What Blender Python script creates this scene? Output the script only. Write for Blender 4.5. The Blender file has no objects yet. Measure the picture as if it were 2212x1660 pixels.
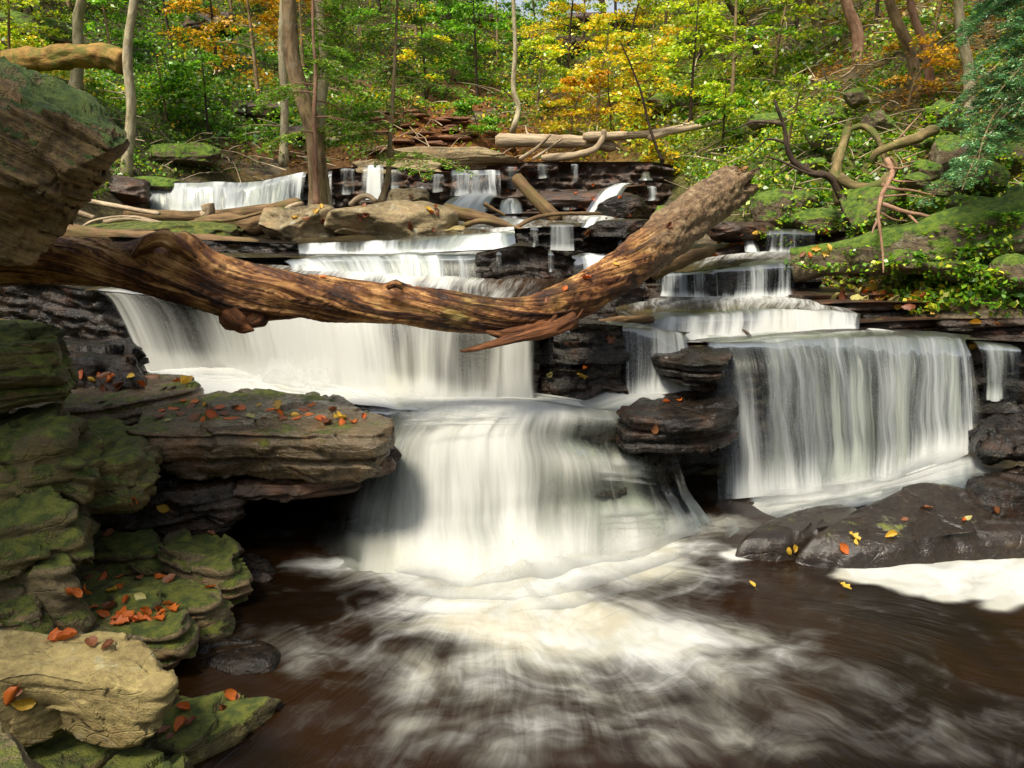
import bpy, math, random
import numpy as np
from mathutils import Vector

random.seed(7)
RNG = np.random.default_rng(11)
SC = bpy.context.scene
COL = SC.collection

# ------------------------------------------------------------------ camera
F_PX, CU, CV = 1600.0, 1106.0, 830.0
CAM_H = 2.0
PITCH = math.atan(380.0 / 1600.0)
cam_data = bpy.data.cameras.new("camera")
cam_data.sensor_width = 36.0
cam_data.lens = 36.0 * F_PX / 2212.0
cam_data.clip_start = 0.05
cam_data.clip_end = 500.0
cam = bpy.data.objects.new("camera", cam_data)
cam.location = (0, 0, CAM_H)
cam.rotation_euler = (math.pi / 2 - PITCH, 0, 0)
COL.objects.link(cam)
SC.camera = cam

# ------------------------------------------------------------------ light
SUN_EL, SUN_AZ = math.radians(60), math.radians(-145)   # azimuth measured from +y (view direction), negative = left
world = bpy.data.worlds.new("World")
SC.world = world
world.use_nodes = True
wn = world.node_tree.nodes
sky = wn.new("ShaderNodeTexSky")
sky.sky_type = 'NISHITA'
sky.sun_disc = False
sky.sun_elevation = SUN_EL
sky.sun_rotation = SUN_AZ
sky.air_density = 1.2
sky.dust_density = 4.0
hs = wn.new("ShaderNodeHueSaturation"); hs.inputs["Saturation"].default_value = 0.5
world.node_tree.links.new(sky.outputs[0], hs.inputs["Color"]); world.node_tree.links.new(hs.outputs[0], wn["Background"].inputs[0])
wn["Background"].inputs[1].default_value = 0.105
sd = bpy.data.lights.new("sun", 'SUN')
sd.energy = 3.1
sd.angle = math.radians(14)
sd.color = (1.0, 0.91, 0.74)
sun = bpy.data.objects.new("sun", sd)
sdir = Vector((math.sin(SUN_AZ) * math.cos(SUN_EL), math.cos(SUN_AZ) * math.cos(SUN_EL), math.sin(SUN_EL)))
sun.rotation_euler = sdir.to_track_quat('Z', 'Y').to_euler()
sun.location = (0, 0, 20)
COL.objects.link(sun)
SC.view_settings.view_transform = 'Standard'
SC.view_settings.look = 'None'
SC.view_settings.exposure = 0.92
SC.view_settings.gamma = 1.0
SC.view_settings.use_curve_mapping = False
SC.cycles.use_denoising = True
SC.cycles.transparent_max_bounces = 24
SC.cycles.max_bounces = 8
SC.cycles.diffuse_bounces = 4
SC.cycles.glossy_bounces = 3
SC.cycles.caustics_reflective = False
SC.cycles.caustics_refractive = False

# ------------------------------------------------------------------ projection helpers (turn a sight line into a point of the place)
CP, SP = math.cos(PITCH), math.sin(PITCH)
def ray(u, v):
    a = (u - CU) / F_PX; b = (CV - v) / F_PX
    return np.array([a, CP + b * SP, -SP + b * CP])
def P(u, v, d):
    r = ray(u, v); r = r * (d / r[1])
    return np.array([r[0], r[1], CAM_H + r[2]])
def Z(u, v, z):
    r = ray(u, v); r = r * ((z - CAM_H) / r[2])
    return np.array([r[0], r[1], z])
def project(X):
    X = np.atleast_2d(X)
    rel = X - np.array([0, 0, CAM_H])
    fw = rel[:, 1] * CP - rel[:, 2] * SP
    up = rel[:, 1] * SP + rel[:, 2] * CP
    return CU + F_PX * rel[:, 0] / fw, CV - F_PX * up / fw

# ------------------------------------------------------------------ noise
def _h(ix, iy, iz, s):
    n = (ix * 73856093) ^ (iy * 19349663) ^ (iz * 83492791) ^ (s * 2654435761)
    n = (n ^ (n >> 13)) * 1274126177
    n = (n ^ (n >> 16)) & 0xffffff
    return n / float(0xffffff)
def vnoise(p, s=0):
    p = np.asarray(p, float)
    i = np.floor(p).astype(np.int64); f = p - i
    f = f * f * (3 - 2 * f)
    x, y, z = i[..., 0], i[..., 1], i[..., 2]
    fx, fy, fz = f[..., 0], f[..., 1], f[..., 2]
    def L(a, b, t): return a + (b - a) * t
    c = [[[_h(x + a, y + b, z + cc, s) for cc in (0, 1)] for b in (0, 1)] for a in (0, 1)]
    return L(L(L(c[0][0][0], c[1][0][0], fx), L(c[0][1][0], c[1][1][0], fx), fy),
             L(L(c[0][0][1], c[1][0][1], fx), L(c[0][1][1], c[1][1][1], fx), fy), fz)
def fbm(p, s=0, o=4):
    p = np.asarray(p, float); r = 0; a = 0.5; t = 0
    for k in range(o):
        r = r + a * vnoise(p, s + k * 17); t += a; a *= 0.5; p = p * 2.03
    return r / t - 0.5
def xyz(x, y, z=0.0):
    x, y, z = np.broadcast_arrays(np.asarray(x, float), y, z)
    return np.stack([x, y, z], -1)
def sstep(a, b, x):
    t = np.clip((x - a) / (b - a), 0, 1); return t * t * (3 - 2 * t)

# ------------------------------------------------------------------ object helpers
def tag(o, label=None, cat=None, group=None, kind=None):
    if label: o['label'] = label
    if cat: o['category'] = cat
    if group: o['group'] = group
    if kind: o['kind'] = kind
    return o
def mesh_data(name, V, F, mat, smooth=True, attrs=None):
    V = np.asarray(V, float); F = np.asarray(F, np.int32)
    me = bpy.data.meshes.new(name)
    nv, nf = len(V), len(F); k = F.shape[1]
    me.vertices.add(nv); me.vertices.foreach_set("co", V.astype(np.float32).ravel())
    me.loops.add(nf * k); me.loops.foreach_set("vertex_index", F.ravel())
    me.polygons.add(nf); me.polygons.foreach_set("loop_start", np.arange(nf, dtype=np.int32) * k)
    if smooth: me.polygons.foreach_set("use_smooth", np.ones(nf, bool))
    for an, av in (attrs or {}).items():
        av = np.asarray(av, np.float32)
        if av.ndim == 1:
            me.attributes.new(an, 'FLOAT', 'POINT').data.foreach_set("value", av)
        else:
            me.attributes.new(an, 'FLOAT_VECTOR', 'POINT').data.foreach_set("vector", av.ravel())
    me.materials.append(mat)
    me.update(calc_edges=True)
    me.validate()
    return me
def obj(name, V, F, mat, parent=None, origin=None, smooth=True, attrs=None, **kw):
    V = np.asarray(V, float)
    if parent is not None: o0 = np.array(parent.location)
    elif origin is not None: o0 = np.asarray(origin, float)
    else:
        o0 = np.array([V[:, 0].mean(), V[:, 1].mean(), V[:, 2].min()]) if kw.get('label') else np.zeros(3)
    me = mesh_data(name, V - o0, F, mat, smooth, attrs)
    o = bpy.data.objects.new(name, me); COL.objects.link(o)
    if parent is not None: o.parent = parent
    else: o.location = o0
    return tag(o, **kw)
def empty(name, loc, **kw):
    o = bpy.data.objects.new(name, None); COL.objects.link(o); o.location = tuple(loc)
    o.empty_display_size = 0.1
    return tag(o, **kw)
def copy_thing(root, loc, rot=(0, 0, 0), scale=1.0, **kw):
    c = root.copy(); COL.objects.link(c); c.location = tuple(loc); c.rotation_euler = rot
    c.scale = (scale,) * 3
    for ch in list(root.children):
        d = ch.copy(); COL.objects.link(d); d.parent = c
    return tag(c, **kw)
def grid_faces(n, m, wrap=False, flip=False):
    i = np.arange(n - 1)[:, None]; j = np.arange(m if wrap else m - 1)[None, :]
    a = i * m + j; b = i * m + (j + 1) % m; c = (i + 1) * m + (j + 1) % m; d = (i + 1) * m + j
    F = np.stack(np.broadcast_arrays(a, b, c, d), -1).reshape(-1, 4)
    return F[:, ::-1] if flip else F
def merge(parts):
    Vs, Fs, off = [], [], 0
    for V, F in parts:
        Vs.append(V); Fs.append(np.asarray(F) + off); off += len(V)
    return np.concatenate(Vs), np.concatenate(Fs)
def cr(pts, n):
    """Catmull-Rom resample of rows of points (k, dims) to n samples, uniform in index"""
    pts = np.asarray(pts, float); k = len(pts)
    if k == 2:
        t = np.linspace(0, 1, n)[:, None]
        return (pts[0] * (1 - t.reshape((-1,) + (1,) * (pts.ndim - 1))) + pts[1] * t.reshape((-1,) + (1,) * (pts.ndim - 1)))
    E = np.concatenate([[2 * pts[0] - pts[1]], pts, [2 * pts[-1] - pts[-2]]])
    t = np.linspace(0, k - 1 - 1e-9, n); i = t.astype(int); f = (t - i).reshape((-1,) + (1,) * (pts.ndim - 1))
    a, b, c, d = E[i], E[i + 1], E[i + 2], E[i + 3]
    return 0.5 * ((2 * b) + (-a + c) * f + (2 * a - 5 * b + 4 * c - d) * f ** 2 + (-a + 3 * b - 3 * c + d) * f ** 3)
def resample(pts, n, smooth=True):
    """resample by arc length"""
    pts = np.asarray(pts, float)
    Q = cr(pts, max(60, len(pts) * 20)) if smooth and len(pts) > 2 else cr(pts[:, :], len(pts)) if False else (cr(pts, max(60, len(pts) * 20)) if smooth else pts)
    L = np.r_[0, np.cumsum(np.linalg.norm(np.diff(Q[:, :3], axis=0), axis=1))]
    t = np.linspace(0, L[-1], n)
    return np.stack([np.interp(t, L, Q[:, j]) for j in range(Q.shape[1])], -1), t

# ------------------------------------------------------------------ materials
class NT:
    def __init__(s, name):
        s.m = bpy.data.materials.new(name); s.m.use_nodes = True
        s.t = s.m.node_tree; s.t.nodes.clear()
        s.out = s.t.nodes.new("ShaderNodeOutputMaterial")
    def n(s, typ, props=None, **ins):
        nd = s.t.nodes.new("ShaderNode" + typ)
        for k, v in (props or {}).items(): setattr(nd, k, v)
        for k, v in ins.items():
            key = int(k[1:]) if k[0] == '_' else k.replace('__', ' ')
            s.set(nd.inputs[key], v)
        return nd
    def set(s, sock, v):
        if hasattr(v, 'is_output') or isinstance(v, bpy.types.NodeSocket): s.t.links.new(v, sock)
        elif isinstance(v, bpy.types.Node): s.t.links.new(v.outputs[0], sock)
        else:
            if sock.type == 'RGBA' and len(v) == 3: v = (*v, 1)
            sock.default_value = v
    def math(s, op, a, b=0.0, clamp=False):
        return s.n("Math", {"operation": op, "use_clamp": clamp}, _0=a, _1=b).outputs[0]
    def vmul(s, vec, sc):
        return s.n("Vector Math".replace(" ", ""), {"operation": 'MULTIPLY'}, _0=vec, _1=sc).outputs[0] if False else s._vm('MULTIPLY', vec, sc)
    def _vm(s, op, a, b):
        nd = s.t.nodes.new("ShaderNodeVectorMath"); nd.operation = op
        s.set(nd.inputs[0], a); s.set(nd.inputs[1], b); return nd.outputs[0]
    def noise(s, vec, scale, detail=4, rough=0.55, dist=0.0):
        return s.n("TexNoise", None, Vector=vec, Scale=scale, Detail=detail, Roughness=rough, Distortion=dist).outputs[0]
    def ramp(s, fac, stops, interp='LINEAR'):
        nd = s.t.nodes.new("ShaderNodeValToRGB"); s.set(nd.inputs[0], fac)
        cr_ = nd.color_ramp; cr_.interpolation = interp
        while len(cr_.elements) > 1: cr_.elements.remove(cr_.elements[-1])
        for i, (p, c) in enumerate(stops):
            e = cr_.elements[0] if i == 0 else cr_.elements.new(p)
            e.position = p
            c = (c, c, c) if isinstance(c, (int, float)) else c
            e.color = (*c, 1)
        return nd.outputs[0]
    def mix(s, f, a, b, blend='MIX'):
        nd = s.t.nodes.new("ShaderNodeMix"); nd.data_type = 'RGBA'; nd.blend_type = blend
        s.set(nd.inputs[0], f); s.set(nd.inputs[6], a); s.set(nd.inputs[7], b); return nd.outputs[2]
    def mapr(s, v, a, b, c=0.0, d=1.0, smooth=True):
        nd = s.t.nodes.new("ShaderNodeMapRange"); nd.interpolation_type = 'SMOOTHSTEP' if smooth else 'LINEAR'
        for i, x in enumerate((v, a, b, c, d)): s.set(nd.inputs[i], x)
        return nd.outputs[0]
    def attr(s, name):
        nd = s.t.nodes.new("ShaderNodeAttribute"); nd.attribute_name = name; return nd
    def bump(s, h, strength=0.5, dist=0.02, normal=None):
        nd = s.n("Bump", None, Strength=strength, Distance=dist, Height=h)
        if normal is not None: s.set(nd.inputs["Normal"], normal)
        return nd.outputs[0]
    def bsdf(s, color, rough=0.6, normal=None, spec=0.5, **kw):
        nd = s.t.nodes.new("ShaderNodeBsdfPrincipled")
        s.set(nd.inputs["Base Color"], color); s.set(nd.inputs["Roughness"], rough)
        s.set(nd.inputs["Specular IOR Level"], spec)
        if normal is not None: s.set(nd.inputs["Normal"], normal)
        for k, v in kw.items(): s.set(nd.inputs[k.replace('__', ' ')], v)
        return nd.outputs[0]
    def end(s, sh):
        s.t.links.new(sh, s.out.inputs["Surface"]); return s.m

def rock_mat(name, dark, mid, light, rough=0.55, moss=0.0, mosscol=((0.045, 0.070, 0.007), (0.15, 0.165, 0.018)), lichen=0.0,
             strata=0.6, bump=0.8, spec=0.5, zs=9.0, tilt=None, scale=1.0, rust=0.0):
    t = NT(name)
    co = t.n("TexCoord").outputs["Object"]
    if tilt is not None:
        mp = t.t.nodes.new("ShaderNodeMapping"); t.set(mp.inputs[0], co); mp.inputs["Rotation"].default_value = tilt; cs = mp.outputs[0]
    else: cs = co
    big = t.noise(co, 2.2 * scale, 5, 0.6)
    fine = t.noise(co, 26 * scale, 6, 0.65)
    grit = t.noise(co, 110 * scale, 3, 0.7)
    st = t.noise(t._vm('MULTIPLY', cs, (1.3, 1.3, zs)), 2.0 * scale, 5, 0.6, 0.3)
    f = t.math('ADD', t.math('MULTIPLY', big, 0.55), t.math('MULTIPLY', st, 0.45 * strata + 0.1))
    f = t.math('ADD', f, t.math('MULTIPLY', t.math('SUBTRACT', fine, 0.5), 0.5))
    c = t.ramp(f, [(0.28, dark), (0.48, mid), (0.68, light)])
    if rust:
        rf = t.mapr(t.noise(co, 4.5 * scale, 4, 0.6), 0.52, 0.68)
        c = t.mix(t.math('MULTIPLY', rf, rust), c, (0.19, 0.06, 0.018))
    if lichen:
        lf = t.mapr(t.noise(co, 9 * scale, 6, 0.75), 0.56, 0.66)
        c = t.mix(t.math('MULTIPLY', lf, lichen), c, (0.30, 0.34, 0.27))
    r = t.math('ADD', rough, t.math('MULTIPLY', t.math('SUBTRACT', fine, 0.5), 0.5), True)
    h = t.math('ADD', t.math('MULTIPLY', fine, 0.5), t.math('MULTIPLY', st, 1.1 * strata))
    h = t.math('ADD', h, t.math('MULTIPLY', grit, 0.16))
    vor = t.n("TexVoronoi", {"feature": 'DISTANCE_TO_EDGE'}, Vector=t._vm('ADD', t._vm('MULTIPLY', cs, (1.0, 1.0, 2.6)), t._vm('MULTIPLY', t.n("TexNoise", None, Vector=co, Scale=3.0).outputs[1], (0.5, 0.5, 0.5))), Scale=2.3 * scale)
    crack = t.mapr(vor.outputs[0], 0.0, 0.02)
    h = t.math('ADD', h, t.math('MULTIPLY', crack, 0.10))
    if moss:
        nz = t.n("SeparateXYZ", None, _0=t.n("NewGeometry").outputs["Normal"]).outputs[2]
        mn = t.noise(co, 3.3 * scale, 6, 0.7)
        mf = t.mapr(t.math('ADD', t.math('MULTIPLY', nz, 0.30), mn), 0.93 - moss * 0.42, 1.05 - moss * 0.42)
        mc = t.mix(t.mapr(t.noise(co, 17 * scale, 4), 0.35, 0.65), mosscol[0], mosscol[1])
        c = t.mix(mf, c, mc)
        r = t.math('MAXIMUM', r, t.math('MULTIPLY', mf, 0.85))
        h = t.math('ADD', h, t.math('MULTIPLY', mf, t.math('MULTIPLY', t.noise(co, 70 * scale, 5, 0.7), 1.4)))
    return t.end(t.bsdf(c, r, t.bump(h, bump, 0.035), spec))

def leaf_mat(name, trans=0.45):
    t = NT(name); a = t.attr("col").outputs["Color"]
    d = t.n("BsdfDiffuse", None, Color=a)
    tr = t.n("BsdfTranslucent", None, Color=t.mix(1.0, a, (1.0, 1.0, 0.55), 'MULTIPLY'))
    g = t.n("BsdfGlossy", None, Color=(1, 1, 1), Roughness=0.38)
    m1 = t.n("MixShader", None, _0=trans, _1=d, _2=tr)
    m2 = t.n("MixShader", None, _0=0.045, _1=m1.outputs[0], _2=g)
    return t.end(m2.outputs[0])

def solid_leaf_mat(name, c1, c2):
    t = NT(name); co = t.n("TexCoord").outputs["Object"]
    rnd = t.n("ObjectInfo").outputs["Random"]
    c = t.mix(rnd, c1, c2)
    c = t.mix(t.mapr(t.noise(co, 40, 3), 0.4, 0.7), c, tuple(x * 0.45 for x in c1))
    d = t.bsdf(c, 0.42, t.bump(t.noise(co, 60, 3), 0.4, 0.004), 0.5)
    tr = t.n("BsdfTranslucent", None, Color=c)
    return t.end(t.n("MixShader", None, _0=0.25, _1=d, _2=tr.outputs[0]).outputs[0])

def bark_mat(name, dark, light, zs=0.35, scale=14, rough=0.8, moss=0.0, lichen=0.0, bump=0.9):
    t = NT(name); co = t.attr("uvm").outputs["Vector"]
    st = t.noise(t._vm('MULTIPLY', co, (1, 1, zs)), scale, 6, 0.65, 0.4)
    big = t.noise(co, 3.0, 4)
    c = t.ramp(t.math('ADD', t.math('MULTIPLY', st, 0.7), t.math('MULTIPLY', big, 0.3)), [(0.36, dark), (0.6, light)])
    if lichen:
        c = t.mix(t.math('MULTIPLY', t.mapr(t.noise(co, 7, 6, 0.7), 0.52, 0.62), lichen), c, (0.36, 0.36, 0.30))
    if moss:
        c = t.mix(t.math('MULTIPLY', t.mapr(t.noise(co, 4, 5, 0.7), 0.45, 0.6), moss), c, (0.07, 0.10, 0.012))
    return t.end(t.bsdf(c, rough, t.bump(st, bump, 0.03), 0.3))

M = {}
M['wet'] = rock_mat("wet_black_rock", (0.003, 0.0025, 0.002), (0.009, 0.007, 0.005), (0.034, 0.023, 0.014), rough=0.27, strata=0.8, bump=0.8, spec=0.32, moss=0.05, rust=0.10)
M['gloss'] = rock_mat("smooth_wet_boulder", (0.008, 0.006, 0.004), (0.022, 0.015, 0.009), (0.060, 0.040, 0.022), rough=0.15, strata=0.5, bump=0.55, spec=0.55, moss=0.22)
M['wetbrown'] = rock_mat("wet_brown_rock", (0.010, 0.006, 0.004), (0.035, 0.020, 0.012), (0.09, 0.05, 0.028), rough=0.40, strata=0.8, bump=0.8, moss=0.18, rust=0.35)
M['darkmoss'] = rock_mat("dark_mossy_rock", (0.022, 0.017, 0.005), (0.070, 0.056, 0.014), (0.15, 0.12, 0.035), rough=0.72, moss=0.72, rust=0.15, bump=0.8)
M['slab'] = rock_mat("wet_slab_rock", (0.022, 0.015, 0.007), (0.065, 0.046, 0.022), (0.14, 0.10, 0.05), rough=0.26, strata=0.9, bump=0.8, moss=0.34, rust=0.3, lichen=0.1)
M['mosstone'] = rock_mat("mossy_stone", (0.07, 0.052, 0.024), (0.17, 0.13, 0.06), (0.30, 0.23, 0.11), rough=0.85, moss=0.66, lichen=0.2, strata=0.3, bump=0.8, rust=0.3)
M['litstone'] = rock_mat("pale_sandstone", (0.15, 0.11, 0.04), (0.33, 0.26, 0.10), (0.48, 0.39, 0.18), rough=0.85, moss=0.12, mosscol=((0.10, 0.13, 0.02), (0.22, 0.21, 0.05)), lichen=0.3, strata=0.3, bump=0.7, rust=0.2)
M['tan'] = rock_mat("tan_lichen_rock", (0.09, 0.065, 0.035), (0.26, 0.20, 0.10), (0.44, 0.37, 0.22), rough=0.85, moss=0.2, lichen=0.6, strata=0.4, bump=0.8, rust=0.35)
M['bank'] = rock_mat("bank_rock", (0.05, 0.035, 0.02), (0.15, 0.11, 0.06), (0.28, 0.22, 0.13), rough=0.85, moss=1.0, mosscol=((0.055, 0.12, 0.008), (0.17, 0.26, 0.018)), lichen=0.35, strata=0.5, bump=0.9)
M['leaning'] = rock_mat("leaning_boulder_rock", (0.012, 0.007, 0.003), (0.085, 0.050, 0.015), (0.26, 0.17, 0.06), rough=0.7, moss=0.74, lichen=0.15, strata=1.1, zs=16, tilt=(0.1, -0.52, 0.0), bump=1.0, rust=0.2,
                        mosscol=((0.04, 0.09, 0.01), (0.13, 0.20, 0.03)))
M['leaf'] = leaf_mat("foliage_leaf")
M['needle'] = leaf_mat("hemlock_needle", 0.3)
M['bark_grey'] = bark_mat("grey_bark", (0.17, 0.13, 0.07), (0.50, 0.43, 0.27), lichen=0.4, moss=0.2)
M['bark_brown'] = bark_mat("brown_bark", (0.08, 0.05, 0.025), (0.34, 0.23, 0.12), lichen=0.2, moss=0.25)
M['bark_red'] = bark_mat("red_bark", (0.12, 0.055, 0.03), (0.36, 0.21, 0.13), lichen=0.1)
M['bark_dark'] = bark_mat("dark_bark", (0.014, 0.009, 0.006), (0.07, 0.045, 0.028))
M['stub'] = bark_mat("torn_red_brown_wood", (0.015, 0.005, 0.002), (0.20, 0.075, 0.025), zs=0.08, scale=30)
M['dead'] = bark_mat("bleached_dead_wood", (0.16, 0.11, 0.06), (0.48, 0.38, 0.25), zs=0.12, scale=26)
M['deadbrown'] = bark_mat("brown_dead_wood", (0.035, 0.019, 0.009), (0.20, 0.12, 0.055), zs=0.15, scale=20, moss=0.25)
M['orangelog'] = bark_mat("orange_mossy_log", (0.10, 0.05, 0.012), (0.34, 0.20, 0.05), moss=0.7)

# ------------------------------------------------------------------ shape generators
def tube(path, rad, nseg=10, amp=0.0, seed=0, cap=True, ellipse=1.0, ridges=0):
    """path (k,3), rad (k,) -> V, F, uvm"""
    path = np.asarray(path, float); rad = np.asarray(rad, float); n = len(path)
    T = np.gradient(path, axis=0); T /= np.linalg.norm(T, axis=1)[:, None] + 1e-9
    ref = np.array([0, 0, 1.0]) if abs(T[0][2]) < 0.8 else np.array([1.0, 0, 0])
    A = np.zeros_like(T); B = np.zeros_like(T)
    a = np.cross(ref, T[0]); a /= np.linalg.norm(a)
    for i in range(n):
        a = a - T[i] * a.dot(T[i]); a /= np.linalg.norm(a) + 1e-9
        A[i] = a; B[i] = np.cross(T[i], a)
    th = np.arange(nseg) * 2 * math.pi / nseg
    s = np.r_[0, np.cumsum(np.linalg.norm(np.diff(path, axis=0), axis=1))]
    r = rad[:, None] * np.ones(nseg)[None]
    uv = np.stack([np.cos(th)[None] * r, np.sin(th)[None] * r, s[:, None] * np.ones(nseg)], -1)
    if amp:
        q = uv / (rad.max() + 1e-6) * np.array([1.3, 1.3, 0.5]) 
        r = r * (1 + amp * fbm(q * 1.5, seed, 3) * 2)
    V = path[:, None, :] + A[:, None, :] * (np.cos(th)[None, :, None] * r[..., None]) + B[:, None, :] * (np.sin(th)[None, :, None] * r[..., None] * ellipse)
    V = V.reshape(-1, 3); F = grid_faces(n, nseg, True, flip=True)
    uv = uv.reshape(-1, 3) + seed * 0.37
    if cap:
        V = np.concatenate([V, path[:1], path[-1:]]); uv = np.concatenate([uv, uv[:1], uv[-1:]])
        k = len(V); j = np.arange(nseg); jn = (j + 1) % nseg
        c0 = np.stack([j, np.full(nseg, k - 2), np.full(nseg, k - 2), jn], -1)
        b = (n - 1) * nseg
        # caps as degenerate-free quads: use every second pair
        j2 = np.arange(0, nseg, 2)
        c0 = np.stack([j2, (j2 + 1) % nseg, (j2 + 2) % nseg, np.full(len(j2), k - 2)], -1)
        c1 = np.stack([b + (j2 + 2) % nseg, b + (j2 + 1) % nseg, b + j2, np.full(len(j2), k - 1)], -1)
        F = np.concatenate([F, c0, c1])
    return V, F, uv
def tubes(list_):
    Vs, Fs, Us, off = [], [], [], 0
    for V, F, U in list_:
        Vs.append(V); Fs.append(F + off); Us.append(U); off += len(V)
    return np.concatenate(Vs), np.concatenate(Fs), np.concatenate(Us)

def boulder_mesh(center, radii, seed, rot=0.0, n=40, cuts=9, rough=0.10, tiltx=0.0, flatz=None):
    """rock: a sphere grid chiselled by random planes, then roughened"""
    r = np.random.default_rng(seed)
    m = n; nn = n * 2
    # cube-sphere to avoid poles
    k = max(6, n // 2)
    g = np.tan(np.linspace(-1, 1, k + 1) * math.pi / 4)
    U, W = np.meshgrid(g, g, indexing='ij'); one = np.ones_like(U)
    faces_pts = [np.stack(a, -1) for a in ((one, U, W), (-one, W, U), (W, one, U), (U, -one, W), (U, W, one), (W, U, -one))]
    Vs, Fs = [], []
    for f, pts in enumerate(faces_pts):
        Vs.append(pts.reshape(-1, 3)); Fs.append(grid_faces(k + 1, k + 1) + f * (k + 1) ** 2)
    V = np.concatenate(Vs); F = np.concatenate(Fs)
    V = V / np.linalg.norm(V, axis=1)[:, None]
    V = V / (np.sum(np.abs(V) ** 3.2, axis=1) ** (1 / 3.2))[:, None]     # towards a rounded block
    for _ in range(cuts):
        d = r.normal(size=3); d /= np.linalg.norm(d); c = r.uniform(0.66, 0.92)
        V = V - d * np.maximum(0, V @ d - c)[:, None] * 0.9
    nrm = V / np.linalg.norm(V, axis=1)[:, None]
    V = V + nrm * (fbm(V * 1.7 + seed, seed, 5)[:, None] * rough * 2.4)
    V = V + nrm * (facet(V, 0.55, seed) * rough * 0.8)[:, None]
    V = V * np.asarray(radii)
    V[:, 2] += 0.02 * np.sin(V[:, 2] * 40 + seed)*0
    if tiltx:
        c_, s_ = math.cos(tiltx), math.sin(tiltx); y, z = V[:, 1].copy(), V[:, 2].copy(); V[:, 1] = y * c_ - z * s_; V[:, 2] = y * s_ + z * c_
    c_, s_ = math.cos(rot), math.sin(rot); x, y = V[:, 0].copy(), V[:, 1].copy(); V[:, 0] = x * c_ - y * s_; V[:, 1] = x * s_ + y * c_
    return V + np.asarray(center), F

def weld(V, F):
    q = np.round(V / 1e-4).astype(np.int64)
    _, idx, inv = np.unique(q, axis=0, return_index=True, return_inverse=True)
    return V[idx], inv.reshape(-1)[F]

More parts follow.
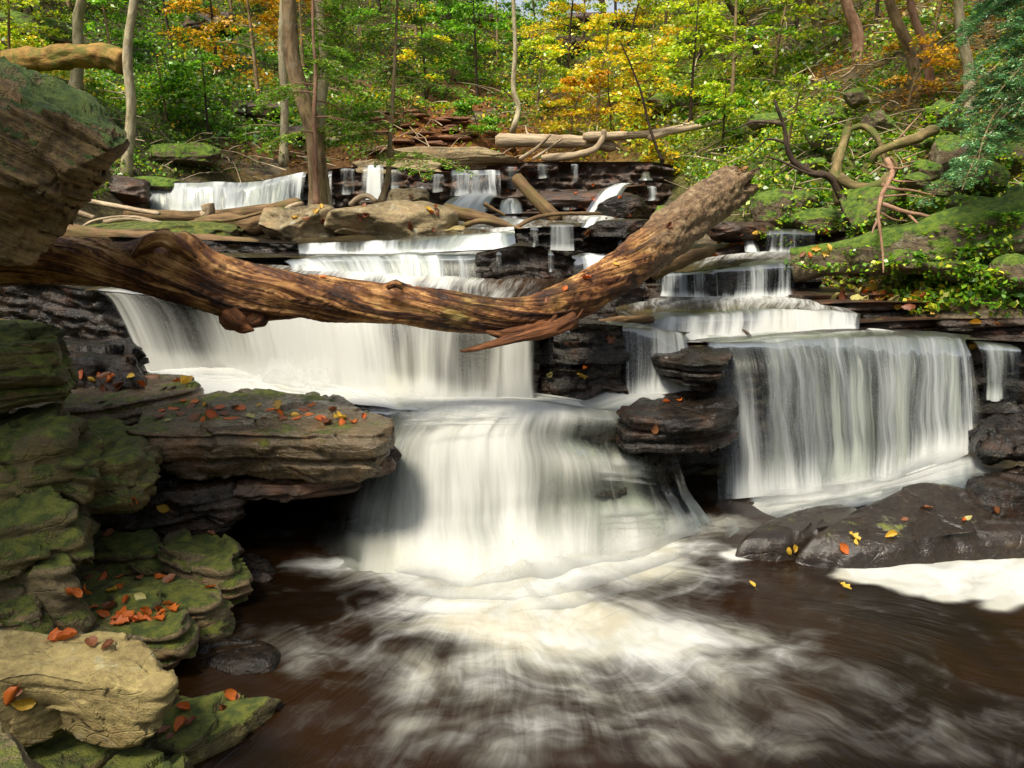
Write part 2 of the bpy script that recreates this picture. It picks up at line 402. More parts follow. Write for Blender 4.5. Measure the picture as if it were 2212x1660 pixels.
def facet(Pn, scale, seed):
    q = Pn / scale + seed * 1.37; i0 = np.floor(q).astype(np.int64); best = np.full(len(q), 1e9); out = np.zeros(len(q))
    for a in (-1, 0, 1):
        for b in (-1, 0, 1):
            for c in (-1, 0, 1):
                i = i0 + np.array([a, b, c]); h = [_h(i[:, 0], i[:, 1], i[:, 2], seed + k) for k in range(6)]
                rel = q - (i + np.stack(h[:3], -1)); d = (rel ** 2).sum(1); n = np.stack(h[3:], -1) - 0.5
                v = (rel * n).sum(1) / (np.linalg.norm(n, axis=1) + 1e-6); m = d < best; best[m] = d[m]; out[m] = v[m]
    return out
def stone_mesh(top, thick, seed, bulge=0.05, rnd=0.35, rough=0.035, undercut=0.0, nth=120, nr=16, ns=16, layers=0, jag=0.03, freq=3.0):
    """top: closed outline (k,3) of the upper face (world); extruded down by thick"""
    top = np.asarray(top, float); c = top.mean(0)
    ring = np.concatenate([top, top[:1]])
    L = np.r_[0, np.cumsum(np.linalg.norm(np.diff(ring[:, :2], axis=0), axis=1))]
    # angular resample around the centroid with light corner rounding
    dense_t = np.linspace(0, L[-1], 900, endpoint=False)
    D = np.stack([np.interp(dense_t, L, ring[:, j]) for j in range(3)], -1)
    w = int(900 * 0.018 * (1 + rnd))
    ker = np.ones(2 * w + 1) / (2 * w + 1)
    D = np.stack([np.convolve(np.r_[D[-w:, j], D[:, j], D[:w, j]], ker, 'valid') for j in range(3)], -1)
    idx = (np.arange(nth) * 900 / nth).astype(int); O = D[idx]
    rel = O - c
    size = np.linalg.norm(rel[:, :2], axis=1).mean(); rnd = rnd * (0.42 if rnd < 0.75 else 0.8)
    rel[:, :2] *= (1 + 0.10 * fbm(xyz(np.arange(nth) * 0 + O[:, 0] * 7, O[:, 1] * 7, seed), seed + 21, 3))[:, None]; O = np.concatenate([c[None, :2] + rel[:, :2], O[:, 2:]], 1)
    nr_ = np.linspace(0.0005, 1, nr) ** 0.8
    rows = []
    e = min(thick * rnd, 0.35 * size)
    out = rel[:, :2] / (np.linalg.norm(rel[:, :2], axis=1)[:, None] + 1e-6)
    for q in nr_:
        row = c + rel * (q * (1 - e / size)) ; row = np.concatenate([row[:, :2], (c[2] + rel[:, 2] * q)[:, None]], 1)
        rows.append(row)
    # rounded shoulder + side + bottom
    for k_ in range(1, 5):
        a = k_ / 4 * math.pi / 2
        xy = O[:, :2] - out * e * (1 - math.sin(a)); z = O[:, 2] - e * (1 - math.cos(a))
        rows.append(np.concatenate([xy, z[:, None]], 1))
    for k_ in range(1, ns + 1):
        f = k_ / ns
        offs = bulge * math.sin(math.pi * min(1, f * 1.1)) - undercut * f ** 1.3
        if layers:
            s_idx = np.arange(nth) / nth * L[-1]
            lay = f * layers + 0.6 * fbm(xyz(s_idx * 0.8, 3.1, seed), seed, 2)
            li = np.floor(lay)
            offs = offs + (vnoise(xyz(s_idx * 1.6, li * 7.3, seed), seed + 3) - 0.5) * jag * 2.2 - jag * 0.8 * (np.abs(lay - np.round(lay)) < 0.14)
        xy = O[:, :2] + out * (np.ones(nth) * offs)[:, None]
        z = O[:, 2] - e - (thick - e) * f
        rows.append(np.concatenate([xy, z[:, None]], 1))
    last = rows[-1]
    for q in (0.7, 0.3, 0.001):
        rows.append(np.concatenate([c[:2] + (last[:, :2] - c[:2]) * q, last[:, 2:]], 1))
    V = np.concatenate(rows); n = len(rows)
    # displacement
    rr = V.copy(); rr[:, 2] = c[2]; nd = V - (c - np.array([0, 0, thick * 0.5])); nd[:, 2] *= 2.0
    nd /= np.linalg.norm(nd, axis=1)[:, None] + 1e-6
    V = V + nd * (fbm(V * freq + seed * 3.3, seed, 5)[:, None] * rough * 1.3)
    V = V + nd * (np.abs(fbm(V * freq * 0.55 + seed * 1.3, seed + 9, 3))[:, None] * -rough * 2.0)
    V = V + nd * (facet(V * np.array([1, 1, 1.7]), 0.24, seed) * rough * 1.5 + facet(V, 0.07, seed + 3) * rough * 0.22)[:, None]
    F = grid_faces(n, nth, True)
    return V, F[:, ::-1]

def rockwall(name, lip, zbase, mat, back=0.8, seed=0, ds=0.025, dz=0.02, amp=0.06, batter=0.10, layer=0.09, backrise=0.0, lipr=0.04, **kw):
    """bedrock ledge swept along its lip: flat top going back, then a face of uneven strata with blocky joints"""
    lip = np.asarray(lip, float)
    _, L = resample(lip, 10, False); ns = max(12, int(L[-1] / ds))
    Q, s = resample(lip, ns, len(lip) > 2)
    T = np.gradient(Q, axis=0); N = np.stack([T[:, 1], -T[:, 0]], -1); N /= np.linalg.norm(N, axis=1)[:, None] + 1e-9
    k = 15; pad = np.concatenate([np.repeat(N[:1], k, 0), N, np.repeat(N[-1:], k, 0)])
    N = np.stack([np.convolve(pad[:, j], np.ones(2 * k + 1) / (2 * k + 1), 'valid') for j in (0, 1)], -1)
    H = (Q[:, 2] - zbase).max(); nz = max(6, int(H / dz))
    rows = []
    for b in np.linspace(1, 0.0, max(5, int(back / 0.08))) ** 1.2:
        j = fbm(xyz(Q[:, 0] * 1.5, Q[:, 1] * 1.5 + b * back * 1.5, seed), seed, 4) * amp * 0.8
        rows.append(np.concatenate([Q[:, :2] - N * (b * back + lipr), (Q[:, 2] + b * back * backrise + j * min(1, b * 4))[:, None]], 1))
    for f in np.linspace(0, 1, nz):
        h = f * (Q[:, 2] - zbase)
        warp = fbm(xyz(s * 0.5, 1.7, seed), seed + 1, 3) * 0.14
        lay = (h + warp) / layer; lay = lay + 0.7 * fbm(xyz(s * 0.3, lay * 0.4, seed), seed + 2, 2)
        li = np.floor(lay); fr = lay - li
        blk = vnoise(xyz(s * 2.2 + li * 3.7, li * 5.1, seed), seed + 3)
        blk = blk * 0.5 + 0.5 * _h(np.floor(s * 1.7 + li * 0.618 * 3).astype(np.int64), li.astype(np.int64), np.zeros(len(s), np.int64), seed + 5)
        o = (blk - 0.6) * amp * 2.2 - amp * 0.7 * np.exp(-(fr / 0.10) ** 2) - amp * 0.5 * sstep(0.75, 1.0, fr)
        o = o + fbm(xyz(s * 6, h * 9, seed), seed + 4, 4) * amp * 0.7
        o = o * min(1, f * nz / 2.0) - batter * f * (-1) * 0.6
        rnd_ = lipr * (1 - math.exp(-f * nz / 2.0)) - lipr
        rows.append(np.concatenate([Q[:, :2] + N * (o + rnd_)[:, None] , (Q[:, 2] - h)[:, None]], 1))
    V = np.concatenate(rows); NN = np.tile(N, (len(rows), 1)); fw = np.repeat(np.r_[np.zeros(len(rows) - nz), np.minimum(1, np.arange(nz) / 3.0)], ns)
    V[:, :2] += NN * (fw * (facet(V * np.array([1, 1, 2.2]), 0.26, seed) * amp * 1.1 + facet(V * np.array([1, 1, 1.6]), 0.09, seed + 7) * amp * 0.35 - amp * 0.75))[:, None]
    F = grid_faces(len(rows), ns)
    return obj(name, V, F, mat, **kw)

def loft(rows, ns, nt):
    """rows: (k, m, 4) world point + density -> grid (nt, ns, 4)"""
    R = np.stack([cr(np.asarray(r, float), ns) for r in rows])      # k, ns, 4
    G = cr(R, nt)
    return G
def R4(p, d): return np.r_[p, d]
def fall_rows(lip, base, back=0.25, k=7, leadd=-0.7):
    lip = np.asarray(lip); n = len(lip)
    base = np.asarray(base)
    T = np.gradient(lip[:, :3], axis=0); N = np.stack([T[:, 1], -T[:, 0]], -1); N /= np.linalg.norm(N, axis=1)[:, None] + 1e-9
    rows = []
    b = lip.copy(); b[:, :2] -= N * back; b[:, 2] += 0.012; b[:, 3] += leadd; rows.append(b)
    b = lip.copy(); b[:, :2] -= N * back * 0.4; b[:, 2] += 0.008; b[:, 3] += leadd * 0.8; rows.append(b)
    for f in np.linspace(0, 1, k):
        tau = f ** 0.75
        r = lip + (base - lip) * tau
        r[:, 2] = lip[:, 2] + (base[:, 2] - lip[:, 2]) * tau ** 1.9 if False else lip[:, 2] + (base[:, 2] - lip[:, 2]) * f ** 1.25
        r[:, 3] = lip[:, 3] + (base[:, 3] - lip[:, 3]) * f
        rows.append(r)
    return rows
# ------------------------------------------------------------------ water materials
def sheet_mat(name, white=(0.62, 0.64, 0.62), grey=(0.20, 0.22, 0.23), f1=9.0, f2=34.0, soft=0.75, maxa=0.97, kk=1.0):
    """falling silky water: streaks along the fall, thin where density is low, so the wet rock shows between them"""
    t = NT(name); uv = t.attr("uvm").outputs["Vector"]; den = t.attr("dens").outputs["Fac"]
    wv = t._vm('ADD', uv, t._vm('MULTIPLY', t._vm('SUBTRACT', t.n("TexNoise", None, Vector=t._vm('MULTIPLY', uv, (2.0, 2.0, 2.0)), Scale=1.0, Detail=2.0).outputs[1], (0.5, 0.5, 0.5)), (0.10, 0.0, 0.0)))
    a = t.noise(t._vm('MULTIPLY', wv, (f1, 0.55, 1)), 1.0, 3, 0.55)
    b = t.noise(t._vm('MULTIPLY', wv, (f2, 0.9, 1)), 1.0, 4, 0.6)
    c = t.noise(t._vm('MULTIPLY', wv, (f2 * 3.2, 1.8, 1)), 1.0, 2, 0.6)
    s = t.math('ADD', t.math('MULTIPLY', t.math('SUBTRACT', a, 0.5), 1.9 * kk), t.math('MULTIPLY', t.math('SUBTRACT', b, 0.5), 0.95 * kk))
    s = t.math('ADD', s, t.math('MULTIPLY', t.math('SUBTRACT', c, 0.5), 0.28 * kk))
    al = t.mapr(t.math('ADD', den, s), 0.5 - soft, 0.5 + soft, 0.0, maxa)
    big = t.noise(t._vm('MULTIPLY', uv, (2.2, 1.0, 1)), 1.0, 2)
    col = t.mix(t.mapr(t.math('ADD', t.math('MULTIPLY', s, 0.35), den), 0.1, 1.15), grey, white)
    col = t.mix(t.mapr(big, 0.52, 0.75), col, t.mix(1.0, col, (1.0, 0.985, 0.92), 'MULTIPLY'))
    nb = t.bump(t.math('ADD', b, t.math('MULTIPLY', a, 0.6)), 0.28, 0.03)
    d = t.n("BsdfDiffuse", None, Color=col, Normal=nb)
    tr = t.n("BsdfTranslucent", None, Color=col, Normal=nb)
    m = t.n("MixShader", None, _0=0.38, _1=d, _2=tr).outputs[0]
    # clear water film between the streaks
    film = t.n("MixShader", None, _0=t.math('MULTIPLY', t.n("Fresnel", None, IOR=1.33).outputs[0], 0.4), _1=t.n("BsdfTransparent", None, Color=(0.86, 0.88, 0.84)), _2=t.n("BsdfGlossy", None, Color=(0.9, 0.92, 0.9), Roughness=0.3, Normal=nb)).outputs[0]
    film = t.n("MixShader", None, _0=t.mapr(den, -1.2, -0.5), _1=t.n("BsdfTransparent"), _2=film).outputs[0]
    return t.end(t.n("MixShader", None, _0=al, _1=film, _2=m).outputs[0])

def flow_mat(name, iso=0.0, deep=(0.018, 0.010, 0.005), fx=5.0, fy=0.8, white=(0.45, 0.46, 0.44), rough=0.16, kk=1.0, soft=0.42, tint=(0.43, 0.42, 0.37)):
    """moving pool water: dark peat-brown below, drawn-out foam where the foam value is high"""
    t = NT(name); uv = t.attr("uvm").outputs["Vector"]; den = t.attr("dens").outputs["Fac"]
    warp = t.n("TexNoise", None, Vector=uv, Scale=1.3, Detail=2.0).outputs[1]
    wv = t._vm('ADD', uv, t._vm('MULTIPLY', t._vm('SUBTRACT', warp, (0.5, 0.5, 0.5)), (0.22, 0.22, 0)))
    a = t.noise(t._vm('MULTIPLY', wv, (fx, fy, 1)), 1.0, 4, 0.6)
    b = t.noise(t._vm('MULTIPLY', wv, (fx * 5, fy * 1.6, 1)), 1.0, 4, 0.62)
    c = t.noise(t._vm('MULTIPLY', wv, (fx * 16, fy * 4.5, 1)), 1.0, 3, 0.6)
    s = t.math('ADD', t.math('MULTIPLY', t.math('SUBTRACT', a, 0.5), 1.8 * kk), t.math('MULTIPLY', t.math('SUBTRACT', b, 0.5), 1.0 * kk))
    s = t.math('ADD', s, t.math('MULTIPLY', t.math('SUBTRACT', c, 0.5), (0.45 if not iso else 0.25) * kk))
    if iso:
        ob = t.n("TexCoord").outputs["Object"]; wo = t._vm('ADD', ob, t._vm('MULTIPLY', t._vm('SUBTRACT', t.n("TexNoise", None, Vector=ob, Scale=1.6, Detail=3.0).outputs[1], (0.5, 0.5, 0.5)), (0.9, 0.9, 0)))
        i1 = t.noise(t._vm('MULTIPLY', wo, (2.6, 4.2, 1)), 1.0, 5, 0.6)
        s = t.math('ADD', t.math('MULTIPLY', s, 0.55), t.math('MULTIPLY', t.math('SUBTRACT', i1, 0.5), iso))
    fo = t.mapr(t.math('ADD', den, s), 0.5 - soft, 0.5 + soft)
    big = t.noise(uv, 1.8, 3)
    deepc = t.mix(t.mapr(t.noise(t._vm('MULTIPLY', uv, (2.0, 1.0, 1)), 1.0, 3), 0.42, 0.62), deep, (deep[0] * 2.6, deep[1] * 2.2, deep[2] * 1.6))
    wc = t.mix(t.mapr(big, 0.50, 0.66), white, tint)
    wc = t.mix(t.mapr(t.math('ADD', den, t.math('MULTIPLY', s, 0.5)), 0.1, 1.0), (0.20, 0.20, 0.19), wc)
    h = t.math('ADD', t.math('MULTIPLY', b, 0.7), t.math('MULTIPLY', c, 0.35))
    nb = t.bump(h, 0.5, 0.02)
    w = t.bsdf(deepc, rough, nb, 0.3)
    if iso:
        i2 = t.noise(t._vm('MULTIPLY', wo, (1.5, 3.0, 1)), 1.3, 6, 0.62)
        wc = t.mix(t.mapr(i2, 0.38, 0.62), t.mix(1.0, wc, (0.74, 0.72, 0.65), 'MULTIPLY'), wc)
    f = t.n("BsdfDiffuse", None, Color=wc, Normal=t.bump(t.math('ADD', a, t.math('MULTIPLY', b, 0.5)), 0.25, 0.03)).outputs[0]
    return t.end(t.n("MixShader", None, _0=fo, _1=w, _2=f).outputs[0])

M['fall'] = sheet_mat("silky_falling_water", kk=1.35)
M['fallthin'] = sheet_mat("thin_falling_water", f1=7, f2=26, soft=0.55, grey=(0.35, 0.38, 0.38))
M['fallfar'] = sheet_mat("far_falling_water", f1=7, f2=22, soft=0.5, kk=1.7, white=(0.74, 0.77, 0.76), grey=(0.26, 0.29, 0.31))
M['fallthick'] = sheet_mat("thick_falling_water", f1=5, f2=22, soft=0.8, kk=0.8, white=(0.68, 0.69, 0.65), grey=(0.28, 0.29, 0.27), maxa=1.0)
M['ramp'] = sheet_mat("foaming_ramp_water", f1=5, f2=16, soft=0.7, kk=0.9, white=(0.50, 0.51, 0.49), grey=(0.22, 0.26, 0.25))
M['flow'] = flow_mat("flowing_water")
M['pool'] = flow_mat("plunge_pool_water", deep=(0.0055, 0.0028, 0.001), iso=1.7, fx=5.0, fy=0.9, rough=0.22, soft=0.62, kk=0.85, tint=(0.43, 0.415, 0.35))
M['film'] = flow_mat("thin_water_over_rock", deep=(0.03, 0.026, 0.016), fx=6.0, fy=1.0, rough=0.12)
M['foam'] = (lambda t: t.end(t.n("BsdfDiffuse", None, Color=t.mix(t.noise(t.n("TexCoord").outputs["Object"], 3, 4), (0.86, 0.87, 0.86), (0.80, 0.80, 0.78)),
             Normal=t.bump(t.noise(t._vm('MULTIPLY', t.n("TexCoord").outputs["Object"], (2, 8, 1)), 6, 5), 0.3, 0.02)).outputs[0]))(NT("settled_foam"))

def sheet(rows, ns, nt, mat, seed=0, ridge=0.018, edge=0.10, name="waterfall", ripple=3.0, vary=0.42):
    G = loft(rows, ns, nt)                       # nt, ns, 4
    s = np.r_[0, np.cumsum(np.linalg.norm(np.diff(G[2, :, :3], axis=0), axis=1))]
    seg = np.linalg.norm(np.diff(G[:, :, :3], axis=0), axis=2)
    tt = np.concatenate([np.zeros((1, ns)), np.cumsum(seg, axis=0)])
    ss = np.broadcast_to(s[None], (nt, ns))
    T = np.gradient(G[:, :, :2], axis=1); N = np.stack([T[..., 1], -T[..., 0]], -1); N /= np.linalg.norm(N, axis=2)[..., None] + 1e-9
    amp = ridge * sstep(0.0, 0.35, tt - tt[2].mean())
    dsp = (fbm(xyz(ss * 6 + 0.25 * fbm(xyz(ss, tt, 3), seed, 2), tt * 0.5, seed), seed, 4) * 2) * amp
    V = G[..., :3].copy(); V[..., :2] += N * dsp[..., None]
    d = G[..., 3].copy()
    d = d + vary * 2 * fbm(xyz(ss * 1.7 + 0.15 * tt, tt * 1.1, seed), seed + 4, 3) + vary * 1.3 * fbm(xyz(ss * 5.0, tt * 0.5, seed), seed + 5, 2)
    gf = np.linspace(0, 1, nt)[:, None] + 0.10 * fbm(xyz(ss * 3, 0.3, seed), seed + 8, 3)
    d = d + np.where(d > 0.15, 0.55, 0.0) * sstep(0.80, 1.0, gf)
    if edge:
        L = s[-1]; e = edge * (0.6 + 0.9 * vnoise(xyz(tt * 1.6, 0.5, seed), seed + 2))
        m = np.minimum(ss, L - ss) / e
        d -= 1.5 * (1 - sstep(0, 1, m)) 
    uvm = np.stack([ss + seed * 3.1, tt, np.full_like(tt, seed * 1.7)], -1)
    return obj(name, V.reshape(-1, 3), grid_faces(nt, ns), mat, attrs={'dens': d.ravel(), 'uvm': uvm.reshape(-1, 3)}, kind='structure')

def fall(lip, base, seed, mat='fall', ns=None, back=0.25, layers=1, ridge=0.018, edge=0.10, leadd=-0.7, name="waterfall"):
    lip = np.array([R4(p, d) for p, d in lip]); base = np.array([R4(p, d) for p, d in base])
    kk_ = max(12, len(lip) * 3); lip = cr(lip, kk_); base = cr(base, kk_)
    W = np.linalg.norm(np.diff(lip[:, :2], axis=0), axis=1).sum()
    jit = fbm(xyz(np.linspace(0, W * 4, kk_), 0.5, seed), seed + 6, 4); dropn = abs(lip[:, 2].mean() - base[:, 2].mean())
    lip[:, 2] += jit * min(0.05, dropn * 0.14); lip[:, 1] += jit * 0.05; lip[:, 3] += jit * 0.8; base[:, 1] -= np.roll(jit, 5) * 0.12 * min(1, dropn)
    ns = ns or int(max(24, W / 0.016)); ns = min(ns, 260)
    H = abs(lip[:, 2].mean() - base[:, 2].mean()); nt = int(np.clip(H / 0.03 + 10, 14, 50))
    rs = fall_rows(lip, base, back, leadd=leadd)
    ru = 0.8 if mat == 'fallfar' else 0.42
    for k in range(layers):
        rows = [r + np.array([0, -0.035 * k, 0.0, -0.18 * k]) for r in rs]
        sheet(rows, ns, nt, M[mat], seed + k * 13, ridge, edge * (1.6 if mat == 'fallfar' else 1), name, vary=ru)

def flow(rows, ns, nt, mat='flow', seed=0, amp=0.015, freq=3.0, name="stream_water", hump=None, swap=False, rim=0.0):
    rows = [[R4(p, d) for p, d in r] for r in rows]
    G = loft(rows, ns, nt)
    V = G[..., :3].copy()
    V[..., 2] += fbm(V * np.array([freq, freq * 1.6, 0]) + seed, seed, 4) * 2 * amp
    s = np.cumsum(np.r_[0, np.linalg.norm(np.diff(G[nt // 2, :, :3], axis=0), axis=1)])
    seg = np.linalg.norm(np.diff(G[:, :, :3], axis=0), axis=2)
    tt = np.concatenate([np.zeros((1, ns)), np.cumsum(seg, axis=0)])
    ss = np.broadcast_to(s[None], (nt, ns))
    uvm = np.stack([tt if swap else ss, ss if swap else tt, np.full_like(tt, seed)], -1)
    if rim:
        m_ = np.minimum(np.minimum(ss, ss[:, -1:] - ss), np.minimum(tt, tt[-1:] - tt)) / (rim * (0.5 + vnoise(xyz(ss * 5, tt * 5, seed), seed)))
        G[..., 3] -= 1.6 * (1 - sstep(0, 1, m_))
    return obj(name, V.reshape(-1, 3), grid_faces(nt, ns), M[mat], attrs={'dens': G[..., 3].ravel(), 'uvm': uvm.reshape(-1, 3)}, kind='structure')

# ------------------------------------------------------------------ terrain (one sheet through measured points)
CPTS = [P(*a) for a in [
    # left slope
    (-500, 560, 7.5), (-250, 430, 8.5), (0, 440, 9), (150, 455, 9.5), (260, 420, 10.8), (-400, 250, 11), (0, 250, 12), (280, 370, 12.5), (420, 385, 13.2), (600, 360, 13.8),
    (300, 200, 16.5), (100, 150, 15), (-300, 50, 15), (0, 0, 19), (300, 0, 22), (500, 200, 18), (500, 0, 24),
    # centre slope
    (700, 335, 14.6), (700, 200, 17.5), (700, 0, 24), (950, 325, 15), (950, 200, 18), (950, 0, 26), (1060, 335, 14.6), (1100, 200, 18.5), (1250, 345, 14.6), (1250, 200, 19),
    (1230, 60, 27), (1100, 20, 27), (1350, 50, 28), (1500, 0, 25),
    # right slope
    (1450, 330, 13.5), (1450, 200, 18), (1600, 120, 19), (1600, 330, 11.5), (1700, 400, 9.3), (1620, 440, 9.0), (1700, 250, 13), (1700, 100, 17), (1700, 0, 19.5), (1850, 380, 9.3), (1900, 250, 11), (1900, 100, 14), (1900, 0, 16),
    (1840, 495, 7.7), (2000, 420, 7.9), (2212, 470, 6.9), (2212, 570, 6.3), (1950, 620, 6.7), (2050, 640, 6.2), (2212, 680, 5.75), (2212, 300, 8.2), (2050, 180, 11), (2212, 100, 11), (2212, 0, 12.5), (2500, 500, 6.6), (2600, 200, 8.8), (2600, 0, 11), (2450, 700, 5.6)]]
CXYZ = [(-6, 3, 1.2), (-7, 5, 2.4), (-5, 1, 1.0), (-9, 8, 5.0), (7, 4.2, 1.6), (7, 2, 1.0), (8, 6, 4.5),
        (-2.2, 5.2, 0.2), (-3.5, 4.2, 0.6), (-1, 4.5, -0.8), (1, 4.2, -0.8), (3, 3.8, -0.7), (0, 2, -0.8), (3.5, 2, -0.6), (-2.5, 1.5, -0.3), (0, 0, -0.6),
        (-2.5, 6.8, 0.6), (0, 5.6, 0.1), (0, 6.3, 0.6), (1, 5.8, 0.3), (2, 5.9, 0.3), (3, 5.9, 0.1), (4.2, 5.0, -0.2), (5.2, 4.4, 0.1), (3.75, 5.35, 0.1), (4.4, 5.2, 0.1),
        (-3, 8, 1.1), (-1, 8, 1.1), (1, 7.6, 1.1), (2.2, 7.4, 0.85), (3.2, 7.3, 0.8), (-4, 10, 1.4), (-1, 10, 1.4), (1, 10, 1.35), (2.3, 9, 1.2), (3.3, 8.6, 1.3), (-3, 12, 1.6), (0, 12, 1.6), (2, 12, 1.7),
        (-5.5, 13, 1.8), (-3, 13.3, 2.2), (0, 13.2, 2.3), (2, 13.2, 2.4),
        (0, 34, 8.9), (3, 34, 8.9), (0, 45, 8), (6, 45, 8.5), (-14, 40, 20), (-20, 20, 15), (-18, 10, 11), (18, 40, 22), (18, 20, 18), (16, 10, 12), (14, 4, 6), (-14, 3, 5)]
CP3 = np.array(CPTS + [np.array(c, float) for c in CXYZ])
def _tps(r2): return np.where(r2 > 0, r2 * np.log(r2 + 1e-12) * 0.5, 0)
_n = len(CP3); _A = np.zeros((_n + 3, _n + 3))
_d2 = ((CP3[:, None, :2] - CP3[None, :, :2]) ** 2).sum(-1)
_A[:_n, :_n] = _tps(_d2) + np.eye(_n) * 0.08
_A[:_n, _n] = 1; _A[:_n, _n + 1:] = CP3[:, :2]; _A[_n, :_n] = 1; _A[_n + 1:, :_n] = CP3[:, :2].T
_W = np.linalg.solve(_A, np.r_[CP3[:, 2], 0, 0, 0])
def hraw(x, y):
    sh = np.shape(x); x = np.ravel(x); y = np.ravel(y); out = np.zeros(len(x))
    for i in range(0, len(x), 20000):
        xx, yy = x[i:i + 20000], y[i:i + 20000]
        r2 = (xx[:, None] - CP3[None, :, 0]) ** 2 + (yy[:, None] - CP3[None, :, 1]) ** 2
        out[i:i + 20000] = _tps(r2) @ _W[:_n] + _W[_n] + _W[_n + 1] * xx + _W[_n + 2] * yy
    return out.reshape(sh)
# grid, denser near the camera and the middle
NXg, NYg = 420, 430
_u = np.linspace(-1, 1, NXg); GX = 19 * (0.45 * _u + 0.55 * _u ** 3)
_v = np.linspace(0, 1, NYg); GY = -2 + 44 * (0.45 * _v + 0.55 * _v ** 2)
_cx = np.linspace(-19, 19, 120); _cy = np.linspace(-2, 42, 140)
_H = hraw(*np.meshgrid(_cx, _cy))
def bil(x, y, H=_H, cx=_cx, cy=_cy):
    fx = np.clip((x - cx[0]) / (cx[1] - cx[0]), 0, len(cx) - 1.001); fy = np.clip((y - cy[0]) / (cy[1] - cy[0]), 0, len(cy) - 1.001)
    ix = fx.astype(int); iy = fy.astype(int); a = fx - ix; b = fy - iy
    return (H[iy, ix] * (1 - a) + H[iy, ix + 1] * a) * (1 - b) + (H[iy + 1, ix] * (1 - a) + H[iy + 1, ix + 1] * a) * b
def ground(x, y):
    x = np.asarray(x, float); y = np.asarray(y, float)
    h = bil(x, y)
    h = h - 1.3 * np.exp(-(((x - 3.75) / 0.75) ** 2 + ((y - 5.15) / 0.42) ** 2))
    on = sstep(7.0, 8.5, y + np.abs(x - 0.3) * 0.9)            # rough only on the banks
    n1 = fbm(xyz(x * 0.5, y * 0.5, 0), 3, 4) * 1.1
    n2 = fbm(xyz(x * 2.2, y * 2.2, 0), 5, 4) * 0.28
    # rock shelves breaking the slope
    st = h / 0.9 + fbm(xyz(x * 0.35, y * 0.35, 2), 8, 3) * 2.0
    sh = (sstep(0.55, 0.95, st - np.floor(st)) - (st - np.floor(st))) * 0.35
    return h + on * (n1 * 0.45 + n2 + sh) + (1 - on) * n2 * 0.2
def hit(u, v, d0=5.0, d1=40.0):
    d = np.arange(d0, d1, 0.04); r = ray(u, v)
    X = r[0] / r[1] * d; Zz = CAM_H + r[2] / r[1] * d
    g = ground(X, d); w = np.nonzero(g >= Zz)[0]
    i = w[0] if len(w) else len(d) - 1
    return np.array([X[i], d[i], g[i]])
GXX, GYY = np.meshgrid(GX, GY)
GZ = ground(GXX, GYY)
def tmat():
    t = NT("hillside_ground"); co = t.n("TexCoord").outputs["Object"]; a = t.attr("col").outputs["Color"]
    n1 = t.noise(co, 1.6, 6, 0.65); n2 = t.noise(co, 14, 6, 0.7); n3 = t.noise(co, 45, 3, 0.7)
    c = t.mix(t.mapr(n2, 0.3, 0.7), t.mix(1.0, a, (0.28, 0.28, 0.28), 'MULTIPLY'), a)
    nz = t.n("SeparateXYZ", None, _0=t.n("NewGeometry").outputs["Normal"]).outputs[2]
    rock = t.ramp(t.noise(t._vm('MULTIPLY', co, (1, 1, 9)), 2.2, 5), [(0.35, (0.025, 0.018, 0.012)), (0.65, (0.20, 0.16, 0.10))])
    c = t.mix(t.mapr(t.math('ADD', nz, t.math('MULTIPLY', t.math('SUBTRACT', n1, 0.5), 0.6)), 0.62, 0.48), c, rock)
    h = t.math('ADD', t.math('MULTIPLY', n2, 1.0), t.math('MULTIPLY', n3, 0.4))
    return t.end(t.bsdf(c, 0.85, t.bump(h, 0.9, 0.06), 0.25))
M['hill'] = tmat()
# base colours over the slope: leaf litter, rust-coloured soil, moss
def region(u, v, spots, default):
    """blend of colours by place; spots: (u, v, ru, rv, colour, weight)"""
    W = np.full(len(u), 0.25); C = np.array(default)[None] * 0.25 * np.ones((len(u), 3))
    for (a, b, ru, rv, c, w) in spots:
        k = w * np.exp(-(((u - a) / ru) ** 2 + ((v - b) / rv) ** 2)); W = W + k; C = C + k[:, None] * np.array(c)[None]
    return C / W[:, None]
pu, pv = project(np.stack([GXX.ravel(), np.maximum(GYY.ravel(), 0.8), GZ.ravel()], -1))
GC = region(pu, pv, [(300, 220, 250, 120, (0.05, 0.085, 0.015), 1), (950, 290, 160, 70, (0.27, 0.10, 0.035), 2.5), (650, 330, 150, 40, (0.20, 0.10, 0.035), 1.5), (1300, 300, 160, 60, (0.24, 0.13, 0.04), 1.5),
                     (1750, 330, 200, 120, (0.10, 0.13, 0.02), 1.2), (1850, 150, 200, 120, (0.16, 0.12, 0.045), 1.4), (2050, 330, 150, 90, (0.15, 0.09, 0.035), 1), (2100, 600, 200, 60, (0.10, 0.07, 0.03), 1.5),
                     (1550, 200, 180, 150, (0.14, 0.16, 0.03), 1.0), (180, 470, 150, 60, (0.10, 0.08, 0.03), 2)], (0.10, 0.08, 0.03))
mott = fbm(np.stack([GXX.ravel() * 1.3, GYY.ravel() * 1.3, np.zeros(GXX.size)], -1), 31, 4)
GC = GC * (1 + mott[:, None] * 0.9)
obj("hillside_ground", np.stack([GXX.ravel(), GYY.ravel(), GZ.ravel()], -1), grid_faces(NYg, NXg, flip=False), M['hill'], attrs={'col': GC}, kind='structure')
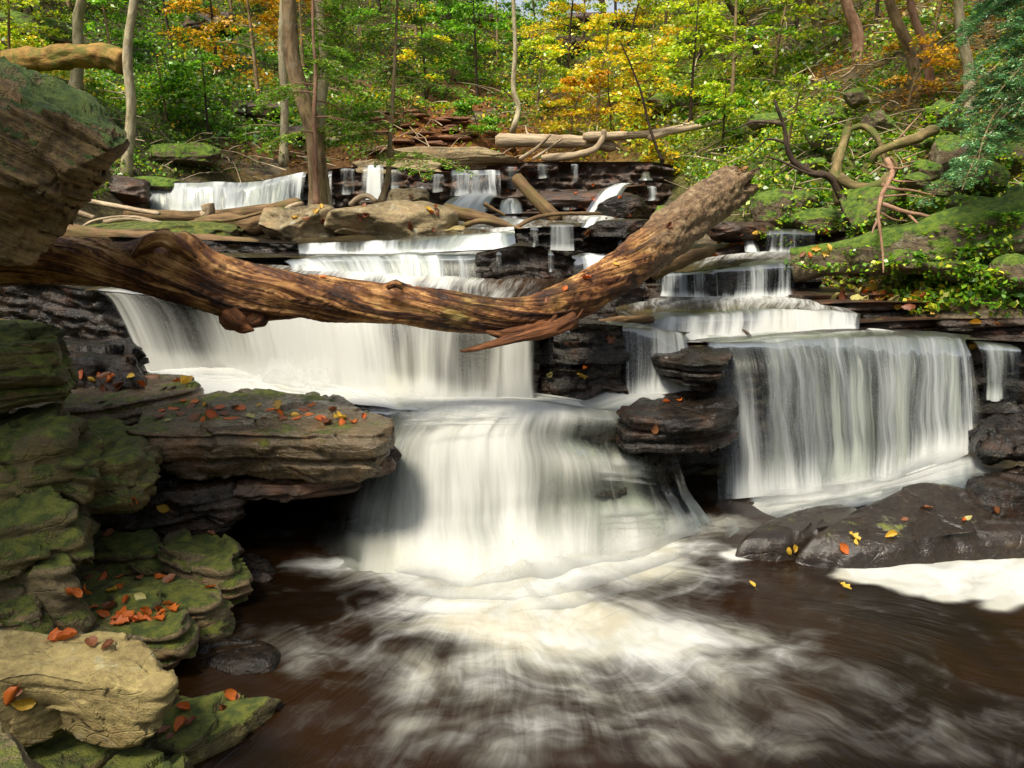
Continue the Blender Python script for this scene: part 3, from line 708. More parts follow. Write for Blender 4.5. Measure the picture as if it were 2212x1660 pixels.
# land that carries on to the horizon behind and beside the gorge
fx_ = np.linspace(-150, 150, 41); fy_ = np.linspace(-120, 200, 41); FXX, FYY = np.meshgrid(fx_, fy_)
dd_ = np.maximum(np.maximum(np.abs(FXX) - 18, 0), np.maximum(FYY - 41, -2.0 - FYY)); dd_ = np.maximum(dd_, 0)
FZ = bil(np.clip(FXX, -18.9, 18.9), np.clip(FYY, -1.9, 41.9)) - np.where(dd_ <= 0, 3.0, 0.3) + np.minimum(dd_, 30) * 0.25 * (FYY < 38)
obj("far_ground", np.stack([FXX.ravel(), FYY.ravel(), FZ.ravel()], -1), grid_faces(41, 41), M['hill'], attrs={'col': np.tile((0.07, 0.08, 0.025), (FXX.size, 1))}, kind='structure')

# ------------------------------------------------------------------ bedrock ledges
def led(pts, zbase, mat, **kw):
    return rockwall("rock_ledge", [P(*p) for p in pts], zbase, M[mat], kind='structure', **kw)
def ledz(pts, z, zbase, mat, **kw):
    return rockwall("rock_ledge", [Z(u, v, z) for u, v in pts], zbase, M[mat], kind='structure', **kw)
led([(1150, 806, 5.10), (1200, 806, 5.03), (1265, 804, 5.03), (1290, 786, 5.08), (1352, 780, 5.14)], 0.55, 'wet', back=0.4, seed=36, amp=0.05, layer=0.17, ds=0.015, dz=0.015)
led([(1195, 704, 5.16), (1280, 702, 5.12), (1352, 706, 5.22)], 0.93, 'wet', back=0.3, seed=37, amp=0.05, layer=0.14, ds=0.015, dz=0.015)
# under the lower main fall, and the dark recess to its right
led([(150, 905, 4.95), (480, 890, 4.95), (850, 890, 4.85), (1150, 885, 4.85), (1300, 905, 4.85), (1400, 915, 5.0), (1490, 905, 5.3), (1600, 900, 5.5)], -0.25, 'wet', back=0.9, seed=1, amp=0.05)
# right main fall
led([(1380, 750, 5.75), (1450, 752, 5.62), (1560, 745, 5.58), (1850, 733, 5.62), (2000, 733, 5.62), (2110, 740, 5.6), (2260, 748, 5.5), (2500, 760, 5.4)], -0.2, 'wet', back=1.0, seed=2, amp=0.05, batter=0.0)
# second cascade
led([(1300, 690, 6.3), (1420, 688, 6.2), (1560, 680, 6.3), (1720, 672, 6.4), (1860, 680, 6.4), (2020, 672, 6.35), (2250, 685, 6.0)], 0.85, 'wet', back=0.9, seed=3, amp=0.05)
# third cascade
led([(1330, 600, 7.2), (1420, 597, 7.1), (1530, 590, 7.1), (1620, 580, 7.2), (1720, 573, 7.3), (1780, 570, 7.3)], 1.0, 'wet', back=1.0, seed=4, amp=0.05)
# fourth cascade, top right
led([(1500, 545, 8.1), (1600, 530, 8.2), (1650, 502, 8.25), (1770, 502, 8.25), (1850, 500, 8.0)], 1.3, 'wetbrown', back=0.8, seed=5, amp=0.06)
# dark blocks below the log, right of the main fall
led([(1140, 705, 5.35), (1170, 706, 5.25), (1250, 706, 5.25), (1345, 710, 5.32), (1420, 716, 5.55), (1500, 720, 5.8)], 0.55, 'wet', back=0.9, seed=6, amp=0.07, layer=0.16, ds=0.02)
# upper left fall
led([(-400, 590, 6.6), (0, 600, 6.4), (200, 632, 6.15), (500, 648, 5.9), (800, 675, 5.6), (1000, 695, 5.3), (1165, 712, 5.08)], 0.5, 'wet', back=1.2, seed=7, amp=0.06)
# ledge behind the log
led([(330, 545, 7.6), (480, 556, 7.3), (620, 554, 7.15), (850, 553, 7.05), (1035, 553, 6.95)], 1.0, 'wet', back=0.9, seed=8, amp=0.05)
led([(1022, 548, 6.75), (1035, 545, 6.62), (1120, 532, 6.6), (1200, 545, 6.62), (1250, 562, 6.75)], 1.0, 'wet', back=1.0, seed=9, amp=0.07, layer=0.13)
led([(1180, 592, 6.9), (1260, 590, 6.7), (1400, 590, 6.8)], 0.9, 'wet', back=0.9, seed=19, amp=0.05)
# ledge of the low long fall
led([(230, 512, 8.0), (450, 520, 7.9), (640, 527, 7.8), (800, 520, 7.8), (1000, 513, 7.8), (1110, 505, 7.75)], 1.4, 'wet', back=1.0, seed=10, amp=0.05)
led([(1095, 498, 7.85), (1150, 492, 7.7), (1260, 490, 7.75), (1330, 486, 7.8), (1400, 480, 7.9), (1480, 478, 8.2)], 1.2, 'wet', back=1.0, seed=11, amp=0.08, layer=0.10)
# top left fall
led([(120, 412, 12.3), (250, 405, 12.2), (330, 400, 12.1), (500, 396, 12.1), (660, 376, 12.4), (720, 366, 12.6)], 1.6, 'wet', back=1.2, seed=12, amp=0.07, ds=0.04, dz=0.03)
led([(705, 366, 12.7), (780, 360, 12.7), (860, 362, 12.5), (960, 372, 12.3), (1060, 362, 12.3)], 1.6, 'wetbrown', back=1.8, seed=13, amp=0.12, ds=0.04, dz=0.03, layer=0.16)
led([(1050, 358, 12.35), (1150, 350, 12.3), (1270, 350, 12.2), (1400, 350, 12.2), (1460, 358, 12.3)], 1.6, 'wetbrown', back=1.8, seed=14, amp=0.14, ds=0.04, dz=0.03, layer=0.13)
led([(900, 445, 11.6), (950, 437, 11.4), (1060, 432, 11.2), (1200, 425, 11.1), (1360, 404, 11.2), (1420, 400, 11.4)], 1.3, 'wetbrown', back=1.2, seed=15, amp=0.12, ds=0.04, dz=0.03, layer=0.12)
led([(1000, 470, 9.9), (1100, 462, 9.8), (1230, 462, 9.7), (1350, 470, 9.7)], 1.2, 'wetbrown', back=1.2, seed=16, amp=0.10, ds=0.03, layer=0.10)
# right bank shelves
led([(1705, 640, 6.75), (1850, 640, 6.6), (2050, 634, 6.4), (2300, 628, 6.1)], 0.9, 'wetbrown', back=0.8, seed=17, amp=0.09, layer=0.08)
led([(1735, 662, 6.55), (1850, 655, 6.4), (2000, 655, 6.2), (2250, 652, 5.9)], 0.85, 'wetbrown', back=0.5, seed=18, amp=0.10, layer=0.07)

led([(1860, 700, 6.15), (1980, 694, 6.0), (2120, 690, 5.85), (2350, 690, 5.6)], 0.85, 'wetbrown', back=0.7, seed=26, amp=0.08, layer=0.07)
led([(1930, 716, 5.98), (2060, 712, 5.8), (2200, 706, 5.7), (2400, 700, 5.5)], 0.85, 'wet', back=0.5, seed=27, amp=0.08, layer=0.08)
# ------------------------------------------------------------------ falls
D = 0.75
# lower main fall, a thick fan down to the pool
lipA = [(P(800, 884, 4.82), 1.2), (P(950, 878, 4.76), 1.3), (P(1060, 874, 4.76), 1.35), (P(1160, 878, 4.76), 1.2), (P(1260, 892, 4.74), 0.75), (P(1340, 905, 4.76), 0.55), (P(1410, 925, 4.80), 0.35)]
def _r(*a): return [(P(u, v, d), w) for u, v, d, w in a]
mrows = [_r((775, 945, 4.74, .7), (905, 935, 4.66, 1.2), (1020, 928, 4.62, 1.3), (1140, 930, 4.64, 1.0), (1250, 945, 4.70, .35), (1340, 955, 4.74, .2), (1450, 965, 4.84, .3)),
         _r((748, 1010, 4.66, .6), (890, 985, 4.54, 1.05), (1015, 985, 4.50, 1.2), (1150, 985, 4.52, .95), (1270, 990, 4.58, .95), (1350, 998, 4.62, .95), (1468, 1005, 4.74, .7)),
         _r((722, 1070, 4.56, .5), (880, 1060, 4.40, 1.0), (1020, 1060, 4.38, 1.2), (1155, 1050, 4.42, .9), (1280, 1050, 4.50, .4), (1370, 1055, 4.56, .35), (1485, 1055, 4.72, .45)),
         _r((700, 1130, 4.44, .45), (875, 1130, 4.28, 1.05), (1020, 1130, 4.24, 1.25), (1155, 1110, 4.32, 1.0), (1285, 1100, 4.42, .75), (1385, 1095, 4.48, .85), (1505, 1085, 4.64, .6))]
m3 = [(Z(680, 1195, 0.0), .5), (Z(875, 1225, 0.0), 1.1), (Z(1020, 1235, 0.0), 1.35), (Z(1160, 1215, 0.0), 1.25), (Z(1290, 1190, 0.0), 1.0), (Z(1400, 1165, 0.0), 1.0), (Z(1535, 1125, 0.0), .8)]
la = [(p + np.array([0, 0.30, 0.015]), d + 0.25) for p, d in lipA]; lipA = [(p, d + 0.15) for p, d in lipA]
rA = [[R4(p, d) for p, d in r] for r in [la, lipA] + mrows + [m3]]
for k in range(3):
    rows = [np.array(r) + np.array([0, -0.05 * k, 0.0, -0.30 * k]) for r in rA]
    sheet(rows, 280, 90, M['fallthick'], 20 + k * 7, 0.07, 0.30, vary=0.62)
# rocks stepping through the right half of the curtain
for i, (u, v, d, rx, ry, rz) in enumerate([(1275, 925, 4.86, .26, .20, .12), (1375, 1115, 4.62, .17, .15, .13), (1290, 1050, 4.70, .24, .18, .10), (1405, 1000, 4.84, .15, .16, .13)]):
    V, F = boulder_mesh(P(u, v, d), (rx, ry, rz), 300 + i, i, n=36)
    V, F = weld(V, F)
    obj("rock", V, F, M['wet'], label=["dark rock showing through the right side of the main curtain of water, above two others", "rounded dark rock at the right foot of the main curtain of water", "dark rock low behind the thin water right of the main fall", "dark rock at the right edge of the main curtain, under the shelf lip"][i], cat="rock", group="rocks behind the falling water")
# curtain on the right part, thinner
0 and fall([(P(1225, 888, 4.72), 0.3), (P(1300, 893, 4.70), 0.45), (P(1370, 905, 4.72), 0.5), (P(1420, 930, 4.78), 0.2)],
     [(Z(1235, 1180, 0), 0.8), (Z(1330, 1165, 0), 0.7), (Z(1410, 1150, 0), 0.75), (Z(1490, 1120, 0), 0.3)], 61, 'fall', back=0.2)
# side shelf that feeds it
flow([[(P(1340, 838, 5.15), 1.2), (P(1400, 840, 5.2), 1.3), (P(1480, 848, 5.2), 1.0), (P(1560, 860, 5.2), .6)],
      [(P(1250, 868, 4.98), 0.6), (P(1340, 862, 5.0), 0.95), (P(1430, 862, 5.0), 0.75), (P(1530, 878, 5.0), 0.25)],
      [(P(1170, 880, 4.82), 0.9), (P(1260, 890, 4.78), 0.45), (P(1340, 893, 4.80), 0.1), (P(1400, 905, 4.84), 0.0)]], 90, 50, 'ramp', 5, rim=0.08)
# upper left fall: long curtain ending right of the splintered stub
lipD = [(P(205, 626, 6.02), 0.42), (P(300, 636, 5.92), .4), (P(400, 645, 5.82), .35), (P(520, 652, 5.72), .85), (P(640, 660, 5.6), 1.0), (P(760, 670, 5.48), .9), (P(870, 680, 5.34), .35), (P(980, 692, 5.18), 0.3), (P(1060, 700, 5.04), 0.95), (P(1100, 703, 4.98), 1.25), (P(1160, 708, 4.92), 1.1)]
baseD = [(Z(300, 800, .73), 1.0), (Z(380, 800, .73), 0.55), (Z(470, 795, .73), 0.6), (Z(560, 812, .73), 1.0), (Z(670, 828, .72), 1.3), (Z(780, 845, .71), 1.25), (Z(880, 862, .71), 0.95), (Z(970, 870, .70), .75), (Z(1050, 872, .70), 1.15), (Z(1100, 872, .70), 1.3), (Z(1160, 872, .70), 1.2)]
fall(lipD, baseD, 31, 'fallthick', ns=300, layers=1, ridge=0.03, edge=0.07)
_ = '''
fall([(p + np.array([0, -0.04, 0]), d - 0.15) for p, d in lipD], [(p + np.array([0, -0.07, 0]), d - 0.1) for p, d in baseD], 37, 'fall', ns=260, ridge=0.03, edge=0.07)
'''
# mid shelf foam
flow([[(Z(250, 792, .74), .9), (Z(400, 792, .74), 1.2), (Z(560, 805, .73), 1.3), (Z(700, 826, .72), 1.3), (Z(850, 850, .71), 1.3), (Z(1000, 864, .71), 1.2), (Z(1165, 866, .71), 1.1)],
      [(Z(270, 830, .74), .9), (Z(420, 822, .745), 1.3), (Z(580, 830, .74), 1.3), (Z(720, 848, .73), 1.35), (Z(860, 868, .72), 1.35), (Z(1000, 872, .715), 1.3), (Z(1165, 873, .71), 1.2)],
      [(Z(300, 875, .73), .9), (Z(450, 870, .73), 1.2), (Z(620, 868, .73), 1.3), (Z(760, 875, .72), 1.35), (Z(880, 886, .71), 1.4), (Z(1010, 884, .71), 1.35), (Z(1165, 882, .71), 1.25)]], 220, 50, 'flow', 3, amp=0.03, freq=4)
# thin water on the slab at left is part of the slab; water above the upper left lip
flow([[(P(430, 560, 7.0), .1), (P(620, 575, 6.9), .4), (P(850, 590, 6.75), 1.0), (P(1035, 600, 6.65), 0.5), (P(1240, 600, 6.6), -.2)],
      [(P(200, 620, 6.2), .0), (P(500, 632, 6.2), .2), (P(800, 650, 6.0), .3), (P(1000, 665, 5.8), .3), (P(1200, 668, 5.7), .2)],
      [(P(205, 628, 6.0), .2), (P(520, 654, 5.7), .3), (P(800, 675, 5.4), .3), (P(1000, 695, 5.15), .3), (P(1165, 710, 4.93), .3)]], 120, 50, 'flow', 8)
# fall behind the log
fall([(P(600, 566, 6.98), -.2), (P(650, 560, 6.95), .5), (P(740, 556, 6.92), .65), (P(850, 553, 6.9), .7), (P(950, 553, 6.85), .6), (P(1037, 550, 6.8), .45)],
     [(P(640, 600, 6.75), 1.1), (P(700, 612, 6.72), 1.3), (P(780, 622, 6.7), 1.2), (P(870, 630, 6.65), .9), (P(960, 637, 6.6), .7), (P(1040, 640, 6.55), .6)], 41, 'fallfar', layers=2)
flow([[(P(380, 545, 7.6), -.1), (P(640, 549, 7.5), .2), (P(900, 545, 7.45), .5), (P(1115, 540, 7.3), .9)],
      [(P(420, 556, 7.2), -.1), (P(650, 557, 7.0), .1), (P(850, 552, 6.92), .1), (P(1040, 549, 6.85), .1)]], 100, 30, 'film', 9)
fall([(P(1235, 555, 6.95), .8), (P(1280, 553, 6.95), 1.0), (P(1340, 556, 7.0), .8)], [(P(1240, 600, 6.7), .8), (P(1290, 600, 6.7), .9), (P(1350, 600, 6.7), .8)], 43, 'fallfar')
# low long fall
fall([(P(645, 527, 7.65), .45), (P(740, 524, 7.65), .4), (P(840, 520, 7.65), .55), (P(940, 514, 7.65), .35), (P(1030, 508, 7.62), .9), (P(1110, 502, 7.6), 1.1)],
     [(P(648, 548, 7.45), .8), (P(740, 548, 7.42), .9), (P(840, 548, 7.4), 1.0), (P(930, 545, 7.35), 1.0), (P(1010, 541, 7.3), 1.2), (P(1115, 537, 7.2), 1.2)], 45, 'fallfar', layers=2)
flow([[(P(640, 515, 8.3), -.2), (P(800, 505, 8.3), -.1), (P(1000, 497, 8.3), .1), (P(1110, 490, 8.2), .8)],
      [(P(640, 527, 7.66), -.1), (P(800, 521, 7.66), 0), (P(1000, 511, 7.66), .2), (P(1112, 503, 7.6), 1.0)]], 80, 24, 'film', 10)
# thin falls over the dark textured rock
fall([(P(1185, 487, 7.58), .3), (P(1215, 487, 7.58), .5), (P(1240, 487, 7.6), .2)], [(P(1185, 540, 7.5), .2), (P(1215, 542, 7.5), .4), (P(1245, 542, 7.5), .1)], 47, 'fallthin', edge=0.03)
fall([(P(1270, 470, 8.2), .7), (P(1300, 470, 8.2), .6)], [(P(1255, 492, 7.7), .7), (P(1290, 492, 7.7), .5)], 48, 'fallfar', edge=0.03)
# top left fall
fall([(P(322, 399, 11.95), .7), (P(400, 397, 11.95), .6), (P(470, 394, 11.95), .7), (P(540, 394, 12.0), .6), (P(600, 384, 12.15), .75), (P(664, 372, 12.3), .8)],
     [(P(322, 462, 11.6), .5), (P(395, 465, 11.55), .75), (P(465, 465, 11.5), .7), (P(530, 462, 11.5), 1.0), (P(590, 452, 11.7), .75), (P(655, 445, 11.9), .6)], 51, 'fallfar', layers=2, ns=200, edge=0.05, ridge=0.04)
for i, (u0, u1, v0, v1, d, dn) in enumerate([(782, 828, 358, 432, 12.3, .7), (705, 722, 370, 440, 12.3, .2), (975, 1080, 368, 424, 12.05, .45), (1383, 1408, 372, 390, 12.0, .3), (890, 925, 405, 440, 12.1, .0)]):
    fall([(P(u0, v0 + 2, d), dn), (P((u0 + u1) / 2, v0, d), dn + .15), (P(u1, v0, d), dn)], [(P(u0 - 3, v1, d - .35), dn), (P((u0 + u1) / 2, v1, d - .35), dn + .1), (P(u1 + 2, v1, d - .35), dn)], 70 + i, 'fallfar', edge=0.06)
fall([(P(985, 425, 11.2), .9), (P(1035, 420, 11.2), 1.1), (P(1080, 424, 11.2), .5)], [(P(945, 458, 10.3), .6), (P(1000, 463, 10.3), .5), (P(1060, 466, 10.3), .2)], 76, 'fallfar', edge=0.1)
fall([(P(1082, 434, 10.6), .6), (P(1105, 430, 10.6), .7), (P(1128, 432, 10.6), .3)], [(P(1072, 490, 9.6), 1.0), (P(1110, 494, 9.6), .9), (P(1145, 490, 9.6), .4)], 77, 'fallfar', edge=0.06)
fall([(P(1318, 402, 11.05), .9), (P(1342, 398, 11.05), 1.1), (P(1368, 396, 11.1), .7)], [(P(1262, 464, 9.8), 1.1), (P(1292, 466, 9.8), 1.2), (P(1322, 462, 9.85), .7)], 78, 'fallfar', edge=0.05)
fall([(P(1075, 478, 9.3), .8), (P(1120, 474, 9.3), 1.0), (P(1165, 482, 9.3), .5)], [(P(1060, 500, 8.4), .8), (P(1110, 500, 8.4), 1.0), (P(1160, 498, 8.4), .4)], 79, 'fallfar', edge=0.08)
# trickles dripping from the dark ledges
_tr = random.Random(5)
for (u0, u1, v, d, h_) in [(735, 770, 366, 12.3, 55), (840, 870, 368, 12.2, 40), (930, 960, 378, 12.0, 38), (1095, 1120, 362, 12.0, 45), (1160, 1185, 356, 11.95, 30), (1230, 1250, 356, 11.9, 38), (1150, 1180, 430, 10.8, 24), (1210, 1250, 428, 10.75, 26),
                           (1395, 1420, 404, 11.0, 30), (1140, 1165, 494, 7.55, 40), (1330, 1350, 490, 7.6, 40), (1290, 1320, 490, 7.6, 30), (1070, 1085, 548, 6.5, 45), (1180, 1200, 548, 6.5, 40), (470, 500, 398, 11.9, 60)]:
    fall([(P(u0, v, d), .1), (P((u0 + u1) / 2, v - 1, d), .35), (P(u1, v + 1, d), .1)], [(P(u0 - 2, v + h_, d - .12), _tr.uniform(-.2, .2)), (P((u0 + u1) / 2, v + h_, d - .12), .2), (P(u1 + 3, v + h_ * 0.9, d - .12), .0)], 400 + u0, 'fallthin', edge=0.05)
# right cascades
fall([(P(1652, 500, 8.05), .3), (P(1690, 497, 8.05), .55), (P(1730, 497, 8.05), .5), (P(1765, 499, 8.05), .2)], [(P(1652, 546, 7.85), .5), (P(1690, 546, 7.85), .7), (P(1730, 545, 7.85), .5), (P(1765, 544, 7.85), .3)], 81, 'fallfar', edge=0.04)
fall([(P(1598, 500, 8.5), .5), (P(1620, 497, 8.5), .6)], [(P(1610, 545, 8.0), .7), (P(1642, 545, 8.0), .5)], 82, 'fallfar', edge=0.03)
flow([[(P(1420, 570, 7.9), .2), (P(1560, 552, 7.9), .6), (P(1690, 543, 7.9), .5), (P(1780, 545, 7.9), .2)],
      [(P(1420, 590, 7.05), -.1), (P(1530, 583, 7.05), -.1), (P(1620, 573, 7.15), -.15), (P(1720, 566, 7.2), .1)]], 100, 40, 'film', 12)
fall([(P(1418, 593, 6.98), .35), (P(1480, 590, 6.98), .55), (P(1530, 588, 6.98), .45), (P(1545, 586, 7.0), -.2), (P(1560, 584, 7.0), .5), (P(1640, 574, 7.05), .55), (P(1718, 567, 7.1), .5)],
     [(P(1418, 640, 6.85), .5), (P(1480, 642, 6.85), .7), (P(1530, 643, 6.85), .7), (P(1548, 643, 6.85), .0), (P(1565, 643, 6.85), .7), (P(1640, 643, 6.85), .8), (P(1718, 640, 6.85), .7)], 83, 'fallfar', edge=0.04, ns=200)
flow([[(P(1330, 655, 7.0), .1), (P(1450, 643, 6.95), .6), (P(1600, 640, 6.95), .8), (P(1720, 640, 6.95), .7), (P(1790, 650, 6.9), .4)],
      [(P(1330, 672, 6.5), .1), (P(1450, 662, 6.5), .3), (P(1600, 655, 6.5), .5), (P(1720, 655, 6.5), .6), (P(1830, 665, 6.5), .3)],
      [(P(1340, 690, 6.1), .0), (P(1450, 688, 6.1), .0), (P(1600, 678, 6.2), .2), (P(1720, 670, 6.25), .4), (P(1860, 680, 6.3), .1)]], 110, 50, 'film', 13)
fall([(P(1345, 695, 6.02), .1), (P(1450, 688, 6.04), .35), (P(1540, 682, 6.12), .4), (P(1640, 672, 6.2), .8), (P(1740, 670, 6.25), .8), (P(1860, 680, 6.28), .4)],
     [(P(1345, 712, 5.75), .1), (P(1440, 732, 5.85), .4), (P(1540, 735, 5.9), .9), (P(1640, 727, 5.95), 1.1), (P(1740, 722, 6.0), 1.1), (P(1855, 712, 6.05), .8)], 85, 'fall', edge=0.04)
flow([[(P(1400, 733, 6.0), .3), (P(1560, 732, 6.0), .9), (P(1720, 720, 6.05), 1.2), (P(1870, 710, 6.1), 1.0), (P(1980, 722, 6.0), .3), (P(2120, 735, 5.9), -.2), (P(2300, 738, 5.8), -.2)],
      [(P(1400, 745, 5.6), .0), (P(1560, 740, 5.52), .0), (P(1720, 735, 5.5), .2), (P(1870, 728, 5.54), .2), (P(1980, 728, 5.54), .1), (P(2115, 735, 5.5), -.1), (P(2300, 742, 5.4), -.3)]], 150, 36, 'film', 14)
lipG = [(P(1520, 745, 5.50), -.05), (P(1600, 741, 5.47), .2), (P(1690, 737, 5.45), .4), (P(1790, 732, 5.46), .5), (P(1890, 729, 5.48), .5), (P(1990, 729, 5.48), .5), (P(2060, 735, 5.46), .3), (P(2085, 742, 5.42), .0)]
baseG = [(P(1545, 1068, 4.97), .35), (P(1630, 1064, 4.96), .45), (P(1720, 1060, 4.95), .45), (P(1810, 1048, 4.93), .35), (P(1900, 1030, 4.92), .4), (P(1990, 1005, 4.92), .55), (P(2070, 975, 4.93), .75), (P(2120, 960, 4.92), .5)]
fall(lipG, baseG, 91, 'fall', ns=280, layers=1, ridge=0.03, edge=0.10, back=0.3)
fall([(p + np.array([0, -0.05, 0]), d - .15) for p, d in lipG], [(p + np.array([0, -0.08, 0]), d - .12) for p, d in baseG], 97, 'fall', ns=260, ridge=0.03, edge=0.12)
# side fall between the dark blocks and the jutting rock
fall([(P(1340, 706, 5.26), .0), (P(1380, 708, 5.36), .4), (P(1430, 713, 5.46), .4), (P(1480, 720, 5.6), .1)], [(P(1345, 848, 5.10), .1), (P(1385, 852, 5.10), .6), (P(1435, 852, 5.13), .7), (P(1500, 856, 5.18), .5)], 101, 'fall', layers=1, edge=0.05)
for i, (u0, u1, v0, v1, dn) in enumerate([(1205, 1235, 715, 800, -.1), (1180, 1190, 712, 800, -.3)]):
    fall([(P(u0, v0, 5.14), dn), (P(u1, v0, 5.14), dn)], [(P(u0, v1, 5.02), dn), (P(u1 + 4, v1, 5.02), dn - .2)], 103 + i, 'fallthin', edge=0.02)
# far right small fall
fall([(P(2105, 745, 5.42), .0), (P(2140, 748, 5.40), .35), (P(2170, 752, 5.38), .25), (P(2205, 755, 5.36), .0)], [(P(2120, 862, 5.2), .2), (P(2145, 865, 5.2), .5), (P(2172, 862, 5.2), .1), (P(2205, 868, 5.2), -.2)], 105, 'fallthin', edge=0.05, layers=2)
# foam ramp at the foot of the right fall
flow([[(P(1555, 1070, 5.05), .8), (P(1640, 1066, 5.02), 1.2), (P(1800, 1050, 5.0), 1.25), (P(1950, 1015, 5.0), 1.3), (P(2080, 972, 5.0), 1.2), (P(2230, 880, 5.25), .9)],
      [(Z(1560, 1100, .0), .9), (P(1650, 1085, 4.80), 1.1), (P(1800, 1070, 4.80), 1.2), (P(1950, 1035, 4.80), 1.25), (P(2100, 985, 4.82), 1.1), (P(2230, 950, 4.9), .5)],
      [(Z(1570, 1135, .01), .7), (P(1640, 1115, 4.62), .7), (P(1760, 1090, 4.62), .85), (P(1940, 1062, 4.62), .8), (P(2100, 1020, 4.65), .5), (P(2230, 1000, 4.7), .1)],
      [(Z(1560, 1175, .01), .5), (P(1640, 1150, 4.45), .3), (P(1760, 1115, 4.5), .3), (P(1940, 1100, 4.45), .2), (P(2100, 1075, 4.45), .0), (P(2230, 1060, 4.5), -.1)]], 180, 60, 'ramp', 21, amp=0.02, rim=0.26)

def spray_mat():
    t = NT("soft_spray"); uv = t.attr("uvm").outputs["Vector"]; den = t.attr("dens").outputs["Fac"]
    a = t.noise(t._vm('MULTIPLY', uv, (3.0, 3.4, 1)), 1.0, 4, 0.55); b = t.noise(t._vm('MULTIPLY', uv, (16, 4, 1)), 1.0, 3, 0.5)
    f = t.mapr(t.math('ADD', den, t.math('ADD', t.math('MULTIPLY', t.math('SUBTRACT', a, 0.5), 1.6), t.math('MULTIPLY', t.math('SUBTRACT', b, 0.5), 0.4))), 0.0, 1.3, 0.0, 0.8)
    d = t.n("BsdfDiffuse", None, Color=(0.72, 0.73, 0.71)); tr = t.n("BsdfTranslucent", None, Color=(0.72, 0.73, 0.71))
    m = t.n("MixShader", None, _0=0.5, _1=d, _2=tr).outputs[0]
    return t.end(t.n("MixShader", None, _0=f, _1=t.n("BsdfTransparent"), _2=m).outputs[0])
M['spray'] = spray_mat()
def spray(base, h, seed, strength=1.0, fwd=0.10, layers=3):
    base = np.array([np.asarray(p, float) for p in base])
    for k in range(layers):
        hk = h * (1.0 - 0.25 * k)
        rows = []
        for f, dn in ((0, 1.15), (0.25, .95), (0.5, .55), (0.75, .1), (1.0, -.6)):
            r = base.copy(); r[:, 1] -= fwd * (k + 0.4) - 0.10 * f + 0.05 * math.sin(f * 3); r[:, 2] += hk * f - 0.03
            rows.append(np.concatenate([r, np.full((len(r), 1), dn * strength - 0.10 * k)], 1))
        G = loft(rows, 120, 26); nt, ns = G.shape[:2]
        s_ = np.cumsum(np.r_[0, np.linalg.norm(np.diff(G[0, :, :3], axis=0), axis=1)]); ss = np.broadcast_to(s_[None], (nt, ns)); tt = np.broadcast_to(np.linspace(0, hk, nt)[:, None], (nt, ns))
        V = G[..., :3].copy(); V[..., 2] *= 1; V[..., 1] -= fbm(xyz(ss * 3, tt * 3, seed + k), seed, 3) * 0.12
        V[..., 2] += np.linspace(0, 1, nt)[:, None] * fbm(xyz(ss * 2.5, 0.3, seed + k), seed + 1, 3) * h * 0.9
        e = sstep(0, 0.35, np.minimum(ss, s_[-1] - ss)); d = G[..., 3] - 1.6 * (1 - e)
        obj("waterfall_spray", V.reshape(-1, 3), grid_faces(nt, ns), M['spray'], attrs={'dens': d.ravel(), 'uvm': np.stack([ss + seed + k * 3.3, tt, np.full_like(tt, seed)], -1).reshape(-1, 3)}, kind='structure')
spray([Z(800, 1205, 0), Z(900, 1235, 0), Z(1040, 1250, 0), Z(1180, 1240, 0), Z(1320, 1205, 0), Z(1450, 1165, 0), Z(1550, 1125, 0)], 0.30, 3, 0.95, fwd=0.16, layers=4)
spray([P(1200, 990, 4.52), P(1290, 998, 4.54), P(1370, 1004, 4.56), P(1460, 1012, 4.66)], 0.10, 15, 0.75)
spray([P(1220, 1098, 4.36), P(1300, 1104, 4.36), P(1400, 1100, 4.42), P(1510, 1092, 4.56)], 0.12, 17, 0.75)
spray([P(800, 894, 4.72), P(900, 892, 4.68), P(1020, 888, 4.68), P(1120, 888, 4.70), P(1190, 892, 4.70)], 0.07, 19, 0.9, fwd=0.08)
spray([Z(520, 815, .73), Z(600, 822, .73), Z(690, 835, .72), Z(790, 850, .71)], 0.36, 23, 0.75)
spray([P(2100, 885, 5.2), P(2150, 880, 5.15), P(2210, 885, 5.15), P(2260, 890, 5.2)], 0.10, 25, 0.7, layers=2)
spray([Z(290, 812, .73), Z(400, 812, .73), Z(520, 812, .73), Z(620, 828, .72), Z(760, 850, .71), Z(900, 874, .70), Z(1040, 880, .70), Z(1165, 880, .70)], 0.16, 5, 0.85)
spray([P(1560, 1075, 4.88), P(1700, 1068, 4.86), P(1830, 1050, 4.86), P(1960, 1018, 4.86), P(2080, 985, 4.88), P(2150, 965, 4.9)], 0.20, 7, 0.95)
spray([P(1340, 850, 5.02), P(1400, 852, 5.02), P(1500, 858, 5.05)], 0.07, 9, 0.6, layers=2)
spray([P(1430, 648, 6.7), P(1560, 648, 6.7), P(1730, 645, 6.75)], 0.06, 11, 0.6, layers=2)
spray([P(1420, 735, 5.78), P(1600, 732, 5.8), P(1860, 716, 5.9)], 0.06, 13, 0.5, layers=2)
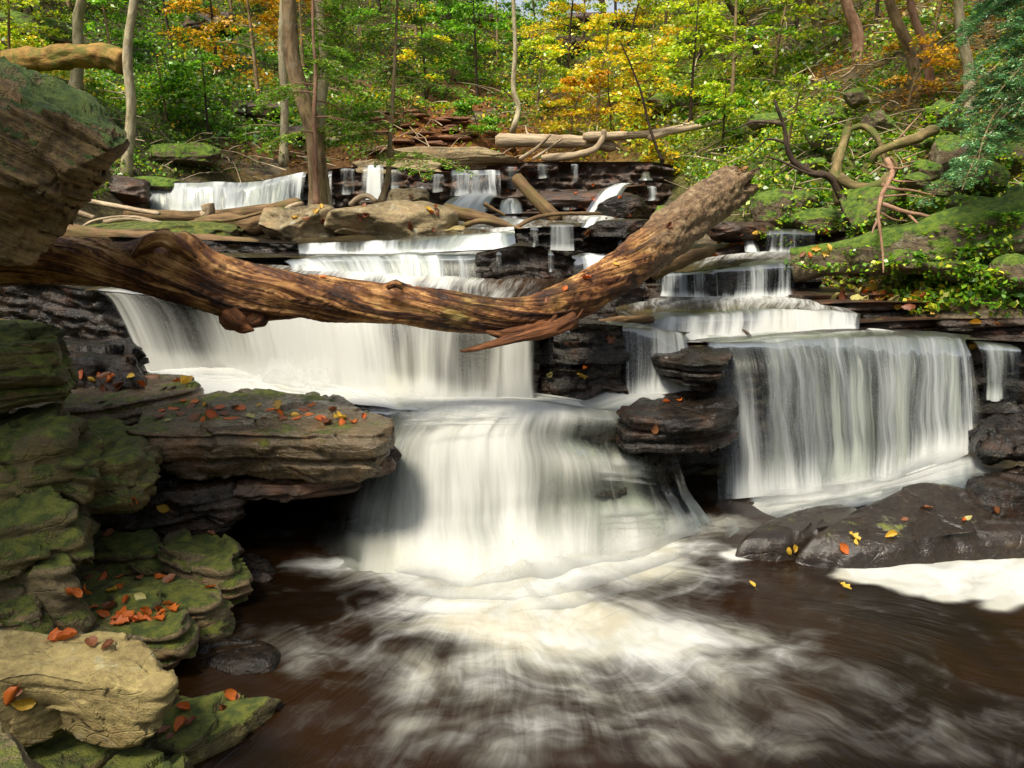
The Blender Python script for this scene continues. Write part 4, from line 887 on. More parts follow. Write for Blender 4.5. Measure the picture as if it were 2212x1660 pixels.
# water linking the small upstream falls
flow([[(P(930, 460, 10.25), .2), (P(1010, 466, 10.2), .7), (P(1100, 468, 9.95), .4), (P(1200, 466, 9.9), .2), (P(1300, 464, 9.8), .9), (P(1370, 470, 9.7), .1)],
      [(P(960, 480, 9.3), .0), (P(1050, 480, 9.3), .3), (P(1120, 480, 9.25), .5), (P(1200, 478, 9.25), .2), (P(1290, 478, 9.1), .6), (P(1370, 480, 9.1), .0)],
      [(P(1010, 500, 8.35), .0), (P(1060, 498, 8.35), .5), (P(1120, 496, 8.3), .7), (P(1200, 490, 8.2), .2), (P(1280, 490, 8.2), .5), (P(1370, 490, 8.2), .0)]], 70, 40, 'film', 33)
flow([[(P(700, 442, 11.9), .1), (P(500, 462, 11.4), .5), (P(330, 466, 11.3), .3)][::-1], [(P(700, 452, 10.8), 0), (P(500, 475, 10.4), .1), (P(300, 478, 10.4), .0)][::-1]], 60, 20, 'film', 34)
# ------------------------------------------------------------------ plunge pool
nx, ny = 380, 330
px = np.linspace(-3.2, 5.2, nx); py = np.r_[np.linspace(0.6, 2.1, 25)[:-1], np.linspace(2.1, 5.6, ny - 24)]
PX, PY = np.meshgrid(px, py)
src = Z(1085, 1190, 0)
rx, ry = PX - src[0], PY - src[1]; rr = np.hypot(rx, ry * 1.0) + 1e-4; th = np.arctan2(ry, rx)
uu, vv = project(np.stack([PX.ravel(), PY.ravel(), np.zeros(PX.size)], -1)); uu = uu.reshape(PX.shape); vv = vv.reshape(PX.shape)
nse = fbm(xyz(PX * 1.6, PY * 1.6, 0), 41, 4)
nth = 0.6 * fbm(xyz(th * 3.0, rr * 0.7, 0), 43, 4) + 0.6 * fbm(xyz(PX * 2.6 + nse, PY * 5.0 + nse * 2, 0), 44, 4)
foam = -0.24 + 0 * PX
def blob(x, y, a, b, w, rot=0.0):
    """raised foam by place: centre in metres"""
    c, s = math.cos(rot), math.sin(rot); dx, dy = PX - x, PY - y
    return w * np.exp(-(((dx * c + dy * s) / a) ** 2 + ((-dx * s + dy * c) / b) ** 2))
for (u, v, a, b, w) in [(1130, 1215, 0.90, 0.30, 1.8), (1140, 1320, 0.62, 0.26, 1.35), (1060, 1290, .45, .22, .5), (1330, 1390, 0.60, 0.24, 0.75), (1500, 1380, 0.6, 0.20, 0.6), (1400, 1170, .5, .3, .9), (1560, 1130, .5, .18, .7),
                        (1000, 1450, .55, .25, .35), (1200, 1480, .8, .18, .38), (820, 1225, .35, .08, .5), (1400, 1560, .7, .12, .35), (1700, 1480, .9, .16, .30), (1600, 1240, .5, .10, .25), (1900, 1560, 1.0, .12, .22), (700, 1400, .25, .1, .3), (1250, 1640, .7, .07, .2)]:
    c = Z(u, v, 0); foam += blob(c[0], c[1], a, b, w)
foam += nth * 0.95 * sstep(2.9, 1.0, rr) + nse * 0.55
foam -= 0.25 * sstep(700, 450, uu) + 0.1 * sstep(1500, 2100, uu) * sstep(1350, 1250, vv)
def ipoly(u, v, poly):
    r = np.zeros(u.shape, bool); j = len(poly) - 1
    for i in range(len(poly)):
        a, b = poly[i], poly[j]
        c = ((a[1] > v) != (b[1] > v)) & (u < (b[0] - a[0]) * (v - a[1]) / (b[1] - a[1] + 1e-9) + a[0]); r ^= c; j = i
    return r
wu = uu + 40 * fbm(xyz(PX * 5, PY * 9, 3), 91, 4); wv_ = vv + 22 * fbm(xyz(PX * 6, PY * 9, 6), 92, 4)
fm = np.zeros(PX.shape)
for poly in ([(1795, 1240), (1820, 1205), (1900, 1196), (2000, 1196), (2120, 1196), (2150, 1200), (2240, 1200), (2400, 1220), (2400, 1300), (2240, 1305), (2170, 1322), (2110, 1315), (2130, 1292), (2060, 1305), (1980, 1292), (1890, 1270), (1850, 1262)],
             [(1560, 1205), (1600, 1188), (1650, 1178), (1668, 1190), (1640, 1210), (1590, 1218)], [(1606, 1178), (1622, 1162), (1650, 1166), (1640, 1184), (1620, 1190)]):
    fm = np.maximum(fm, ipoly(wu, wv_, poly).astype(float))
for _ in range(5):
    fm = (fm + np.roll(fm, 1, 0) + np.roll(fm, -1, 0) + np.roll(fm, 1, 1) + np.roll(fm, -1, 1)) / 5
foam = foam + fm * 1.35
for (u, v, a, b, w) in [(1000, 1600, .35, .08, .4), (1180, 1560, .4, .06, .4), (1500, 1600, .5, .06, .35), (1350, 1650, .4, .05, .3), (850, 1560, .25, .06, .3), (1700, 1620, .5, .06, .25), (640, 1440, .12, .10, .5), (2000, 1640, .5, .05, .2)]:
    c = Z(u, v, 0); foam += blob(c[0], c[1], a, b, w)
zz = 0.012 * fm + 0.05 * np.exp(-(rr / 0.55) ** 2) * (0.6 + nse * 1.5)
wave = fbm(xyz(th * 2.2, rr * 2.4 - 0.3 * np.abs(th), 0), 47, 4)
zz = zz + wave * 0.09 * np.exp(-((rr - 0.9) / 0.8) ** 2) + fbm(xyz(PX * 4.5, PY * 4.5, 0), 49, 3) * 0.03 * np.exp(-(rr / 2.6) ** 2)
flow_r = rr + 0.12 * nse
pm = np.stack([th * 1.25 + 7, flow_r, np.zeros_like(rr)], -1)
obj("pool_water", np.stack([PX, PY, zz], -1).reshape(-1, 3), grid_faces(len(py), nx), M['pool'], attrs={'dens': foam.ravel(), 'uvm': pm.reshape(-1, 3)}, kind='structure')
from mathutils.bvhtree import BVHTree
BV = []
def reg(V, F): BV.append(BVHTree.FromPolygons([tuple(v) for v in V], [tuple(f) for f in F]))
def shoot(u, v, maxd=40):
    r = Vector(ray(u, v)).normalized(); best = None
    for b in BV:
        h = b.ray_cast(Vector((0, 0, CAM_H)), r, maxd)
        if h[0] is not None and (best is None or h[3] < best[2]): best = (h[0], h[1], h[3])
    return best
for o_ in list(COL.objects):
    if o_.name.startswith("rock_ledge"):
        me_ = o_.data; v_ = np.zeros(len(me_.vertices) * 3, np.float32); me_.vertices.foreach_get("co", v_)
        f_ = np.zeros(len(me_.loops), np.int32); me_.loops.foreach_get("vertex_index", f_)
        reg(v_.reshape(-1, 3).astype(float), f_.reshape(-1, 4))

def stone(top, z, thick, seed, mat, label, slope=(0, 0), cat="rock", name="rock", group=None, **kw):
    """top: outline of the upper face in sight lines at height z; slope: extra height per metre in x, y"""
    T = np.array([Z(u, v, z) for u, v in top]); c = T.mean(0)
    kw.setdefault('layers', 2 if mat in ('darkmoss', 'mosstone') else 0)
    T[:, 2] += (T[:, 0] - c[0]) * slope[0] + (T[:, 1] - c[1]) * slope[1]
    V, F = stone_mesh(T, thick, seed, **kw)
    reg(V, F)
    return obj(name, V, F, M[mat], label=label, cat=cat, group=group)
def boulder(u, v, d, radii, seed, mat, label, rot=0.0, tiltx=0.0, n=48, cuts=9, rough=0.10, name="boulder", cat="boulder", group=None, at=None):
    c = P(u, v, d) if at is None else at
    V, F = boulder_mesh(c, radii, seed, rot, n, cuts, rough, tiltx)
    V, F = weld(V, F); reg(V, F)
    return obj(name, V, F, M[mat], label=label, cat=cat, group=group)

# ------------------------------------------------------------------ the rocks of the left bank
# big tilted boulder reaching in from the left edge: upper face mossy and striped, lower face undercut
prof = [  # sections from the left (outside the frame) to the tip: (u, top v, ridge v, belly v, bottom v, depth)
    (-420, 60, 330, 560, 3.1), (-220, 85, 350, 585, 3.15), (-60, 110, 400, 590, 3.2), (30, 126, 400, 580, 3.25), (90, 142, 395, 560, 3.3),
    (140, 172, 370, 520, 3.35), (185, 200, 350, 440, 3.4), (225, 238, 330, 385, 3.42), (255, 268, 315, 345, 3.44), (272, 286, 298, 308, 3.45)]
rows = []
NTH = 110
for u, vt, vm, vb, d in cr(np.array(prof, float), 90):
    top = P(u, vt, d + 0.35); mid = P(u + 4, vm, d - 0.05); bot = P(u, vb, d + 0.12); bk = P(u, (vt + vb) / 2, d + 0.7)
    k = (vb - vt) / 420.0
    ridge = P(u + 2, vt + (vm - vt) * 0.42, d + 0.02)
    loop = [top, ridge, mid, (mid + bot) / 2 + np.array([0, 0.05, 0]), bot, (bot + bk) / 2 + np.array([0, .12 * k, -0.02]), bk, (bk + top) / 2 + np.array([0, .1 * k, .03])]
    loop = np.array(loop); c_ = loop.mean(0)
    sh = 0.25 + 0.75 * min(1, k * 3)
    lp = np.concatenate([loop, loop[:1]]); t_ = np.linspace(0, 8, NTH, endpoint=False); i_ = t_.astype(int); f_ = (t_ - i_)[:, None]; f_ = f_ * f_ * (3 - 2 * f_) * 0.35 + f_ * 0.65
    rows.append(lp[i_] * (1 - f_) + lp[i_ + 1] * f_)
V = np.concatenate(rows + [np.repeat(P(276, 297, 3.5)[None], NTH, 0)]); nrow = 91
cen = P(0, 350, 3.6); nd = V - cen; nd[:, 0] *= 0.15; nd /= np.linalg.norm(nd, axis=1)[:, None]
tilt = V @ np.array([0.50, 0.10, 0.86])            # bedding planes dip to the right
lay = tilt / 0.055 + 1.6 * fbm(V * 1.2, 5, 3)
stp = (vnoise(xyz(np.floor(lay), V[:, 0] * 0.5, 0), 9) - 0.5) * 0.075 - 0.022 * np.exp(-((np.minimum(lay - np.floor(lay), 1 - lay + np.floor(lay))) / 0.12) ** 2)
V = V + nd * (fbm(V * 1.6, 71, 4) * 0.13 + facet(V, 0.22, 73) * 0.05 + facet(V, 0.07, 74) * 0.010 + stp * 0.6)[:, None]
F = grid_faces(nrow, NTH, True)
reg(V, F)
obj("leaning_boulder", V, F, M['leaning'], label="huge striped boulder jutting in at upper left, mossy on top and undercut below", cat="boulder")

S = stone
S([(-260, 905), (-120, 880), (60, 868), (140, 872), (172, 905), (165, 940), (60, 950), (-120, 960), (-260, 960)], 0.98, 0.36, 201, 'darkmoss', "broad rounded mossy stone at the left edge, below the flat-topped pair", bulge=0.06, rnd=0.5, rough=0.05)
S([(-200, 735), (-60, 700), (30, 688), (100, 692), (128, 720), (118, 742), (30, 748), (-100, 760)], 1.36, 0.22, 202, 'darkmoss', "squarish dark stone with a mossy top, highest of the left bank stack under the log", bulge=0.03, rough=0.04)
S([(-200, 800), (-60, 772), (30, 764), (120, 770), (155, 800), (140, 822), (40, 826), (-120, 850)], 1.17, 0.13, 203, 'darkmoss', "flat mossy stone second from the top of the left bank stack", bulge=0.04, rough=0.04)
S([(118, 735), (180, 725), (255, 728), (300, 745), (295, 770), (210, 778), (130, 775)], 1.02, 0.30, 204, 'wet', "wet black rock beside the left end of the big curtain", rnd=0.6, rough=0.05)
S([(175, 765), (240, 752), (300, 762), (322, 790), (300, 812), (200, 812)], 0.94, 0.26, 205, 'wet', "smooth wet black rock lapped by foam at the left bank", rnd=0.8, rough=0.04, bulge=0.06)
S([(-100, 838), (60, 815), (160, 806), (290, 800), (400, 806), (433, 822), (426, 838), (330, 856), (200, 880), (60, 890)], 0.86, 0.20, 206, 'slab', "thin mossy slab with leaves just above and behind the large slab", bulge=0.03, rough=0.03, layers=2)
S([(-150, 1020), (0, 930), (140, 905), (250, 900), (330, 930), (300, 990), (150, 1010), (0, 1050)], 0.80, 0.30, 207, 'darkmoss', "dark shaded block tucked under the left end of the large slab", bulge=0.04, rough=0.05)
S([(262, 925), (300, 895), (330, 875), (430, 853), (560, 846), (670, 846), (745, 858), (800, 878), (838, 902), (848, 925), (820, 938), (700, 936), (520, 934), (380, 936), (300, 938)], 0.79, 0.31, 208, 'slab', "large flat overhanging slab, wet on top and strewn with orange leaves, at centre left",
  bulge=0.02, rnd=0.12, rough=0.035, undercut=0.10, layers=2, jag=0.05, nth=220, nr=20, ns=26)
S([(770, 955), (820, 950), (852, 965), (850, 990), (820, 1000), (760, 992)], 0.55, 0.10, 209, 'wetbrown', "small pointed lobe of rock under the right tip of the large slab", bulge=0.02, rough=0.03)
S([(430, 1000), (560, 990), (700, 985), (780, 1000), (770, 1030), (640, 1050), (500, 1050), (420, 1030)], 0.44, 0.10, 210, 'wetbrown', "dark thin rock layer along the underside of the large slab", bulge=0.02, rough=0.03, layers=2)
S([(150, 985), (300, 975), (430, 985), (500, 1010), (505, 1045), (420, 1060), (260, 1070), (120, 1060)], 0.46, 0.20, 211, 'wet', "wet dark rock layer below the large slab, left of the hollow", bulge=0.03, rough=0.05, layers=3)
S([(180, 1085), (300, 1072), (450, 1075), (520, 1090), (500, 1115), (360, 1125), (200, 1130)], 0.27, 0.12, 212, 'wet', "low wet rock layer above the two mossy blocks by the hollow", bulge=0.03, rough=0.04, layers=2)
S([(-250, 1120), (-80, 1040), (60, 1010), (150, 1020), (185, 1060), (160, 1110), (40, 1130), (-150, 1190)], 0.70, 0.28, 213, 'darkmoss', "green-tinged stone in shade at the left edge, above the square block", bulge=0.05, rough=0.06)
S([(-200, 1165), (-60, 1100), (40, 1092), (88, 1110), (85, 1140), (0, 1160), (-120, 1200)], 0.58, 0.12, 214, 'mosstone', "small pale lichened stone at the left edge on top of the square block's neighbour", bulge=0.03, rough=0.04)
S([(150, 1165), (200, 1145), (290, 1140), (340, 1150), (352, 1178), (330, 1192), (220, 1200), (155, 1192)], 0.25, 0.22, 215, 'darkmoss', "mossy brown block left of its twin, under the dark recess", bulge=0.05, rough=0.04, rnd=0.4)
S([(345, 1160), (380, 1140), (450, 1138), (480, 1150), (500, 1180), (530, 1215), (480, 1235), (390, 1220), (350, 1200)], 0.22, 0.22, 216, 'mosstone', "mossy rust-stained block right of its twin, beside the dark recess", bulge=0.05, rough=0.05, rnd=0.4)
S([(500, 1215), (545, 1195), (590, 1205), (610, 1225), (580, 1240), (520, 1240)], 0.04, 0.12, 217, 'wet', "small wet dark rock at the edge of the pool near the recess", rough=0.03)
S([(-260, 1210), (-80, 1172), (40, 1162), (110, 1166), (150, 1185), (165, 1215), (120, 1232), (20, 1222), (-150, 1260)], 0.54, 0.34, 218, 'mosstone', "square block with a rusty front face, standing at the left edge", bulge=0.02, rnd=0.25, rough=0.035)
S([(-200, 1300), (-60, 1275), (40, 1272), (88, 1290), (96, 1318), (60, 1330), (-80, 1345)], 0.40, 0.18, 219, 'mosstone', "low rounded stone in front of the square block at the left edge", bulge=0.04, rnd=0.5, rough=0.04)
S([(120, 1255), (200, 1232), (330, 1238), (430, 1250), (488, 1265), (492, 1292), (440, 1312), (300, 1310), (150, 1300)], 0.20, 0.20, 220, 'mosstone', "flat green mossy slab behind the leaf-strewn slab", bulge=0.03, rnd=0.4, rough=0.03)
S([(30, 1330), (100, 1292), (200, 1272), (320, 1270), (400, 1290), (425, 1318), (415, 1345), (370, 1372), (260, 1376), (120, 1370)], 0.24, 0.20, 221, 'mosstone', "mossy slab carrying a cluster of bright orange leaves", bulge=0.03, rnd=0.35, rough=0.03, undercut=0.05)
S([(-350, 1460), (-200, 1385), (0, 1366), (130, 1366), (240, 1352), (290, 1372), (345, 1412), (382, 1460), (378, 1492), (340, 1500), (240, 1482), (140, 1470), (60, 1462), (-60, 1500), (-250, 1560)], 0.44, 0.28, 222, 'litstone', "large pale sunlit sandstone slab at lower left, biggest of the foreground stones",
  bulge=0.02, rnd=0.25, rough=0.03, undercut=0.16, nth=220, nr=24, ns=24, layers=2, jag=0.02)
S([(-250, 1640), (-60, 1560), (20, 1556), (70, 1600), (90, 1660), (100, 1760), (-100, 1800)], 0.50, 0.40, 223, 'mosstone', "grey rounded stone in the lower left corner", bulge=0.04, rnd=0.5, rough=0.03)
S([(330, 1560), (375, 1505), (450, 1497), (540, 1494), (592, 1500), (560, 1530), (500, 1565), (440, 1600), (390, 1625), (330, 1610)], 0.07, 0.2, 224, 'darkmoss', "pointed mossy slab reaching into the pool at lower left", bulge=0.02, rnd=0.3, rough=0.03)
S([(200, 1640), (260, 1600), (350, 1600), (385, 1625), (385, 1700), (300, 1760), (180, 1740)], 0.12, 0.2, 225, 'darkmoss', "small mossy stone at the bottom edge beside the sunlit slab", bulge=0.03, rnd=0.4, rough=0.03)
S([(400, 1360), (460, 1345), (550, 1362), (600, 1400), (590, 1440), (500, 1445), (420, 1430)], 0.03, 0.3, 226, 'wet', "smooth dark rock just breaking the pool surface at lower left", rnd=0.6, rough=0.03)
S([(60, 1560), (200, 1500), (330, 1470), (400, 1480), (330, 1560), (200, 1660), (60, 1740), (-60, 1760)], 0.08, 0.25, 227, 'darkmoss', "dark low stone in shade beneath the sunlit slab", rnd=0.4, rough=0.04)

# ------------------------------------------------------------------ rocks among the falls
S([(1403, 756), (1425, 742), (1500, 738), (1560, 740), (1585, 760), (1570, 785), (1490, 788), (1425, 775)], 0.985, 0.15, 230, 'wet', "wet black rock jutting out at the left end of the right fall", bulge=0.0, rnd=0.25, rough=0.022, undercut=0.06, layers=2, jag=0.04)
S([(1325, 882), (1390, 856), (1480, 843), (1570, 846), (1600, 880), (1540, 900), (1445, 910), (1350, 904)], 0.72, 0.24, 231, 'wet', "rounded wet rock with rust-brown top beside the black hollow, left of the right fall", bulge=0.0, rnd=0.25, rough=0.022, undercut=0.03, layers=3, jag=0.05)
0 and S([(1530, 820), (1565, 812), (1600, 820), (1600, 845), (1550, 850)], 0.85, 0.12, 232, 'wet', "small dark knob of rock wedged below the jutting rock", rnd=0.6, rough=0.02)
0 and S([(1160, 808), (1200, 802), (1262, 802), (1290, 812), (1285, 826), (1220, 832), (1165, 830)], 0.88, 0.30, 233, 'wet', "low black dripping block at the right of the main fall's upper drop", bulge=0.02, rnd=0.3, rough=0.04, layers=2)
0 and S([(1255, 792), (1300, 776), (1345, 778), (1362, 800), (1345, 822), (1290, 826), (1258, 815)], 0.93, 0.32, 234, 'wet', "black glistening block left of the narrow side fall", bulge=0.02, rnd=0.4, rough=0.05)
0 and S([(1205, 716), (1280, 704), (1350, 704), (1365, 722), (1340, 740), (1230, 742)], 1.10, 0.20, 235, 'wet', "black overhanging block under the log's right half", bulge=0.03, rnd=0.3, rough=0.04)
# large dark boulder at lower right and its neighbours
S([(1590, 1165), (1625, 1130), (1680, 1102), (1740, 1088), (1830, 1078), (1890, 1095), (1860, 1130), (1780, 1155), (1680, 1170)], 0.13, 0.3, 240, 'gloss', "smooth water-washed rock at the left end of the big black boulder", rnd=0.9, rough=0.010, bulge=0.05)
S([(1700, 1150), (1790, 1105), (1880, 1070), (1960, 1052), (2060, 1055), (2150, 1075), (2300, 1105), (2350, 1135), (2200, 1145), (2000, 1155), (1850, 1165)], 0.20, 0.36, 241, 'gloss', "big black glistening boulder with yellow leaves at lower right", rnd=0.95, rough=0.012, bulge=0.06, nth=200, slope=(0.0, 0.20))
S([(2080, 1035), (2150, 1005), (2300, 990), (2400, 1030), (2300, 1060), (2150, 1062)], 0.34, 0.3, 242, 'wet', "dark rock at the right edge behind the big black boulder", rnd=0.6, rough=0.04)
S([(2100, 905), (2150, 888), (2260, 890), (2300, 920), (2230, 940), (2130, 935)], 0.58, 0.22, 243, 'wet', "brown-topped rock splashed by the small fall at the right edge", rnd=0.6, rough=0.04)
# upstream boulders
boulder(668, 495, 8.7, (0.50, 0.5, 0.30), 250, 'tan', "left half of the pale boulder pair above the log, below the tall trees", cuts=8, n=60)
boulder(850, 492, 8.6, (0.74, 0.55, 0.31), 251, 'tan', "large pale cracked boulder above the log, right of its twin", cuts=8, n=70, rough=0.09)
boulder(985, 502, 8.3, (0.17, 0.14, 0.07), 252, 'litstone', "small cream stone at the right foot of the pale boulders")
boulder(880, 430, 11.0, (0.30, 0.25, 0.17), 253, 'tan', "brown wedge-shaped rock under the upper ledge, behind the pale boulders")
boulder(345, 505, 8.8, (0.9, 0.5, 0.14), 254, 'darkmoss', "low dark mossy hump of rock among the driftwood")
boulder(240, 415, 11.2, (0.55, 0.4, 0.22), 255, 'wetbrown', "dark wet rock at the left end of the top waterfall")
boulder(330, 398, 12.0, (0.5, 0.4, 0.12), 256, 'bank', "flat grey rock on the bank above the top waterfall's left end")
boulder(980, 345, 13.6, (1.15, 0.5, 0.20), 257, 'tan', "long pale lichened rock below the bleached logs", cuts=8, n=60)
boulder(865, 368, 13.1, (0.95, 0.6, 0.16), 258, 'tan', "flat yellowish rock on the upper ledge", cuts=8)
boulder(1250, 432, 10.9, (0.8, 0.3, 0.13), 259, 'wetbrown', "dark leaf-covered rock step below the upper ledge")
boulder(1340, 450, 9.8, (0.32, 0.3, 0.16), 260, 'wet', "black rock beside the slanting white chute")
boulder(1335, 500, 7.75, (0.36, 0.35, 0.14), 261, 'wet', "black layered rock left of the log's far end")
boulder(1470, 468, 8.6, (0.34, 0.3, 0.15), 262, 'bank', "grey mossy rock beside the far end of the log")
boulder(1690, 455, 8.5, (0.36, 0.3, 0.22), 263, 'bank', "round boulder capped with thick green moss above the right cascades")
boulder(1755, 480, 8.3, (0.28, 0.25, 0.15), 264, 'bank', "lower mossy boulder right of the moss-capped one")
boulder(1600, 500, 8.3, (0.34, 0.3, 0.12), 265, 'wetbrown', "brown wet rock left of the topmost right cascade")
# mossy log-like rock of the right bank
V, F, U = tube(cr(np.array([P(1712, 575, 7.15), P(1800, 560, 7.0), P(1900, 545, 6.8), P(2010, 530, 6.6), P(2130, 505, 6.5), P(2300, 470, 6.4)]), 60), np.linspace(0.14, 0.30, 60), 60, amp=0.34, seed=4)
reg(V, F); obj("rock", V, F, M['bank'], label="long moss-covered rock rib running up to the right above the leafy shelf", cat="rock")

# ------------------------------------------------------------------ the great fallen log
LP = np.array([(-330, 590, 3.75, 52), (-120, 572, 3.9, 52), (0, 563, 4.0, 52), (100, 562, 4.06, 50), (200, 566, 4.12, 50), (300, 581, 4.18, 51), (400, 597, 4.24, 60), (500, 622, 4.3, 61), (600, 637, 4.33, 56), (700, 647, 4.36, 49), (800, 655, 4.4, 45),
               (900, 663, 4.43, 45), (1000, 677, 4.46, 42), (1080, 684, 4.5, 39), (1150, 679, 4.58, 41), (1220, 655, 4.72, 46), (1290, 620, 4.95, 46), (1350, 580, 5.3, 46), (1400, 541, 5.65, 47), (1450, 500, 6.05, 48), (1500, 461, 6.45, 49), (1545, 428, 6.8, 46), (1592, 396, 7.15, 40)], float)
LPd = cr(LP, 460)
lpath = np.array([P(a, b, c) for a, b, c, r in LPd]); lrad = LPd[:, 3] * LPd[:, 2] / F_PX * 0.97
NS = 96
V, F, U = tube(lpath, lrad, NS, seed=0)
nV = 460 * NS
sl = np.r_[0, np.cumsum(np.linalg.norm(np.diff(lpath, axis=0), axis=1))]
S_ = np.repeat(sl, NS); TH = np.tile(np.arange(NS) * 2 * math.pi / NS, 460)
barkf = sstep(1325, 1455, np.repeat(LPd[:, 0], NS) + 150 * fbm(xyz(np.cos(TH) * 1.2, np.sin(TH) * 1.2, S_ * 2), 3, 4))
tw = TH - 1.55 * S_ + 1.5 * fbm(xyz(np.cos(TH) * 1.2, np.sin(TH) * 1.2, S_ * 1.1), 77, 4)
g1 = fbm(xyz(np.cos(tw) * 1.6, np.sin(tw) * 1.6, S_ * 0.35), 11, 3)
g2 = fbm(xyz(np.cos(tw) * 7, np.sin(tw) * 5.5, S_ * 1.1), 12, 5)
g3 = fbm(xyz(np.cos(TH) * 4, np.sin(TH) * 4, S_ * 6), 14, 4)
R_ = np.repeat(lrad, NS)
dsp = R_ * ((1 - barkf) * (g1 * 0.30 + g2 * 0.26 - 0.20 * np.exp(-(np.abs(g2) / 0.03) ** 2) * 0.45) + barkf * (g1 * 0.15 + g3 * 0.22))
cen = np.repeat(lpath, NS, 0); nrm = (V[:nV] - cen) / R_[:, None]
def bump_at(u, v, rad, h, up=1.0):
    c = P(u, v, np.interp(u, LP[:, 0], LP[:, 2]) - 0.05)
    return h * np.exp(-((np.linalg.norm((V[:nV] - c) * np.array([1, 0.5, 1]), axis=1)) / rad) ** 2)
dsp += bump_at(350, 528, 0.13, 0.085) + bump_at(400, 545, 0.10, 0.05) + bump_at(310, 540, 0.08, 0.03) + bump_at(855, 618, 0.045, 0.035) + bump_at(520, 700, 0.09, 0.055)
dsp -= bump_at(352, 540, 0.05, 0.07) + bump_at(650, 690, 0.10, 0.02)
V[:nV] += nrm * dsp[:, None]
g5 = facet(np.stack([np.cos(TH) * 0.16, np.sin(TH) * 0.16, S_ * 0.5], -1), 0.055, 31)
V[:nV] += nrm * (barkf * (g5 * 0.016 + fbm(xyz(np.cos(TH) * 2, np.sin(TH) * 2, S_ * 3), 15, 3) * 0.06))[:, None]
tE = lpath[-1] - lpath[-8]; tE /= np.linalg.norm(tE)
endf = sstep(0.30, 0.0, sl[-1] - S_); jag_ = fbm(xyz(np.cos(TH) * 2.4, np.sin(TH) * 2.4, 0), 33, 4) * 1.1 + 0.02
V[:nV] += tE * (endf * jag_)[:, None]; V[-1] = lpath[-1] - tE * 0.22
uvm = np.zeros((len(V), 3)); uvm[:nV] = np.stack([np.cos(tw) * 0.15, np.sin(tw) * 0.15, S_], -1)
bk = np.zeros(len(V)); bk[:nV] = barkf; bk[-2:] = 0
t = NT("weathered_log_wood"); uv = t.attr("uvm").outputs["Vector"]; bf = t.attr("bark").outputs["Fac"]; co = t.n("TexCoord").outputs["Object"]
gA = t.noise(t._vm('MULTIPLY', uv, (1, 1, 0.045)), 26, 5, 0.62, 0.25); gB = t.noise(t._vm('MULTIPLY', uv, (1, 1, 0.035)), 95, 4, 0.6)
gC = t.noise(co, 5, 4, 0.6)
ff = t.math('ADD', t.math('MULTIPLY', gA, 0.75), t.math('MULTIPLY', gB, 0.30)); ff = t.math('ADD', ff, t.math('MULTIPLY', t.math('SUBTRACT', gC, 0.5), 0.6))
wood = t.ramp(ff, [(0.40, (0.018, 0.006, 0.002)), (0.50, (0.095, 0.032, 0.008)), (0.585, (0.29, 0.135, 0.04)), (0.665, (0.50, 0.29, 0.11)), (0.76, (0.62, 0.44, 0.24))])
wood = t.mix(t.mapr(t.noise(co, 2.6, 4, 0.6), 0.52, 0.66), wood, t.mix(1.0, wood, (0.45, 0.50, 0.30), 'MULTIPLY'))
bn = t.noise(co, 11, 6, 0.68); bcol = t.ramp(t.math('ADD', t.math('MULTIPLY', bn, 0.6), t.math('MULTIPLY', t.noise(co, 60, 4), 0.4)), [(0.38, (0.05, 0.03, 0.018)), (0.52, (0.19, 0.12, 0.06)), (0.68, (0.40, 0.32, 0.19))])
colr = t.mix(bf, wood, bcol)
hh = t.math('ADD', t.math('MULTIPLY', ff, 1.2), t.math('MULTIPLY', bn, bf))
M['log'] = t.end(t.bsdf(colr, 0.62, t.bump(hh, 0.9, 0.035), 0.35))
reg(V, F)
log = empty("fallen_log", lpath[200] - np.array([0, 0, 0.2]), label="great weathered log with twisted brown grain lying across the falls", cat="log")
obj("trunk", V, F, M['log'], parent=log, attrs={'uvm': uvm, 'bark': bk})
def logpart(name, pts, rads, seg=20, seed=1, amp=0.35, flat=1.0, label=None, tws=3.0):
    q = cr(np.array([np.r_[P(*p), r] for p, r in zip(pts, rads)]), 40)
    V, F, U = tube(q[:, :3], q[:, 3], seg, amp=amp, seed=seed, ellipse=flat)
    u = U.copy(); bkk = np.zeros(len(V))
    return obj(name, V, F, M['log' if name == 'knot' else 'stub'], parent=log, attrs={'uvm': u, 'bark': bkk}, label=label)
logpart("broken_branch", [(1230, 690, 4.62), (1180, 712, 4.5), (1120, 728, 4.42), (1060, 745, 4.36), (1010, 757, 4.32), (993, 758, 4.31)], [0.10, 0.085, 0.06, 0.038, 0.022, 0.006], seed=5, label="splintered stub pointing left from the underside of the log", flat=0.55, amp=0.5)
logpart("broken_branch", [(1200, 700, 4.55), (1120, 716, 4.46), (1080, 722, 4.42), (1050, 716, 4.40)], [0.05, 0.04, 0.03, 0.008], seed=6, amp=0.5)
logpart("root_stub", [(500, 672, 4.25), (515, 692, 4.2), (530, 708, 4.18), (548, 714, 4.16)], [0.10, 0.07, 0.035, 0.006], seed=7, amp=0.6, label="ragged dark stub under the left half of the log")
logpart("root_stub", [(560, 680, 4.28), (545, 695, 4.22), (525, 703, 4.2)], [0.07, 0.05, 0.012], seed=8, amp=0.6)
logpart("knot", [(838, 622, 4.27), (850, 614, 4.25), (862, 616, 4.25), (868, 624, 4.27)], [0.016, 0.022, 0.02, 0.012], seed=9, amp=0.3)
logpart("knot", [(290, 555, 4.06), (318, 528, 4.04), (352, 516, 4.03), (388, 532, 4.06), (420, 560, 4.1)], [0.02, 0.038, 0.045, 0.038, 0.018], seed=10, amp=0.35, label="arched burl on top of the log's left half")
